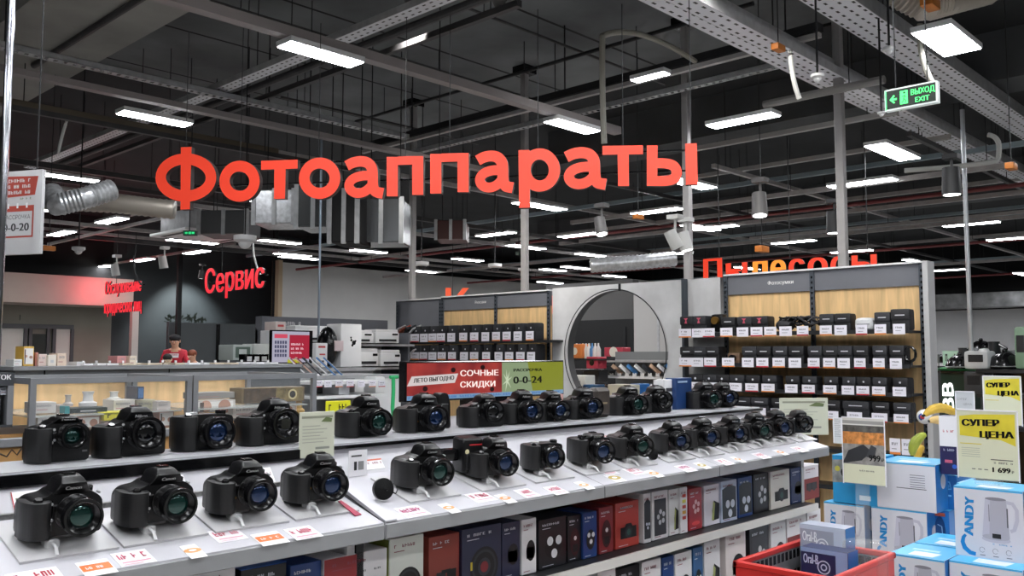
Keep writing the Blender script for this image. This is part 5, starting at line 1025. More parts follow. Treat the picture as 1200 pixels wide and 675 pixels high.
for i, (p0, p1, pt, col, kd) in enumerate(lowb):
    yf = 1.58; m0, m1 = at(p0, pt + 10, Y=yf), at(p1, pt + 10, Y=yf); w = abs(m1.x - m0.x) - .003; h = min(max(at((p0 + p1) / 2, pt, Y=yf).z - .7012, .12), .2)
    mb = MB(); mb.box((-w / 2, 0, 0), (w / 2, .12, h), mat('carton_' + col.strip('#'), col, .35), .0012, 1); prod(mb, w, h, None, kd, pc('#8a4450' if sum(lin(col)) > 1 else '#cfd2dc'), 50 + i)
    tag(mb.build('accessory_box', loc=((m0.x + m1.x) / 2, yf, .7012)), '%s box %s, %s from the counter end, lower shelf' % (nm[i], kn[kd], ordl(11 - i)), 'box', 'boxes on the lower shelf under the long counter')
for i, (p0, p1, pt, lb) in enumerate(((640, 700, 672, 'flat dark box lying at the front of the lower shelf'), (590, 640, 672, 'second flat dark box lying on the lower shelf'))): 
    a_, b_ = at(p0, 674, Y=1.62), at(p1, 674, Y=1.62); tag(MB().box((0, 0, 0), (b_.x - a_.x, .2, .06), pc('#35363c')).build('flat_box', loc=(a_.x, 1.62, .7012)), lb, 'box')
for i, (px, py) in enumerate(((280, 655), (305, 650))): cable([at(px, py - 12, Y=1.6), at(px + 4, py - 4, Y=1.58), at(px + 12, py + 2, Y=1.57), at(px + 20, py - 10, Y=1.6)], .0015, mat('grey_conduit', '#a9a9a6'), 'thin loop of security cable under the first counter' if i == 0 else 'second thin loop of security cable under the first counter')
# ================================================================== kettle promotion, right
CB = mat('carton_sky_blue', '#52b4e6', .3); CBD = mat('carton_deep_blue', '#1f6cb4', .3); CWH = mat('carton_white', '#dcdbe3', .32); LOGO = mat('logo_blue', '#1f86c8', .35)
KB = [mat('kettle_body_print', '#b3b1bd', .4), mat('kettle_shade_print', '#87858f', .4), mat('kettle_light_print', '#c3c1cf', .4)]
def kettle_print(mb, w, h, o, big=True):      # face looks towards -X; (u,v)=(-Y,Z)
    o = Vector(o) - MY * w * .12; w *= 1.12; h *= 1.08
    U = (o, MY, ZU)
    mb.decal([(w * .47, h * .30), (w * .82, h * .30), (w * .79, h * .8), (w * .52, h * .8)], *U, KB[0], .0006)
    mb.decal([(w * .47, h * .30), (w * .56, h * .30), (w * .585, h * .8), (w * .52, h * .8)], *U, KB[2], .0008)
    mb.disc(w * .655, h * .8, w * .135, *U, KB[1], .001, ry=h * .022); mb.disc(w * .645, h * .27, w * .185, *U, KB[2], .0007, ry=h * .045); mb.disc(w * .645, h * .30, w * .175, *U, KB[0], .0009, ry=h * .04)
    mb.stroke([(w * .79, h * .77), (w * .87, h * .76), (w * .92, h * .68), (w * .92, h * .55), (w * .88, h * .42), (w * .83, h * .4)], w * .05, Vector(o) + MX * .001, MY, ZU, .0004, KB[2])
    mb.rect(w * .56, h * .5, w * .012, h * .22, *U, KB[1], .0012); mb.rect(w * .79, h * .44, w * .018, h * .25, *U, pc('#55565c'), .0012)
    mb.rect(w * .6, h * .285, w * .11, h * .06, *U, pc('#1d1d20'), .0014)
    for i in range(3):
        mb.stroke([(w * (.46 + .17 * i) + w * .035 * math.cos(a * .8), h * .115 + h * .035 * math.sin(a * .8)) for a in range(8)], w * .006, Vector(o) + MX * .001, MY, ZU, .0003, KB[1]); mb.rect(w * (.43 + .17 * i), h * .04, w * .07, h * .012, *U, KB[1])
    scribble(mb, w * .25, h * .015, 9, Vector(o) + MY * w * .6 + ZU * h * .2, MY, ZU, pc('#5fa6d2'), .001, 3)
def candy_text(mb, w, h, o):
    # the word runs upwards along the edge of the face
    p = Vector(o) + MY * w * .27 + ZU * h * .17; uu, vv = ZU, YU   # reading direction up
    mb.text('ANDY', w * .19, p + ZU * h * .14, (ZU - MY * -.05), YU, LOGO, off=.001, width=h * .55, bold=.0028)
    arc_ = [(w * (.27 - .13 * math.sin(t)), h * (.14 + .17 * t / 3.1416 * .9 + .0)) for t in [math.pi * k / 10 for k in range(11)]]
    mb.stroke([(w * .3, h * .05), (w * .22, h * .06), (w * .14, h * .12), (w * .11, h * .2), (w * .125, h * .27), (w * .16, h * .31)], lambda t: w * (.075 - .05 * abs(t - .35)), Vector(o) + MX * .001, MY, ZU, .0003, LOGO)
def kettle_box(x, y, z, w, d, h, label, face='kettle', side=True, group='white and blue kettle boxes', rz=0):
    mb = MB(); mb.box((0, -w, 0), (d, 0, h), CWH, .0015, 1)
    mb.add([(0, -w, h + .0008), (d, -w, h + .0008), (d, 0, h + .0008), (0, 0, h + .0008)], [(0, 1, 2, 3)], CB)
    mb.add([(0, -w, h + .0006), (0, 0, h + .0006), (0, 0, h - .006), (0, -w, h - .006)], [(0, 1, 2, 3)], CB) if False else None
    mb.rect(0, h - .006, w, .006, (0, 0, 0), MY, ZU, CB, .0008)
    mb.add([(0.002, -w - .0008, 0), (d, -w - .0008, 0), (d, -w - .0008, h), (.002, -w - .0008, h)], [(0, 1, 2, 3)], CBD)
    mb.disc(d * .35, h * .62, d * .12, (0, -w, 0), XU, ZU, CWH, .0014)
    mb.add([(d * .1, -w * .75, h + .0014), (d * .4, -w * .8, h + .0014), (d * .4, -w * .3, h + .0014), (d * .1, -w * .3, h + .0014)], [(0, 1, 2, 3)], pc('#dfe6ee')); mb.add([(d * .5, -w * .7, h + .0014), (d * .6, -w * .7, h + .0014), (d * .6, -w * .2, h + .0014), (d * .5, -w * .2, h + .0014)], [(0, 1, 2, 3)], pc('#bfe0f2'))
    if face == 'kettle': kettle_print(mb, w, h, (0, 0, 0)); candy_text(mb, w, h, (0, 0, 0))
    else:
        for i in range(6): mb.rect(w * .58, h * (.75 - .05 * i), w * .25, h * .012, (0, 0, 0), MY, ZU, pc('#6d6d78'))
        mb.rect(w * .35, h * .46, w * .5, h * .014, (0, 0, 0), MY, ZU, pc('#3d3d46'))
    o = mb.build('kettle_box', loc=(x, y, z)); o.rotation_euler = (0, 0, rz); return tag(o, label, 'box', group)
KZ = .806
tb = thing('promotion_table', 'low white promotion table carrying the kettle boxes', 'table', (3.2, .2, 0)); 
MB().box((.05, 0, .54), (.75, 1.12, .565), WHITEP, .004).box((.75, 0, .54), (2.3, 1.75, .565), WHITEP, .004).build('table_top', tb)
for a_, b_ in ((.05, .05), (2.2, .05), (.06, 1.0), (2.2, 1.6)): MB().box((a_, b_, 0), (a_ + .05, b_ + .05, .54), DARKM).build('leg', tb)
# lower tier
kettle_box(3.245, 1.252, .567, .183, .23, .233, 'front kettle box beside the red-rimmed bin, its face cut by the frame')
kettle_box(3.275, 1.064, .567, .225, .23, .233, 'front kettle box under the big single kettle box, cut by the frame')
kettle_box(3.50, 1.255, .567, .2, .235, .232, 'kettle box top showing behind the front two boxes, with a white label')
kettle_box(3.52, 1.045, .567, .225, .235, .232, 'kettle box hidden below the big single kettle box')
# the big one
kettle_box(3.38, 1.074, KZ - .006, .218, .2, .238, 'big kettle box with the whole kettle visible, under the yellow price card')
kettle_box(3.47, 1.092, KZ - .006, .012, .18, .236, 'edge of a second kettle box just behind the big one')
# middle stack
X4 = 4.0
kettle_box(X4, 1.835, .587, .185, .24, .238, 'kettle box of the middle stack at its far side, logo cut off by the bin', rz=0)
kettle_box(X4, 1.618, .587, .235, .24, .242, 'kettle box of the middle stack with the logo beside a grey kettle', rz=0)
kettle_box(X4 + .0, 1.592, .83, .25, .26, .2, 'plain white box with small print on top of the middle stack', face='plain')
MB_ = MB(); tag(MB().box((0, 0, 0), (2.0, .9, .02), WHITEP).build('riser_board', loc=(3.95, 1.0, .5655)), 'white riser board under the middle stack', 'board')
def blue_box(px0, px1, pt, z, X, lb, m=CBD, dec=None, h=None):
    a, b = at(px0, pt, X=X), at(px1, pt, X=X); w = a.y - b.y; h = h or a.z - z; mb = MB(); mb.box((0, -w, 0), (.2, 0, h), m, .0015, 1); mb.add([(0, -w, h + .0008), (.2, -w, h + .0008), (.2, 0, h + .0008), (0, 0, h + .0008)], [(0, 1, 2, 3)], CB)
    if dec: dec(mb, w, h)
    return tag(mb.build('appliance_box', loc=(X, a.y, z)), lb, 'box')
def dec_vac(mb, w, h):
    U = ((0, 0, 0), MY, ZU); mb.decal([(0, h * .42), (w, h * .5), (w, h * .98), (0, h * .9)], *U, mat('vacuum_photo_back', '#8c8f8e', .4, noise=.5, scale=25), .0006)
    mb.disc(w * .45, h * .65, w * .26, *U, pc('#25272c'), .001, ry=h * .15); mb.disc(w * .75, h * .72, w * .18, *U, pc('#34363c'), .0012, ry=h * .12); mb.disc(w * .36, h * .6, w * .1, *U, pc('#6b6d72'), .0014, ry=h * .06); mb.disc(w * .12, h * .72, w * .06, *U, pc('#c6c052'), .001); mb.rect(w * .6, h * .1, w * .25, h * .1, *U, pc('#cfe3ef'))
blue_box(975, 1027, 533, .829, 4.0, 'sky blue vacuum cleaner box with a dark cleaner picture on the middle stack', mat('carton_sky_blue2', '#2a93cc', .35), dec_vac)
def dec_iron(mb, w, h):
    U = ((0, 0, 0), MY, ZU); mb.stroke([(w * .15, h * .75), (w * .3, h * .85), (w * .75, h * .8), (w * .8, h * .6), (w * .4, h * .58), (w * .2, h * .66)], w * .05, Vector((-.001, 0, 0)), MY, ZU, .0004, pc('#6fb6e6')); mb.disc(w * .55, h * .68, w * .2, *U, pc('#4f9bd6'), .0008, ry=h * .08); mb.rect(w * .3, h * .38, w * .5, h * .05, *U, pc('#8cc4ea')); mb.disc(w * .62, h * .72, w * .05, *U, pc('#c86a4a'), .0012)
blue_box(1087, 1121, 555, .829, 4.15, 'deep blue iron box above the smaller blue box', CBD, dec_iron)
def dec_small(mb, w, h):
    U = ((0, 0, 0), MY, ZU); mb.disc(w * .5, h * .6, w * .3, *U, pc('#10467f'), .0006, ry=h * .3); mb.stroke([(w * .38, h * .75), (w * .6, h * .72), (w * .65, h * .5), (w * .45, h * .4)], w * .05, Vector((-.001, 0, 0)), MY, ZU, .0004, pc('#8fb8de')); mb.disc(w * .6, h * .35, w * .08, *U, pc('#b8735a'), .001); mb.rect(w * .2, h * .9, w * .6, h * .06, *U, pc('#c05a44'), .001)
blue_box(1090, 1112, 601, .588, 4.1, 'small deep blue box with a steamer picture behind the kettle boxes', CBD, dec_small, h=.24)
# tall red-white-navy box
a, b = at(1100, 487, X=4.05), at(1122, 487, X=4.05); zb = 1.03
mb = MB(); w = a.y - b.y; h = at(1100, 487, X=4.05).z - at(1100, 555, X=4.05).z; mb.box((0, -w, 0), (.08, 0, h), mat('navy_carton', '#262550', .35), .001, 1); mb.rect(0, h * .48, w, h * .52, (0, 0, 0), MY, ZU, PW, .0008); scribble(mb, w * .6, h * .04, 6, (0, -w * .2, h * .72), MY, ZU, pc('#c4575f'), .0012, 8); scribble(mb, w * .6, h * .04, 6, (0, -w * .2, h * .4), MY, ZU, pc('#c9cbe0'), .001, 9); mb.rect(w * .25, h * .2, w * .4, h * .05, (0, 0, 0), MY, ZU, pc('#c8607a')); mb.disc(w * .75, h * .14, w * .12, (0, 0, 0), MY, ZU, pc('#2c5ec0'), .001)
tag(mb.build('mixer_box', loc=(4.05, a.y, at(1100, 555, X=4.05).z)), 'tall slim box, white above and navy below, beside the yellow price card', 'box')
# bananas
yel = mat('banana_yellow', '#c9a53a', .5, noise=.15, scale=20); grn = mat('banana_green', '#8f9a34', .5, noise=.2, scale=20)
def banana(px, py, D, L, bend, m, lb, rot=0):
    q = at(px, py, D=D); pts = []; 
    for k in range(9): t = (k / 8 - .5) * bend; R_ = L / bend; pts.append(rt * (R_ * math.sin(t + rot)) + ZU * (R_ * (math.cos(t + rot) - 1)))
    vs = []; fs = []; n = 10
    for k, p in enumerate(pts):
        rad = .028 * math.sin(math.pi * (k + .6) / 9.2) ** .5; d_ = (pts[min(k + 1, 8)] - pts[max(k - 1, 0)]).normalized(); b2 = d_.cross(fw)
        vs += [p + fw * rad * math.cos(2 * math.pi * i / n) + b2 * rad * math.sin(2 * math.pi * i / n) for i in range(n)]
    for j in range(8):
        for i in range(n): fs.append((j * n + i, j * n + (i + 1) % n, (j + 1) * n + (i + 1) % n, (j + 1) * n + i))
    mb = MB().add(vs, fs + [list(range(n)), list(range(8 * n, 9 * n))[::-1]], m); mb.cyl(pts[0], pts[0] * 1.18, .008, BLACKG, n=6); mb.tube([pts[4], pts[4] + ZU * .3], .002, WIRE, 5)
    tag(mb.build('hanging_banana', loc=q), lb, 'toy fruit')
banana(1102, 478, 5.0, .2, 1.7, yel, 'big yellow hanging display banana beside the tall slim box'); banana(1097, 492, 5.3, .15, 1.3, mat('banana_cream', '#d8b878', .5), 'pale hanging banana below the big yellow one', .3)
banana(1091, 508, 5.0, .15, 1.4, grn, 'greenish hanging banana, upper of the two', -1.0); banana(1094, 519, 5.1, .13, 1.2, yel, 'greenish-yellow hanging banana, lower of the two', -1.2)
# price cards in holders
def price_holder(name, label, p0, p1, X, draw, tilt=0, foot=True):
    a, b = at(*p0, X=X), at(*p1, X=X); w, h = a.y - b.y, a.z - b.z
    r = thing(name, label, 'price card', (X, a.y, b.z)); r.rotation_euler = (0, 0, tilt)
    c = MB(); c.prism([(.004, .004), (w - .004, .004), (w - .004, h - .004), (.004, h - .004)], (0, 0, 0), MY, ZU, .001, mat('card_cream', '#dcdcc0', .45)); draw(c, w, h); c.build('printed_card', r)
    f = MB(); f.box((.0015, -w, 0), (.003, 0, h), ACRYL); f.build('acrylic_sleeve', r)
    e = MB(); e.box((-.002, -w, h - .004), (.002, 0, h), PW).box((-.002, -.004, 0), (.002, 0, h), PW).box((-.002, -w, 0), (.002, -w + .004, h), PW); e.build('sleeve_edge', r)
    if foot: MB().box((-.02, -w * .7, -.014), (.03, -w * .3, .004), ACRYL, .002, 1).build('foot', r)
    return r
YP = mat('yellow_wash', '#dccb3a', .45, noise=.12, scale=14)
def super_card(mb, w, h, price=True):
    U = ((0, 0, 0), MY, ZU); mb.decal([(w * .06, h * .62), (w * .72, h * .58), (w * .95, h * .5), (w * .95, h * .95), (w * .3, h * .93), (w * .06, h * .9)], *U, YP, .0005); mb.rect(w * .06, h * .5, w * .35, h * .012, *U, YP, .0006)
    mb.text('СУПЕР', h * .13, (0, -w * .1, h * .76), MY - ZU * -.03, ZU, BLACKG, off=.0012, width=w * .6, bold=.0026); mb.text('ЦЕНА', h * .13, (0, -w * .38, h * .6), MY - ZU * -.03, ZU, BLACKG, off=.0012, width=w * .54, bold=.0026)
    if price:
        for i in range(5): mb.rect(w * .08, h * (.44 - .03 * i), w * .3, h * .006, *U, pc('#a3a496'))
        mb.rect(w * .55, h * .29, w * .35, h * .012, *U, pc('#55554d')); scribble(mb, w * .3, h * .025, 8, (0, -w * .6, h * .24), MY, ZU, pc('#6a6a60'), .001, 6)
        mb.text('1 699', h * .1, (0, -w * .55, h * .12), MY, ZU, BLACKG, off=.0012, width=w * .3, bold=.0012); mb.text('₽', h * .05, (0, -w * .87, h * .12), MY, ZU, BLACKG, off=.0012)
        for i in range(3): mb.rect(w * (.24 + .1 * i), h * .14, w * .06, h * .012, *U, pc('#55554d'))
price_holder('price_card_holder', 'big yellow price card reading СУПЕР ЦЕНА 1699 on the big kettle box', (1119.5, 479), (1196, 566), 3.42, super_card)
price_holder('price_card_holder', 'second yellow СУПЕР ЦЕНА card standing behind and above the big one', (1151, 440), (1199, 500), 4.4, lambda mb, w, h: super_card(mb, w, h, False), foot=False)
def small_card(mb, w, h):
    U = ((0, 0, 0), MY, ZU); mb.rect(0, 0, w, h, *U, pc('#c9cacc'), .0004); mb.text('СУПЕР', h * .12, (0, -w * .1, h * .62), MY, ZU, pc('#8a8a8c'), off=.001, width=w * .5); mb.text('ЦЕНА', h * .12, (0, -w * .4, h * .42), MY, ZU, pc('#8a8a8c'), off=.001, width=w * .45)
price_holder('price_card_holder', 'small pale grey СУПЕР ЦЕНА card above the slim tall box', (1119, 458), (1143, 487), 4.3, small_card, foot=False)
def photo_card(mb, w, h):
    U = ((0, 0, 0), MY, ZU); mb.rect(0, h * .58, w, h * .42, *U, pc('#d9d5ce'), .0004)
    mb.rect(0, h * .6, w, h * .18, *U, mat('orange_food_photo', '#c98445', .45, noise=.5, scale=45), .0007); mb.rect(0, h * .78, w, h * .1, *U, mat('dark_photo', '#57544f', .45, noise=.6, scale=35), .0007); mb.rect(0, h * .9, w, h * .05, *U, pc('#9d9a96'), .0007)
    mb.rect(0, h * .3, w, h * .3, *U, mat('grey_photo', '#8f8c88', .45, noise=.4, scale=30), .0007)
    mb.decal([(w * .0, h * .3), (w * .45, h * .36), (w * .7, h * .5), (w * .5, h * .6), (w * .15, h * .5)], *U, pc('#2c2d31'), .001); mb.decal([(w * .55, h * .42), (w * .75, h * .4), (w * .8, h * .56), (w * .68, h * .6)], *U, pc('#3a3b3f'), .0012)
    mb.text('999', h * .13, (0, -w * .62, h * .36), MY, ZU, BLACKG, off=.0016, width=w * .26, bold=.001); mb.text('₽', h * .07, (0, -w * .9, h * .36), MY, ZU, BLACKG, off=.0016); scribble(mb, w * .4, h * .02, 8, (0, -w * .4, h * .2), MY, ZU, pc('#77776c'), .001, 2)
price_holder('price_card_holder', 'price card with orange and dark pictures before the sky blue vacuum box', (986, 488), (1039, 571), 3.93, photo_card, foot=False)
st = thing('card_stand', 'slim clear stand holding the picture price card', 'stand', (3.96, at(1012, 560, X=3.96).y, .589)); MB().box((-.02, -.03, 0), (-.012, .03, .5), ACRYL).build('post', st)
def shelf_card(mb, w, h): 
    U = ((0, 0, 0), MY, ZU); mb.rect(0, 0, w, h, *U, pc('#dedede'), .0004)
    for i in range(12): mb.rect(w * .15, h * (.93 - .06 * i), w * (.5 + .2 * (i % 3)), h * .012, *U, pc('#8a8a90'))
price_holder('price_card_holder', 'narrow white price list strip at the far counter end', (976, 489), (987, 520), 4.1, shelf_card, foot=False)
# red-rimmed bin
bz = .9; c1 = at(863, 659, Z=bz); c2 = at(1042, 649, Z=bz); bx0, by1 = c1.x, c1.y; bx1 = c2.x; by0 = c2.y - .01
REDB = mat('red_bin_enamel', '#c52f2b', .35); PERF = mat('perforated_bin_wall', '#9fa0a2', .4, metal=.3, kind='slots', scale=1.8)
def perf(mb, o, u, v, W, H, nx, ny, m, dark):
    mb.prism([(0, 0), (W, 0), (W, H), (0, H)], o, u, v, .004, m)
    for i in range(nx):
        for j in range(ny):
            mb.rect((i + .5) * W / nx - .009, (j + .5) * H / ny - .013, .018, .026, o, u, v, dark, .0008)
bn_ = thing('promotion_bin', 'red-rimmed perforated metal bargain bin with toothbrush boxes', 'bin', (bx0, by0, 0)); BW, BD, BH = bx1 - bx0, by1 - by0, .3
gm = mat('bin_grey_wall', '#8f9193', .4, metal=.3, noise=.08)
m1 = MB(); perf(m1, (0, BD - .004, bz - BH), XU, ZU, BW, BH, 16, 5, gm, BLACKG); perf(m1, (BW - .004, BD, bz - BH), MY, ZU, BD, BH, 14, 5, gm, BLACKG); m1.build('perforated_wall', bn_)
m2 = MB(); m2.box((-.004, 0, bz - .13), (0, BD, bz), REDB).box((0, -.004, bz - .13), (BW, 0, bz), REDB).box((.0, .0, bz - BH), (.004, BD, bz - .13), gm).box((0, 0, bz - BH), (BW, .004, bz - .13), gm); m2.build('front_panel', bn_)
m3 = MB(); 
for p, q in (((0, 0), (BW, 0)), ((BW, 0), (BW, BD)), ((BW, BD), (0, BD)), ((0, BD), (0, 0))): m3.box((min(p[0], q[0]) - .008, min(p[1], q[1]) - .008, bz - .012), (max(p[0], q[0]) + .008, max(p[1], q[1]) + .008, bz + .006), REDB, .003, 1)
m3.build('rim', bn_); MB().box((0, 0, bz - BH), (BW, BD, bz - BH + .01), gm).build('bin_floor', bn_)
for a_, b_ in ((0, 0), (BW - .03, 0), (0, BD - .03), (BW - .03, BD - .03)): MB().box((a_, b_, 0), (a_ + .03, b_ + .03, bz - BH), REDB).build('leg', bn_)
def brush_box(px0, px1, pt, z, X, cols, lb, d=.07, rz=0):
    a, b = at(px0, pt, X=X), at(px1, pt, X=X); w = a.y - b.y; h = a.z - z; mb = MB(); body = mat('carton_' + cols[0].strip('#'), cols[0], .3); mb.box((0, -w, 0), (d, 0, h), body, .0015, 1); U = ((0, 0, 0), MY, ZU)
    mb.rect(0, h * .96, w, h * .04, *U, pc(cols[1]), .0006); mb.rect(w * .75, 0, w * .25, h, *U, pc(cols[1]), .0005); mb.text('Oral-B', h * .12, (0, -w * .06, h * .86), MY, ZU, pc(cols[2]), off=.001, width=w * .32, bold=.0006)
    for r_, c_ in ((.14, cols[2]), (.115, cols[0]), (.07, cols[2]), (.045, cols[0])): mb.disc(w * .5, h * .84, w * r_, *U, pc(c_), .0012 + (.2 - r_) * .002)
    mb.rect(w * .455, h * .25, w * .03, h * .4, *U, pc(cols[2]), .001); mb.rect(w * .84, h * .12, w * .05, h * .5, *U, pc('#e8ecf2'), .001); mb.rect(w * .835, h * .62, w * .06, h * .1, *U, pc('#c9d2de'), .001)
    for i in range(4): mb.rect(w * .1, h * (.55 - .07 * i), w * .22, h * .02, *U, pc(cols[2]), .001)
    mb.add([(0.001, -w - .0008, 0), (d, -w - .0008, 0), (d, -w - .0008, h), (.001, -w - .0008, h)], [(0, 1, 2, 3)], CBD)
    o = mb.build('toothbrush_box', loc=(X, a.y, z)); tag(o, lb, 'box'); return o
brush_box(937, 990, 613, bz - BH + .011, bx0 + .33, ('#a3a9ba', '#c3cedf', '#eef2f7'), 'silver and blue toothbrush box standing at the back in the bin')
brush_box(938, 993, 640, bz - BH + .011, bx0 + .2, ('#232b52', '#8fa2c8', '#c7cfe6'), 'navy toothbrush box standing in front in the bin')
q = at(1014, 650, X=bx0 + .32); r = thing('blender_jug', 'clear blister pack with a small white appliance in the bin', 'package', (q.x, q.y, bz - BH + .011)); MB().box((-.04, -.055, 0), (.04, .055, q.z - bz + BH + .03), ACRYL, .012).build('blister', r); MB().lathe([(.034, 0), (.036, .06), (.03, .14), (.034, .2), (.02, .22)], (0, 0, .01), ZU, WHITEP).build('appliance', r); MB().box((.03, -.05, .01), (.034, .05, .2), pc('#c9cbd6')).build('backing_card', r)
# ================================================================== glass showcases behind the first counter
VY = 3.2; vb = mat('showcase_frame_grey', '#8e9094', .4, metal=.4, noise=.05); vd = mat('showcase_fascia', '#4e5256', .45)
def showcase(px0, px1, label, ext=0):
    x0, x1 = at(px0, 470, Y=VY).x, at(px1, 470, Y=VY).x; W = x1 - x0; z1 = at(200, 440.5, Y=VY).z; z0 = at(180, 503, Y=VY).z; D = .55
    r = thing('glass_showcase', label, 'glass showcase', (x0, VY, 0))
    f = MB(); t = .02
    f.box((0, 0, z1 - t), (W, t, z1), vb).box((0, D - t, z1 - t), (W, D, z1), vb).box((0, t, z1 - t), (t, D - t, z1), vb).box((W - t, t, z1 - t), (W, D - t, z1), vb)
    for a_, b_ in ((0, 0), (W - t, 0), (0, D - t), (W - t, D - t)): f.box((a_ + .0004, b_ + .0004, z0 - .0), (a_ + t - .0004, b_ + t - .0004, z1 - t), vb)
    f.box((-ext, -.01, z0 - .03), (W, t, z0), vb, .003, 1).box((0, D - t, z0 - .03), (W, D, z0), vb); f.build('frame', r)
    MB().box((0.005, .006, z0), (W - .005, .01, z1 - t), GLASS).build('front_glass', r)
    MB().box((t, t, z1 - .006), (W - t, D - t, z1 - .002), GLASS).build('top_glass', r)
    MB().box((.0, D + .002, .3), (W, D + .02, z1 - .005), WOOD).build('oak_back', r)
    MB().box((t, .04, z0 + .058), (W - t, D - .03, z0 + .064), mat('glass_shelf_edge', '#cfd6d2', .1, alpha=.55)).build('glass_shelf', r)
    MB().box((-ext, 0.005, 0), (W, D, z0 - .03), mat('oak_laminate_cabinet', '#c99a60', .5, kind='wood', scale=1.4)).build('cabinet', r)
    return r, x0, x1, z0, z1
A1 = showcase(35, 225, 'grey-framed glass showcase behind the first ledge cameras, with a yellow tag inside', ext=.5); A2 = showcase(226.5, 371, 'grey-framed glass showcase holding a picture box with a camera lens')
x0, x1 = at(18, 430, Y=3.85).x, at(352, 430, Y=3.85).x; zt_, zb_ = at(100, 429, Y=3.85).z, at(100, 440, Y=3.85).z
r = thing('counter_fascia', 'dark grey fascia counter running behind both glass showcases', 'counter', (x0, 3.85, 0)); MB().box((0, 0, 0), (x1 - x0, .5, zt_ - .015), vd).build('counter_body', r); MB().box((-.01, -.01, zt_ - .015), (x1 - x0 + .01, .5, zt_), mat('counter_top_grey', '#7f8285', .4)).build('counter_top', r)
for px in (52, 198): q = at(px, 433, Y=3.85).x - x0; MB().box((q - .0015, -.002, .2), (q + .003, .002, zt_ - .016), BLACKG).build('panel_seam', r)
# goods inside, by picture place: (x0,x1,ytop,ybottom,depth,colour,kind,label)
def good(px0, px1, yt, yb, Y, col, kind, lb, d=.1):
    a, b = at(px0, yb, Y=Y), at(px1, yt, Y=Y); w, h = b.x - a.x, b.z - a.z; mb = MB(); x = (a.x + b.x) / 2; U = (O(w), XU, ZU)
    m = mat('carton_' + col.strip('#'), col, .4)
    if kind == 'device': mb.lathe([(w * .5, 0), (w * .5, h * .25), (w * .3, h * .35), (w * .26, h * .75), (w * .34, h), (0, h)], (0, d / 2, 0), ZU, m, 18)
    else:
        mb.box((-w / 2, 0, 0), (w / 2, d, h), m, .001, 1)
        if kind == 'face': mb.rect(w * .06, h * .1, w * .88, h * .8, *U, pc('#d8d6d3'), .0006); mb.disc(w * .25, h * .5, w * .14, *U, pc('#b98f7c'), .001); mb.disc(w * .72, h * .45, w * .16, *U, pc('#a47a68'), .001); mb.rect(w * .1, h * .1, w * .1, h * .75, *U, pc('#4a3a34'), .0012)
        elif kind == 'lens': mb.rect(w * .03, h * .05, w * .5, h * .9, *U, mat('brown_photo', '#4b3b2c', .4, noise=.5, scale=30), .0006); mb.rect(w * .53, h * .05, w * .44, h * .9, *U, mat('olive_photo', '#7a6a42', .4, noise=.5, scale=30), .0006); mb.disc(w * .8, h * .5, h * .36, *U, pc('#c7b98c'), .001); mb.disc(w * .8, h * .5, h * .24, *U, pc('#2a2620'), .0014)
        elif kind == 'yellow': scribble(mb, w * .8, h * .45, 6, Vector(U[0]) + XU * w * .1 + ZU * h * .3, XU, ZU, pc('#3a3a18'), .001, 4)
        elif kind == 'text': scribble(mb, w * .7, h * .18, 7, Vector(U[0]) + XU * w * .1 + ZU * h * .6, XU, ZU, pc('#8a8a8e'), .001, int(px0)); mb.rect(w * .1, h * .3, w * .5, h * .06, *U, pc('#b0787a'), .001)
        elif kind == 'phone': mb.rect(w * .1, h * .1, w * .8, h * .8, *U, pc('#4b6f9e'), .0008)
        elif kind == 'dark': mb.rect(w * .3, h * .3, w * .4, h * .25, *U, pc('#b9bbbf'), .0008)
    o = mb.build({'face': 'picture_box', 'lens': 'lens_picture_box', 'yellow': 'yellow_price_tag', 'device': 'white_device', 'phone': 'phone'}.get(kind, 'product_box'), loc=(x, Y, a.z)); return tag(o, lb, {'yellow': 'price tag', 'device': 'device', 'phone': 'phone'}.get(kind, 'box'))
for i, row in enumerate([(40, 66, 471, 485, 3.32, '#c9c5c2', 'text', 'white box on the glass shelf at the chrome pole end of the first showcase'), (66, 76, 474, 485, 3.34, '#b8a9a0', 'text', 'small beige box beside the first white one in the showcase'), (80, 126, 477, 485, 3.3, '#1d2a2e', 'dark', 'long dark box with a teal end under the white device'), (76, 82, 476, 485, 3.29, '#2f8b90', 'plain', 'small teal box at the end of the long dark box'),
    (99, 120, 459, 477, 3.33, '#e2e1e2', 'device', 'white round device standing on the long dark box'), (80, 92, 463, 477, 3.34, '#b9b3ae', 'device', 'small grey device beside the white round one'), (132, 148, 459, 470, 3.38, '#dad9d4', 'device', 'white cup-shaped device near the yellow tag'), (133, 158, 468, 484, 3.36, '#cfcac4', 'text', 'white box behind the yellow tag in the showcase'), (160, 182, 468, 484, 3.38, '#bdb9a2', 'text', 'olive-white box in the first showcase'), (161, 169, 453, 468, 3.36, '#2a3c55', 'phone', 'blue phone standing in the first showcase'),
    (184, 200, 470, 484, 3.34, '#c9c2be', 'text', 'white box at the far end of the glass shelf in the first showcase'), (44, 88, 487, 502, 3.25, '#cfccca', 'text', 'wide white box at the bottom of the first showcase'), (88, 118, 487, 503, 3.26, '#9c7f70', 'face', 'box with small faces at the bottom of the first showcase'), (122, 158, 482, 493, 3.24, '#d6cd2c', 'yellow', 'bright yellow handwritten tag inside the first showcase'), (160, 176, 482, 500, 3.28, '#c9c7c2', 'text', 'white box beside the yellow tag at the showcase bottom'), (186, 204, 481, 501, 3.27, '#9a6a5a', 'face', 'reddish picture box near the showcase post')]): good(*row)
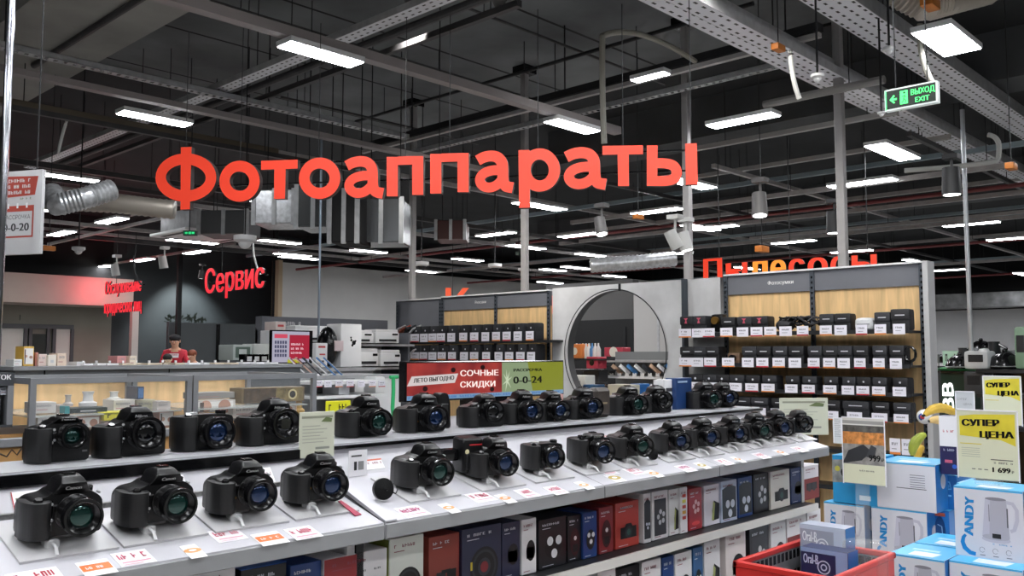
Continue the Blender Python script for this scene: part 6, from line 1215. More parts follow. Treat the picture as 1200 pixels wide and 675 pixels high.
for i, row in enumerate([(228, 275, 459, 468, 3.4, '#8f8d8a', 'text', 'flat grey box at the top of the second showcase stack'), (229, 276, 468, 484, 3.34, '#b9b3ae', 'face', 'box with a pair of faces in the second showcase'), (232, 268, 485, 498, 3.26, '#dcdcda', 'text', 'white box below the faces box in the second showcase'), (283, 357, 453, 473, 3.36, '#6d5a3c', 'lens', 'wide picture box with a large lens in the second showcase'), (273, 310, 475, 490, 3.3, '#d2d0ce', 'text', 'white box beneath the lens picture box'), (312, 348, 474, 490, 3.31, '#cbb8a4', 'face', 'beige picture box beneath the lens picture box'), (352, 364, 462, 488, 3.33, '#a8853a', 'device', 'golden figurine at the end of the second showcase')]): good(*row)
# brown cable scribble on the oak front below showcase
cable([at(0, 532, Y=3.19), at(8, 535, Y=3.19), at(14, 527, Y=3.19), at(20, 533, Y=3.19), at(28, 522, Y=3.19)], .003, mat('dark_brown_cord', '#2a1c12', .5), 'dark brown cord draped on the oak front below the showcase')
# unit with silver device at the frame edge
x1_ = at(17, 440, Y=3.22).x; hz1, hz0 = at(8, 437, Y=3.22).z, at(8, 452, Y=3.22).z
r = thing('display_cabinet', 'dark cabinet with white header letters at the edge by the chrome pole', 'cabinet', (x1_, 3.22, 0)); MB().box((-.45, 0, hz0), (0, .25, hz1), mat('dark_header', '#3a3d42', .5)).build('header_panel', r); MB().text('УЧАСТОК', .022, (-.115, -.0, hz0 + .02), XU, ZU, WHITEP, bold=.0008, width=.105).build('header_text', r); MB().box((-.45, 0, 1.262), (0, .25, 1.27), mat('dark_header', '')).build('cabinet_base', r)
MB().box((-.018, 0, 1.27), (0, .25, hz0), vb).build('post', r)
r = thing('silver_speaker', 'silver boxy speaker with round grilles at the edge by the chrome pole', 'speaker', (x1_ - .11, 3.24, 1.271)); hh = at(8, 465, Y=3.24).z - 1.271; MB().box((-.09, 0, .001), (.08, .12, hh), mat('silver_plastic', '#a4a6a9', .35, metal=.4), .01).build('speaker_body', r)
for k in (.3, .62): MB().lathe([(.02, 0), (.018, .003), (0, .001)], (.03, 0, hh * k), MY, GREYP, 18).build('grille', r)
good(0, 15, 453, 463, 3.24, '#c8ccd6', 'text', 'small pale box between the silver speaker and the header')
# phone boxes standing on the fascia counter
for row in [(27, 40, 406, 429, 4.0, '#c9a24a', 'face', 'tall colourful box on the far counter, first from the chrome pole'), (41, 45, 413, 429, 4.02, '#b07a72', 'plain', 'slim reddish box beside the tall colourful one'), (45, 55, 415, 429, 4.0, '#d8c4bd', 'text', 'pale pink phone box with a small emblem'), (56, 66, 416, 429, 3.98, '#d6cfc4', 'dark', 'cream phone box showing a black phone'), (67, 78, 414, 429, 4.02, '#dac6b4', 'text', 'peach phone box at the end of the phone box row'), (137, 148, 417, 429, 4.02, '#c98a88', 'text', 'small pink box alone on the far counter'), (152, 160, 417, 429, 4.02, '#d9cdbb', 'text', 'small cream box alone on the far counter'), (16, 26, 421, 429, 4.0, '#d5d5d3', 'text', 'low white box on the far counter near the chrome pole'), (90, 100, 424, 429, 4.0, '#d9dadb', 'text', 'tiny white box lying on the far counter')]: good(*row)
rr = random.Random(4)
for i in range(15):
    px = 100 + i * 15.5; q = at(px, 428.6, Y=4.05 + rr.uniform(-.1, .12)); w = rr.uniform(.035, .07)
    if px > 330: break
    mb = MB(); mb.box((-w / 2, -.035, 0), (w / 2, .035, .008), pc(rr.choice(['#d7d7d8', '#2a2b2e', '#c9b9a4', '#e6e6e8'])), .002, 1).box((-w / 2 + .005, -.03, .008), (w / 2 - .005, .03, .009), pc('#1b1c20'))
    mb.box((-.004, .02, .0), (.004, .03, .02), WHITEP)
    tag(mb.build('display_phone', loc=(q.x, q.y, zt_ + .0005)), 'phone lying on its stand on the far grey counter, %s from the chrome pole' % ordl(i), 'phone', 'phones on the far grey counter')
yt = good(382, 411, 469, 486, 2.24, '#d3d120', 'yellow', 'bright yellow handwritten tag behind the ledge, past the showcases', d=.004); MB().box((-.004, .004, ZL + .003 - yt.location.z), (.004, .008, .03), ACRYL).build('post', yt)
# ================================================================== middle background
def bgbox(name, px0, px1, yt, yb, Y, d, m, lb, cat, bev=.01, deco=None, group=None, base=None):
    a, b = at(px0, yb, Y=Y), at(px1, yt, Y=Y); w, h = b.x - a.x, b.z - a.z
    mb = MB(); mb.box((-w / 2, 0, 0), (w / 2, d, h), m, min(bev, w * .2, h * .2), 2)
    if deco: deco(mb, w, h)
    return tag(mb.build(name, loc=((a.x + b.x) / 2, Y, a.z)), lb, cat, group)
def printer(px0, px1, yt, yb, Y, lb, dark=False):
    a, b = at(px0, yb, Y=Y), at(px1, yt, Y=Y); w, h = b.x - a.x, b.z - a.z; m = WHITEP if not dark else BLACKG
    r = thing('printer', lb, 'printer', ((a.x + b.x) / 2, Y, at(400, 402.5 if yb < 403 else 431, Y=PY).z)); dp = min(w * .7, .38); MB().box((-w / 2, 0, h * .05), (w / 2, dp, h * .8), m, h * .08).build('printer_body', r); MB().box((-w * .47, .01, h * .78), (w * .47, dp * .95, h), m, h * .06).build('scanner_lid', r)
    MB().box((-w * .35, -.012, h * .18), (w * .35, .0, h * .32), DARKM).build('output_slot', r); MB().box((-w * .3, -w * .2, h * .1), (w * .3, 0, h * .14), m).build('paper_tray', r); MB().box((w * .2, -.006, h * .6), (w * .42, .001, h * .72), BLACKG).build('control_panel', r); MB().box((-w * .4, 0, 0.003), (w * .4, dp * .9, h * .05), DARKM).build('foot', r); return r
# printer gondola (y = 8)
PY = 8.0
g = thing('printer_shelving', 'grey shelving with a white header holding printers below the light grey wall', 'shelving', (at(338, 400, Y=PY).x, PY + .1, 0)); gx0 = at(338, 400, Y=PY).x; gw = at(487, 400, Y=PY).x - gx0
MB().box((0, .5, 0), (gw, .55, at(400, 386, Y=PY).z), WHITEP).build('back_panel', g); MB().box((0, .42, at(400, 388, Y=PY).z), (gw, .55, at(400, 371, Y=PY).z), GREYP).build('header_panel', g); scr = MB(); scribble(scr, .32, .035, 9, (at(355, 377, Y=PY).x - gx0, .42, at(355, 379, Y=PY).z), XU, ZU, WHITEP, .002, 3); scr.build('header_text', g)
for yv in (402.5, 431, 452): MB().box((0, -.08, at(400, yv, Y=PY).z - .025), (gw, .5, at(400, yv, Y=PY).z), STEEL).build('shelf', g)
for xx in (0, gw - .03): MB().box((xx, .0, 0), (xx + .03, .55, at(400, 388, Y=PY).z), GREYP).build('side_panel', g)
for i, (a_, b_, t_, m_, lb) in enumerate(((345, 394, 383, 402.5, 'wide white printer on the top shelf, beside the red and white monitor'), (402, 438, 387, 402.5, 'white printer in the middle of the top printer shelf'), (440, 468, 386, 402.5, 'white printer at the shelf wall end of the top printer shelf'), (420, 444, 408, 430.5, 'pale grey printer on the second printer shelf'), (446, 470, 410, 430.5, 'cream printer with a blue mark on the second printer shelf'))): printer(a_, b_, t_, m_, PY, lb)
bgbox('tall_white_carton', 399, 424, 380, 430, 7.3, .25, WHITEP, 'tall white carton with black splashes standing before the printers', 'box', .01, lambda mb, w, h: [mb.disc(w * a_, h * b_, w * c_, O(w), XU, ZU, BLACKG, .001) for a_, b_, c_ in ((.5, .62, .05), (.62, .56, .09), (.55, .5, .05), (.7, .6, .04), (.48, .68, .04))])
cxa, cxb = at(364, 430, Y=7.2).x, at(430, 430, Y=7.2).x; czz = at(395, 430.5, Y=7.3).z - .002; r = thing('device_counter', 'narrow grey counter under the tall white carton and black round device', 'counter', (cxa, 7.05, 0)); MB().box((0, 0, czz - .03), (cxb - cxa, .6, czz), STEEL).build('counter_top', r); MB().box((.02, .02, 0), (cxb - cxa - .02, .58, czz - .03), mat('grey_back', '#77797a', .5)).build('counter_body', r)
q = at(395, 430.5, Y=7.3); r = thing('black_helmet_speaker', 'glossy black round device with a red and white label among the printers', 'device', q); MB().ball((-.05, .1, .2), (.095, .12, .2), BLACKG, 20, 12).build('shell', r); MB().box((-.05, -.03, .16), (.05, -.01, .26), pc('#d9c6c8')).build('label', r)
bgbox('white_tower_device', 370, 384, 402, 430.5, 7.12, .2, WHITEP, 'white slim device box with red print beside the monitor', 'box', .01, lambda mb, w, h: (mb.rect(w * .2, h * .8, w * .6, h * .08, O(w), XU, ZU, pc('#c4474a')), mb.rect(w * .3, h * .5, w * .5, h * .06, O(w), XU, ZU, pc('#c4474a')), mb.rect(w * .4, h * .2, w * .3, h * .08, O(w), XU, ZU, DARKM)))
# table of tablets beyond the second showcase
tz = at(400, 440, Y=5.6).z; tx0 = at(352, 435, Y=5.6).x; tx1 = at(470, 435, Y=5.6).x
r = thing('tablet_counter', 'white counter lined with leaning tablets behind the second showcase', 'counter', (tx0, 5.6, 0)); MB().box((0, 0, 0), (tx1 - tx0, .6, tz - .03), WHITEP).build('counter_body', r); MB().box((-.01, -.02, tz - .03), (tx1 - tx0 + .01, .62, tz), STEEL).build('counter_top', r)
def leaning(px, Y, z, w, h, col, lb, grp, ang=.9, yaw=0, cat='tablet', wall=None):
    q = at(px, 430, Y=Y) if wall is None else None; x, y = (q.x, Y) if wall is None else wall
    r = thing('display_tablet', lb, cat, (x, y, z), yaw, grp)
    mb = MB(); u, v = XU, Vector((0, math.cos(ang), math.sin(ang))); mb.prism(fillet([(-w / 2, 0), (w / 2, 0), (w / 2, h), (-w / 2, h)], w * .08), (0, 0, 0), u, v, .008, pc(col)); mb.build('tablet_body', r)
    s = MB(); s.rect(-w * .44, h * .05, w * .88, h * .9, (0, 0, 0), u, v, mat('screen_' + ('a' if px % 2 else 'b'), '#1d2a3a' if px % 2 else '#3d5f7a', .15, emit=.05)); s.build('glass_front', r)
    return r
for i, px in enumerate((362, 370, 378, 386, 394, 402)): leaning(px, 5.75, tz + .001, .13, .2, ('#d9d9da', '#c9a08c', '#2a2b2e', '#e1e1e2', '#3c7fc0', '#2f6fae')[i], 'tablet leaning on the white counter, %s from the glass showcase' % ordl(i), 'leaning tablets', .75, .9)
0 and tag(MB().box((0, 0, 0), (.22, .2, .05), pc('#5e4434'), .01).build('brown_carton', loc=(at(360, 462, Y=5.12).x, 4.5, at(372, 462, Y=4.5).z - .02)), 'brown carton low behind the second showcase', 'box')
wl = at(365, 440, Y=5.1); r = thing('low_shelving', 'low white shelving with price strips behind the yellow tag', 'shelving', (at(372, 450, Y=5.1).x, 5.1, 0)); LWD = at(455, 450, Y=5.1).x - at(372, 450, Y=5.1).x
for yv in (447, 463.5, 489): MB().box((0, 0, at(400, yv, Y=5.1).z - .02), (LWD, .4, at(400, yv, Y=5.1).z), WHITEP).build('shelf', r)
MB().box((0, .4, 0), (LWD, .42, at(400, 446, Y=5.1).z), mat('grey_back', '')).build('back_panel', r)
for i, px in enumerate((374, 385, 398, 411, 424, 437, 448)):
    o = price_tag_proto(.06, .045, ('r', None, 'o')[i % 3]); o.location = (at(px, 447, Y=5.08).x, 5.085, at(px, 446, Y=5.08).z); o.rotation_euler = (0, 0, math.pi / 2); tag(o, 'price strip on the low white shelving, %s from the showcase' % ordl(i), 'price tag', 'price strips on the low shelving')
bgbox('grey_carton', 397, 410, 449, 463, 5.15, .2, pc('#c9cacf'), 'pale grey carton on the low white shelving', 'box'); bgbox('white_carton', 440, 452, 441, 462, 5.3, .15, WHITEP, 'white curved carton near the green cable', 'box', .02)
a = at(461, 442, Y=5.0); tag(MB().tube([a, at(461, 460, Y=5.0), at(460, 478, Y=5.0), at(462, 495, Y=5.0)], .014, mat('bright_green', '#2fb06a', .4)).tube([a + XU * -.03, a, a + XU * .04], .012, mat('bright_green', '')).build('green_stand', ), 'bright green upright stand left of the advertising screen', 'stand')
# leaning tablets on the end of the shelf wall (450-475 px)
for j, (yv, zc) in enumerate(((400, 'upper'), (425, 'lower'))):
    for i, px in enumerate((452, 458, 464, 470)):
        q = at(px, yv, X=6.95); r = thing('demo_tablet', 'tablet leaning in the %s row at the shelf wall end, %s from the printers' % (zc, ordl(i)), 'tablet', q, 0, 'leaning tablets at the shelf wall end'); d_ = Vector((0, -.75, .55)).normalized(); n_ = XU
        mb = MB(); mb.prism([(0, 0), (.26, 0), (.26, .16), (0, .16)], (0, 0, 0), d_, Vector((.9, .1, .3)).normalized(), .014, pc(('#dadadc', '#b04a38', '#2b2c30', '#c9cacd')[i])); mb.build('tablet_body', r)
tag(MB().box((6.9, yy(470), at(460, 405, X=6.95).z - .05), (7.2, yy(446), at(460, 405, X=6.95).z - .03), STEEL).build('demo_shelf'), 'upper metal shelf of leaning tablets at the shelf wall end', 'shelf'); tag(MB().box((6.9, yy(470), at(460, 431, X=6.95).z - .05), (7.2, yy(446), at(460, 431, X=6.95).z - .03), STEEL).build('demo_shelf'), 'lower metal shelf of leaning tablets at the shelf wall end', 'shelf')
# monitor with calendar picture
MYY = 6.35; mx0, mx1 = at(319, 400, Y=MYY).x, at(366, 400, Y=MYY).x; mz0, mz1 = at(340, 426, Y=MYY).z, at(340, 387, Y=MYY).z; W, Hh = mx1 - mx0, mz1 - mz0
r = thing('advertising_monitor', 'monitor showing a calendar and a dark red text panel, above the far counter', 'monitor', (mx0, MYY, mz0)); MB().box((0, 0, 0), (W, .05, Hh), BLACKG, .005, 1).build('monitor_housing', r); MB().box((W * .92, -.004, 0), (W, .0, Hh), BLACKG).build('side_bezel', r)
f = MB(); O1 = Vector((0, 0, 0)); f.rect(0, .01, W * .92, Hh - .02, O1, XU, ZU, em('#a9a6b8', .8)); f.rect(W * .42, Hh * .14, W * .5, Hh * .72, O1, XU, ZU, em('#9c1f35', .9), .0012); f.rect(W * .05, Hh * .76, W * .32, Hh * .12, O1, XU, ZU, em('#c2475c', .9), .0012); 
for i in range(5):
    for j in range(4): f.rect(W * (.06 + .062 * i), Hh * (.2 + .13 * j), W * .045, Hh * .09, O1, XU, ZU, em('#4d4e6b', .6), .0014)
for i in range(3): scribble(f, W * .32, Hh * .06, 8, Vector((W * .46, 0, Hh * (.55 - .13 * i))), XU, ZU, em('#e6c2ca', .9), .002, i)
f.rect(W * .38, Hh * .02, W * .3, Hh * .1, O1, XU, ZU, em('#b8b52c', .7), .0014); f.build('screen_picture', r); MB().cyl((W / 2, .03, 0), (W / 2, .03, -mz0 + .0), .02, DARKM).build('stand_column', r); MB().box((W / 2 - .2, -.1, -mz0), (W / 2 + .2, .2, -mz0 + .03), DARKM).build('stand_base', r)
# picture frames / boxes near the monitor on a service desk (y=7)
dx0, dx1 = at(235, 424, Y=6.6).x, at(372, 424, Y=6.6).x; dz = at(300, 425.5, Y=6.6).z
r = thing('service_desk', 'long pale service desk behind the phone counter', 'desk', (dx0, 6.6, 0)); MB().box((0, 0, 0), (dx1 - dx0, .5, dz - .04), mat('desk_front', '#8d8f90', .5)).build('desk_front', r); MB().box((-.02, -.02, dz - .04), (dx1 - dx0 + .02, .6, dz), mat('desk_top', '#c4bfbb', .4)).build('desk_top', r)
dd = lambda c1, c2: (lambda mb, w, h: (mb.rect(w * .12, h * .15, w * .76, h * .7, O(w), XU, ZU, pc(c1)), mb.rect(w * .3, h * .3, w * .4, h * .4, O(w), XU, ZU, pc(c2), .001)))
bgbox('small_printer', 273, 296, 404, 422, 6.9, .25, pc('#b7c0bd'), 'pale device with a green-grey front on the service desk', 'device', .01, dd('#5c6e64', '#c8cfcb')); bgbox('grey_carton', 297, 316, 403, 415, 7.0, .2, pc('#c9ccc8'), 'pale carton behind the black-framed box', 'box'); 
bgbox('framed_box', 287, 315, 415, 426, 6.62, .1, BLACKG, 'black-framed box with white symbols on the service desk', 'box', .002, lambda mb, w, h: (mb.rect(w * .08, h * .25, w * .2, h * .5, O(w), XU, ZU, WHITEP), mb.rect(w * .4, h * .25, w * .2, h * .5, O(w), XU, ZU, WHITEP), mb.rect(w * .7, h * .25, w * .22, h * .5, O(w), XU, ZU, WHITEP))); bgbox('grey_carton', 315, 332, 416, 426, 6.61, .1, pc('#c6c6c4'), 'grey carton with small writing beside the black-framed box', 'box', .002, lambda mb, w, h: scribble(mb, w * .6, h * .2, 6, O(w) + XU * w * .2 + ZU * h * .5, XU, ZU, DARKM, .001, 3))
bgbox('wall_screen', 304, 322, 385, 402, 12, .08, BLACKG, 'black switched-off screen high beside the monitor', 'screen', .01); rwc = bgbox('red_white_carton', 323, 335, 377, 387, 7.5, .2, pc('#d9c9c4'), 'white carton with red print above the monitor', 'box', .005, lambda mb, w, h: mb.rect(w * .2, h * .4, w * .6, h * .25, O(w), XU, ZU, pc('#c44a4a')))
t = thing('display_plinth', 'slim white plinth under the red and white carton', 'plinth', (rwc.location.x, 7.5, 0)); MB().box((-.1, 0, 0), (.1, .2, rwc.location.z - .001), WHITEP, .005, 1).build('plinth_body', t); MB().box((-.12, -.02, 0), (.12, .22, .05), DARKM).build('base', t)
# plants on the partition
q = at(222, 379, Y=20.4); r = random.Random(2); mb = MB()
for i in range(70):
    c = Vector((r.uniform(-.5, .5), r.uniform(0, .1), r.uniform(-.02, .14))); d = Vector((r.uniform(-.08, .08), 0, r.uniform(0, .09))); mb.add([c, c + d + XU * .03, c + d * 1.6, c + d - XU * .03], [(0, 1, 2, 3)], mat('dark_leaf', '#1c2b1c', .6))
mb.build('trailing_plant', loc=(q.x, 20.45, q.z)); tag(bpy.data.objects['trailing_plant'], 'dark trailing plant along the top of the charcoal partition', 'plant')
# ================================================================== seen through and beyond the round opening
hx_ = 12.0
def ypx(px, X=hx_): return at(px, 400, X=X).y
struct(MB().box((14, ypx(742, 14), at(700, 375, X=14).z), (14.2, ypx(640, 14), at(700, 330, X=14).z), mat('dark_grey_fascia', '#5b5a5a', .7)).box((14, ypx(742, 14), 0), (14.2, ypx(640, 14), at(700, 375, X=14).z), mat('black_fascia', '#101214', .6)).box((13.98, ypx(734, 14), 0), (14.0, ypx(731, 14), at(700, 384, X=14).z), DARKM), 'wall_behind_left')
struct(MB().box((13.6, ypx(782, 13.6), 0), (13.8, ypx(743, 13.6), at(760, 340, X=13.6).z), mat('white_fascia', '#b4b2b0', .7)).box((13.58, ypx(773, 13.6), 0), (13.6, ypx(771, 13.6), at(760, 340, X=13.6).z), STEEL), 'wall_behind_right')
XS = 9.6
g = thing('phone_shelving', 'shelving of leaning phones seen through the round opening', 'shelving', (XS, ypx(800, XS), 0)); ys0, ys1 = ypx(800, XS), ypx(700, XS)
for yv in (422, 441, 465): MB().box((0, 0, at(740, yv, X=XS).z - .03), (.4, ys1 - ys0, at(740, yv, X=XS).z), WHITEP if yv > 430 else STEEL).build('shelf', g)
MB().box((.4, 0, 0), (.45, ys1 - ys0, at(740, 412, X=XS).z), mat('grey_back', '')).build('back_panel', g)
for j, yv in enumerate((441, 465)):
    for i, px in enumerate(range(706, 796, 9)):
        q = at(px, yv, X=XS - .02); r = thing('demo_phone', 'phone leaning in the %s row seen through the round opening, %s from the camera side' % (('upper', 'lower')[j], ordl(9 - i)), 'phone', (XS + .03, q.y, q.z + .05), 0, 'leaning phones beyond the opening'); r.scale = (.72, .72, .72)
        d_ = Vector((.35, -.45, -.5)).normalized(); mb = MB(); mb.prism([(0, -.1), (.012, -.1), (.012, .04), (0, .04)], (0, .12, .17), ZU.cross(d_).normalized(), Vector((.9, 0, .2)), .001, pc('#222222')) if False else mb.prism([(0, 0), (.24, 0), (.24, .012), (0, .012)], (-.02, .14, .16), d_, Vector((0, .6, -.4)).normalized(), .12, pc(('#dcdcde', '#33363c', '#c8a58c', '#e4e4e6', '#4a7fb5')[(i + j) % 5])); mb.build('phone_body', r)
        MB().box((-.03, -.04, -.075), (-.022, .04, -.01), WHITEP).build('price_label', r)
for i, (p0, p1, yt, yb, X, col, lb) in enumerate(((666, 681, 403, 420, 9.2, '#d07a3c', 'orange and red carton seen at the edge of the round opening'), (687, 700, 418, 432, 9.1, '#a83244', 'crimson box with a black disc seen through the round opening'), (708, 730, 407, 418, 11, '#b33a4a', 'red row of boxes on the far shelf seen through the opening'), (667, 686, 440, 452, 8.8, '#c9cbc9', 'white curved appliance low in the round opening'), (683, 702, 433, 448, 9.3, '#3a3c40', 'dark carton low in the round opening'), (712, 738, 451, 470, 8.3, '#d4d2c2', 'cream carton standing low in the round opening'), (738, 750, 450, 468, 8.5, '#2c6fb8', 'blue carton beside the cream one low in the opening'), (683, 697, 451, 470, 8.4, '#23507a', 'navy carton low in the round opening'))):
    a, b = at(p0, yb, X=X), at(p1, yt, X=X); w, h = a.y - b.y, b.z - a.z; mb = MB(); mb.box((0, -w, 0), (.2, 0, h), pc(col), .008, 1); mb.disc(w * .5, h * .5, w * .22, (0, 0, 0), MY, ZU, BLACKG if i == 1 else pc('#d8d4c8'), .002) if i in (0, 1, 2) else mb.rect(w * .2, h * .3, w * .5, h * .2, (0, 0, 0), MY, ZU, pc('#8a8f98'))
    tag(mb.build('carton', loc=(X, a.y, a.z)), lb, 'box')
tag(MB().box((10.98, ypx(740, 11), at(700, 418, X=11).z - .03), (11.4, ypx(700, 11), at(700, 418, X=11).z - .001), DARKM).box((11.38, ypx(740, 11), 0), (11.4, ypx(700, 11), at(700, 418, X=11).z), DARKM).build('far_shelf'), 'far dark shelf under the red row of boxes', 'shelf')
for i, (X, yv, p0, p1) in enumerate(((9.1, 420.5, 664, 704), (9.0, 452.5, 664, 704), (8.3, 470.5, 680, 756), (9.2, 433, 664, 706))): tag(MB().box((X - .02, ypx(p1, X), at(690, yv, X=X).z - .02), (X + .3, ypx(p0, X), at(690, yv, X=X).z - .001), DARKM).build('far_shelf'), ('white-goods shelf just inside the round opening, top', 'shelf low in the round opening under the curved appliance', 'lowest shelf under the cream carton in the opening', 'shelf under the crimson box in the opening')[i], 'shelf')
for i in range(8):
    px = 676 + i * 3.6; q = at(px, 420, X=9.3); tag(MB().lathe([(.035, 0), (.035, .12), (.012, .17), (.012, .2)], (0, 0, 0), ZU, pc(('#e2e2e2', '#3f78b0', '#d9d9d9', '#c8c8c8')[i % 4]), 12).build('spray_bottle', loc=(9.3, q.y, at(px, 420, X=9.3).z)), 'small bottle seen through the round opening, %s from its far edge' % ordl(i), 'bottle', 'bottles beyond the opening')
# ================================================================== right background
XR = 17.0
rr = random.Random(12)
r = thing('appliance_counter', 'long far counter of small appliances beyond the shelf wall end', 'counter', (XR, at(1240, 430, X=XR).y, 0)); cy0 = at(1240, 430, X=XR).y; cy1 = at(1085, 430, X=XR).y; cz_ = at(1140, 426, X=XR).z
MB().box((0, 0, cz_ - .05), (1.0, cy1 - cy0, cz_), WHITEP).build('counter_top', r); MB().box((.1, 0, 0), (.9, cy1 - cy0, cz_ - .05), mat('dark_counter', '#2b2f30', .5)).build('counter_body', r)
k = 0
for px in range(1100, 1200, 8):
    for row in (0, 1):
        X = XR + .25 + row * .45; q = at(px + row * 4, 425, X=X); s = rr.uniform(.06, .085); col = rr.choice(['#b8babc', '#2c2e31', '#d4d5d6', '#4a4c4f', '#9aa09a']); kind = rr.randrange(3); m = mat('appl_' + col.strip('#'), col, .3, metal=.3)
        t = thing('small_appliance', None, None, (X, q.y, cz_)); 
        if kind == 0: MB().lathe([(s * .8, 0), (s, .05), (s * .95, s * 1.6), (s * .7, s * 1.9), (0, s * 2)], (0, 0, 0), ZU, m, 18).build('pot_body', t); MB().ball((0, 0, s * 2.05), s * .18, BLACKG).build('lid_knob', t)
        elif kind == 1: MB().box((-s, -s, 0), (s, s, s * 1.7), m, .03).build('oven_body', t); MB().box((-s - .01, -s * .75, s * .3), (-s, s * .75, s * 1.4), BLACKG).build('door_glass', t)
        else: MB().lathe([(s * .7, 0), (s * .75, .04), (s * .5, s * 2.0), (s * .55, s * 2.2)], (0, 0, 0), ZU, m, 18).build('kettle_body', t); MB().tube([(0, -s * .55, s * .5), (0, -s * 1.1, s * .8), (0, -s * 1.0, s * 1.8), (0, -s * .45, s * 2)], .02, BLACKG).build('handle', t)
        tag(t, '%s on the far appliance counter, %s from the shelf wall in the %s row' % (('round cooker', 'small oven', 'kettle')[kind], ordl(k // 2), ('front', 'back')[row]), 'appliance', 'appliances on the far counter'); k += 1
# white sign strip, green display column, black gear
q0, q1 = at(1101, 432, X=9), at(1132, 432, X=9); h = at(1101, 422, X=9).z - q0.z
gr = thing('green_display', 'dark green display tower with white upright letters beside the shelf wall end', 'display tower', (9.0, q0.y, 0)); GW = q0.y - q1.y; gz = at(1110, 437, X=9).z
MB().box((0, -GW, 0), (.4, 0, gz), mat('dark_green_panel', '#0f2e22', .4)).build('tower_body', gr); MB().box((-.02, -GW - .05, gz), (.45, .05, gz + .02), BLACKG).build('tower_top', gr)
MB().text('ВВ', .13, (-.001, -GW * .5, at(1112, 483, X=9).z), ZU, YU, mat('lit_white_letters', '#ffffff', .4, emit=1.2), off=.004, bold=.008, depth=.01, width=.27).build('letters', gr)
mb = MB(); mb.box((0, -GW, 0), (.05, 0, .14), mat('pale_green_panel', '#b8d8c6', .4)); scribble(mb, GW * .8, .07, 7, (0, -GW * .1, .04), MY, ZU, pc('#3a3a3a'), .002, 3); tag(mb.build('name_board', loc=(9.1, q0.y, gz + .07)), 'pale green name board on top of the dark green tower', 'sign')
tag(MB().lathe([(.2, 0), (.22, .02), (.0, .05)], (0, 0, 0), ZU, mat('green_enamel', '#3fa05a', .3), 24).build('green_dish', loc=(9.2, (q0.y + q1.y) / 2, gz + .021)), 'bright green round lid lying on the dark green tower', 'dish')
for px, py, X, s, lb in ((1125, 425, 8.6, .12, 'black helmet-shaped device beside the green tower'), (1178, 425, 8.6, .14, 'big glossy black rounded device above the yellow cards'), (1150, 408, 12, .16, 'dark appliance with a pointed lid on the far display')):
    q = at(px, py + 7, X=X); t = thing('rounded_appliance', lb, 'appliance', q)
    if X == 12: pl = thing('display_plinth', 'dark plinth under the pointed-lid appliance', 'plinth', (q.x, q.y, 0)); MB().box((-.3, -.3, 0), (.3, .3, q.z - .001), mat('dark_counter', '#2b2f30', .5), .01, 1).build('plinth_body', pl); MB().box((-.32, -.32, q.z - .03), (.32, .32, q.z - .002), WHITEP).build('plinth_top', pl)
    MB().lathe([(s * .9, 0), (s, s * .2), (s * .8, s * .7), (s * .35, s), (0, s * 1.05)], (0, 0, 0), ZU, BLACKG, 24).build('shell', t); MB().ball((0, 0, s * 1.1), s * .15, BLACKG).build('knob', t); MB().lathe([(s * .95, s * .1), (s * 1.02, s * .14), (s * .95, s * .2)], (0, 0, 0), ZU, STEEL, 24).build('steel_band', t)
sx = 8.4; a_, b_ = at(1100, 433, X=sx), at(1235, 433, X=sx)
r = thing('appliance_shelving', 'dark shelving of appliances behind the yellow price cards', 'shelving', (sx, b_.y, 0)); W = a_.y - b_.y
for yv in (433, 462, 500): MB().box((.0, 0, at(1160, yv, X=sx).z - .03), (.5, W - GW * 1.3, at(1160, yv, X=sx).z), DARKM).build('shelf', r)
MB().box((.5, 0, 0), (.53, W - GW * 1.3, at(1160, 434, X=sx).z), BLACKG).build('back_panel', r)
for i, (px, yb, w, h, c_) in enumerate(((1142, 433, .2, .16, '#b9bbbd'), (1140, 462, .18, .2, '#3a3c40'), (1195, 433, .1, .36, '#6f8a72'))):
    q = at(px, yb, X=sx); tag(MB().box((0, -w / 2, 0), (.25, w / 2, h), pc(c_), .03, 2).box((-.004, -w * .3, h * .4), (0, w * .3, h * .8), DARKM).build('boxed_appliance', loc=(sx + .04 + i * .005 + (.0), q.y, q.z)), 'boxy appliance on the dark shelving behind the price cards, %s from the green tower' % ordl(i), 'appliance', 'appliances behind the price cards')
rr = random.Random(21)
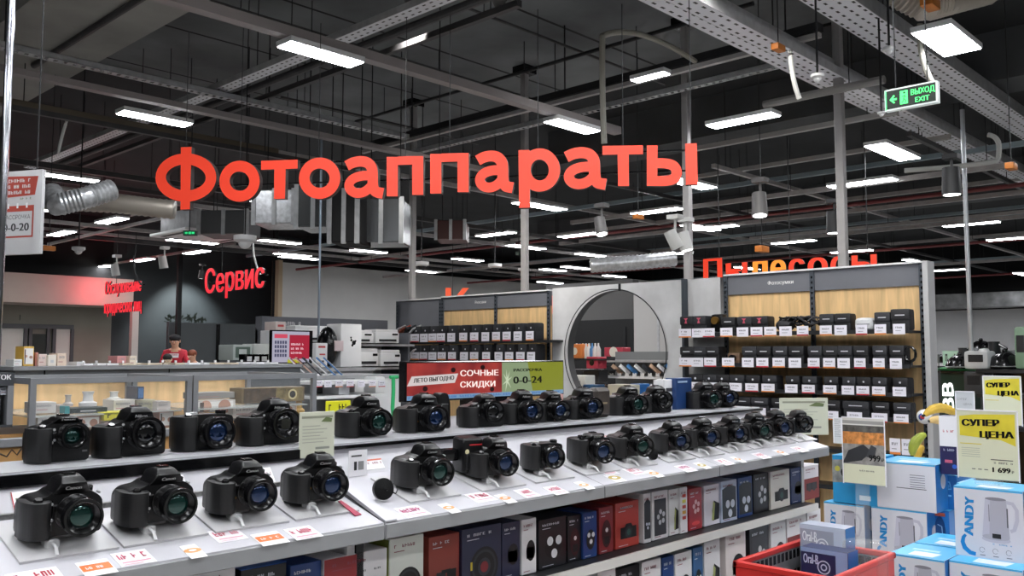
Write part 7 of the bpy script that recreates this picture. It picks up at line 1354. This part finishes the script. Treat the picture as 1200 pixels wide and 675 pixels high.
for i, (px, kind, s, col) in enumerate(((1129, 2, .07, '#3a3c3f'), (1156, 0, .085, '#c9cacb'), (1166, 2, .09, '#2c2e31'), (1188, 1, .07, '#4a4c4f'), (1197, 0, .08, '#e0e0e0'), (1143, 2, .07, '#8d9092'))):
    q = at(px, 433, X=sx + .33); m = mat('appl_' + col.strip('#'), col, .3, metal=.3); t = thing('kitchen_appliance', None, None, (sx + .33, q.y, at(1160, 433, X=sx).z))
    if kind == 0: MB().lathe([(s * .8, 0), (s, .03), (s * .95, s * 1.6), (s * .6, s * 2.1), (0, s * 2.2)], (0, 0, 0), ZU, m, 18).build('pot_body', t); MB().ball((0, 0, s * 2.25), s * .18, BLACKG).build('lid_knob', t)
    elif kind == 1: MB().box((-s, -s, 0), (s, s, s * 2.4), m, .02).build('machine_body', t); MB().box((-s - .01, -s * .7, s * .3), (-s, s * .7, s * 1.2), BLACKG).build('drip_recess', t)
    else: MB().lathe([(s * .7, 0), (s * .75, .03), (s * .5, s * 2.4), (s * .55, s * 2.7)], (0, 0, 0), ZU, m, 18).build('kettle_body', t); MB().tube([(0, -s * .55, s * .5), (0, -s * 1.2, s * .9), (0, -s * 1.1, s * 2.0), (0, -s * .45, s * 2.4)], .014, BLACKG).build('handle', t)
    tag(t, '%s on the dark shelving top, %s from the green tower' % (('pale or grey pot', 'dark machine', 'dark kettle')[kind], ordl((0, 2, 3, 4, 5, 1)[i])), 'appliance', 'kitchen appliances behind the price cards')
# far wall lamps strip / grey duct band over the right wall
tag(MB().box((27.5, 2, at(1150, 362, X=27.5).z + .05), (28.4, 12, at(1150, 343, X=27.5).z), mat('grey_wrap_duct', '#7c7d7e', .6, noise=.45, scale=3)).build('ceiling_wrapped_duct'), 'broad grey wrapped duct above the pale far wall', 'duct')
# ================================================================== people
def person(loc, yaw, label, J, cloth, hair=None, cap=None, trousers='#2a2c33', face=True, skin=SKIN, back=None):
    """one continuous skinned body; J = joints (local, metres, facing -Y)"""
    r = thing('person', label, 'person', loc, yaw)
    names = list(J); idx = {n: i for i, n in enumerate(names)}
    E = [('pelvis', 'spine'), ('spine', 'chest'), ('chest', 'neck'), ('neck', 'headb'), ('headb', 'head'), ('head', 'crown')]
    for s in 'LR': E += [('chest', 'sh' + s), ('sh' + s, 'el' + s), ('el' + s, 'wr' + s), ('wr' + s, 'ha' + s), ('pelvis', 'hip' + s), ('hip' + s, 'kn' + s), ('kn' + s, 'an' + s), ('an' + s, 'toe' + s)]
    R = dict(pelvis=.15, spine=.135, chest=.16, neck=.06, headb=.07, head=.092, crown=.07, sh=.068, el=.047, wr=.03, ha=.032, hip=.095, kn=.065, an=.042, toe=.04)
    for s in 'LR':
        h = Vector(J['ha' + s]); w_ = Vector(J['wr' + s]); d = (h - w_).normalized(); sd = d.cross(XU if abs(d.x) < .8 else ZU).normalized()
        for k in range(5):
            off = sd * (.011 * (k - 1.5)); base = h + off * 1.2 + d * .02; L_ = (.05, .066, .072, .066, .05)[k]
            if k == 4: base = w_ + d * .04 - sd * .03; tip = base + (d - sd * .8).normalized() * .05
            else: tip = base + d * L_ - ZU * .012
            n1, n2 = 'f%s%da' % (s, k), 'f%s%db' % (s, k); J[n1] = tuple(base); J[n2] = tuple(tip); idx[n1] = len(names); names.append(n1); idx[n2] = len(names); names.append(n2); E += [('ha' + s, n1), (n1, n2)]
    me = bpy.data.meshes.new('body'); me.from_pydata([J[n] for n in names], [(idx[a], idx[b]) for a, b in E], []); o = bpy.data.objects.new('body', me); COL.objects.link(o)
    md = o.modifiers.new('s', 'SKIN'); 
    for i, n in enumerate(names):
        k = n[:-1] if n[:-1] in R and n[-1] in 'LR' else n; rr_ = R.get(n, R.get(k, .009)); v = me.skin_vertices[0].data[i]; v.radius = (rr_, rr_ * (.78 if n in ('pelvis', 'spine', 'chest') else 1)); v.use_root = (n == 'pelvis')
    sb = o.modifiers.new('d', 'SUBSURF'); sb.levels = 2; sb.render_levels = 2
    dg = bpy.context.evaluated_depsgraph_get(); dg.update(); m2 = bpy.data.meshes.new_from_object(o.evaluated_get(dg)); bpy.data.objects.remove(o)
    mats = [skin, cloth, pc(trousers, .7), BLACKG]; m2.materials.clear(); [m2.materials.append(m) for m in mats]
    hd = Vector(J['headb']); pv = Vector(J['pelvis'])
    for p in m2.polygons:
        c = p.center; best = min(((c - Vector(J[n])).length, n) for n in names)[1]
        if best in ('neck', 'headb', 'head', 'crown') or best[:2] in ('wr', 'ha') or best[0] == 'f': p.material_index = 0
        elif best[:3] in ('hip', 'pel') or best[:2] == 'kn': p.material_index = 2
        elif best[:2] in ('an',) or best[:3] == 'toe': p.material_index = 3
        else: p.material_index = 1
        p.use_smooth = True
    b = bpy.data.objects.new('body', m2); COL.objects.link(b); b.parent = r
    H = Vector(J['head']); up = (Vector(J['crown']) - Vector(J['headb'])).normalized(); fwd = (MY - up * MY.dot(up)).normalized(); sd = fwd.cross(up)
    f = MB(); 
    for s in (-1, 1): f.ball(H + fwd * .083 + sd * s * .032 + up * .0, .01, WHITEP, 8, 6).ball(H + fwd * .09 + sd * s * .032 + up * .0, .005, BLACKG, 8, 6)
    f.build('eyes', r); MB().ball(H + fwd * .095 - up * .02, (.014, .02, .02), skin, 10, 6).build('nose', r); MB().ball(H + fwd * .082 - up * .052, (.025, .01, .007), mat('lips', '#a8635a', .5), 10, 6).build('mouth', r)
    e = MB(); [e.ball(H + sd * s * .092, (.012, .02, .03), skin, 8, 6) for s in (-1, 1)]; e.build('ears', r)
    if hair: 
        h = MB(); q = up.to_track_quat('Z', 'Y'); h.T = Matrix.Translation(H + up * .035 - fwd * .02) @ q.to_matrix().to_4x4(); h.ball((0, 0, .012), (.1, .1, .088), mat('hair_' + hair.strip('#'), hair, .6, noise=.3, scale=60), 20, 12); h.build('hair', r)
    if cap: h = MB(); h.ball(H + up * .07, (.11, .115, .07), cap, 20, 10).box(H + up * .05 + fwd * .08 - sd * .06, H + up * .062 + fwd * .17 + sd * .06, cap, .004); h.build('cap', r)
    if back: back(r, J)
    return r
def stand_joints(bend=0, arm='down', z=0):
    c, s = math.cos(bend), math.sin(bend)
    def B(x, y, h): return (x, y * c - h * s, .93 + z + h * c + y * s)      # upper body, bent forward about the hips
    J = dict(pelvis=(0, 0, .95 + z), spine=B(0, 0, .2), chest=B(0, 0, .42), neck=B(0, 0, .56), headb=B(0, -.02, .63), head=B(0, -.025, .70), crown=B(0, -.01, .78))
    for k, sx_ in (('L', 1), ('R', -1)):
        J['sh' + k] = B(.18 * sx_, 0, .48)
        if arm == 'down': J['el' + k] = B(.23 * sx_, .02, .2); J['wr' + k] = B(.22 * sx_, -.12, .02); J['ha' + k] = B(.21 * sx_, -.17, -.04)
        else: J['el' + k] = B(.24 * sx_, -.06, .24); J['wr' + k] = B(.16 * sx_, -.28, .2); J['ha' + k] = B(.13 * sx_, -.35, .2)
        J['hip' + k] = (.09 * sx_, 0, .88 + z); J['kn' + k] = (.1 * sx_, -.02, .5); J['an' + k] = (.1 * sx_, .02, .09); J['toe' + k] = (.11 * sx_, -.12, .04)
    return J
def seat_joints(lean=.2):
    c, s = math.cos(lean), math.sin(lean)
    def B(x, y, h): return (x, y * c - h * s, .52 + h * c + y * s)
    J = dict(pelvis=(0, 0, .55), spine=B(0, 0, .2), chest=B(0, 0, .42), neck=B(0, 0, .56), headb=B(0, -.02, .63), head=B(0, -.03, .70), crown=B(0, -.01, .78))
    for k, sx_ in (('L', 1), ('R', -1)):
        J['sh' + k] = B(.18 * sx_, 0, .48); J['el' + k] = B(.24 * sx_, -.06, .22); J['wr' + k] = B(.14 * sx_, -.28, .2); J['ha' + k] = B(.1 * sx_, -.35, .2)
        J['hip' + k] = (.09 * sx_, -.06, .53); J['kn' + k] = (.12 * sx_, -.42, .52); J['an' + k] = (.12 * sx_, -.4, .1); J['toe' + k] = (.12 * sx_, -.53, .05)
    return J
redc = mat('red_work_shirt', '#c2263a', .6, noise=.15, scale=10); blk = mat('black_jacket', '#15161a', .7, noise=.2, scale=10); whc = mat('white_shirt', '#c9cdd6', .6)
def stool(loc):
    t = thing('stool', None, None, loc); MB().lathe([(.18, .34), (.19, .36), (.17, .385), (0, .39)], (0, 0, 0), ZU, BLACKG).build('seat', t); MB().cyl((0, 0, .03), (0, 0, .34), .03, STEEL).build('post', t); MB().lathe([(.2, 0), (.2, .02), (.03, .05)], (0, 0, 0), ZU, DARKM).build('base', t); return t
vyaw = AZ - math.pi / 2
def patch(r, J):
    m = MB(); m.prism([(-.09, 0), (.09, 0), (.09, .08), (-.09, .08)], Vector(J['chest']) + Vector((0, -.165, -.04)), XU, (ZU), .004, WHITEP); scribble(m, .14, .03, 6, Vector(J['chest']) + Vector((-.07, -.166, 0)), XU, ZU, redc, .002, 2); m.build('shirt_print', r)
q = at(206, 407, D=18.9); pa = person((q.x, q.y, .0), vyaw + .2, 'person in a red work shirt and black cap leaning over the service desk', stand_joints(.12, 'fwd'), redc, hair='#17130f', cap=blk, back=patch); pa.scale = (1.09, 1.09, 1.09)
q = at(199, 424, D=17.2); pa = person((q.x, q.y, 0), vyaw + .1, 'short person with dark hair and a pale face before the red shirt', stand_joints(.25, 'down'), blk, hair='#1c1512', skin=mat('pale_skin', '#e0c7a8', .5)); pa.scale = (.87, .87, .87)
q = at(231, 418, D=17.6); pa = person((q.x, q.y, 0), vyaw - .4, 'person with reddish hair and a white collar leaning at the service desk', stand_joints(.2, 'down'), whc, hair='#7a3a1c'); pa.scale = (.91, .91, .91)
q = at(428, 445, D=12.5); person((q.x, q.y, -0.0), vyaw + 1.0, 'person in black crouching low among the shelves behind the ledge cameras', seat_joints(.45), blk, hair='#2a1c14', trousers='#101114'); sb_ = stool((q.x, q.y, 0)); tag(sb_, 'stool under the person in black', 'stool')
sd_x0, sd_x1 = at(150, 424, Y=13).x, at(262, 424, Y=13).x
r = thing('reception_desk', 'far pale reception desk in front of the bending people', 'desk', (sd_x0, 9.6, 0)); dzz = at(220, 430, Y=9.6).z; xx0, xx1 = at(150, 427, Y=9.6).x, at(262, 427, Y=9.6).x; r.location.x = xx0; MB().box((0, 0, 0), (xx1 - xx0, .5, dzz), mat('desk_top', '')).build('desk_body', r); MB().box((-.02, -.02, dzz), (xx1 - xx0 + .02, .52, dzz + .02), mat('oak_laminate', '')).build('desk_top', r)
# ================================================================== finish
wd = bpy.data.worlds.new('World'); sc.world = wd; wd.use_nodes = True; bg = wd.node_tree.nodes['Background']; bg.inputs[0].default_value = (.9, .95, 1, 1); bg.inputs[1].default_value = .12
sc.view_settings.view_transform = 'Standard'; sc.view_settings.look = 'None'; sc.view_settings.exposure = 0.0; sc.view_settings.gamma = 1; sc.view_settings.use_curve_mapping = False
sc.cycles.use_denoising = True; sc.cycles.max_bounces = 6; sc.cycles.diffuse_bounces = 3; sc.cycles.glossy_bounces = 3; sc.cycles.transparent_max_bounces = 12; sc.cycles.sample_clamp_indirect = 4; sc.cycles.use_light_tree = True; sc.cycles.caustics_reflective = False
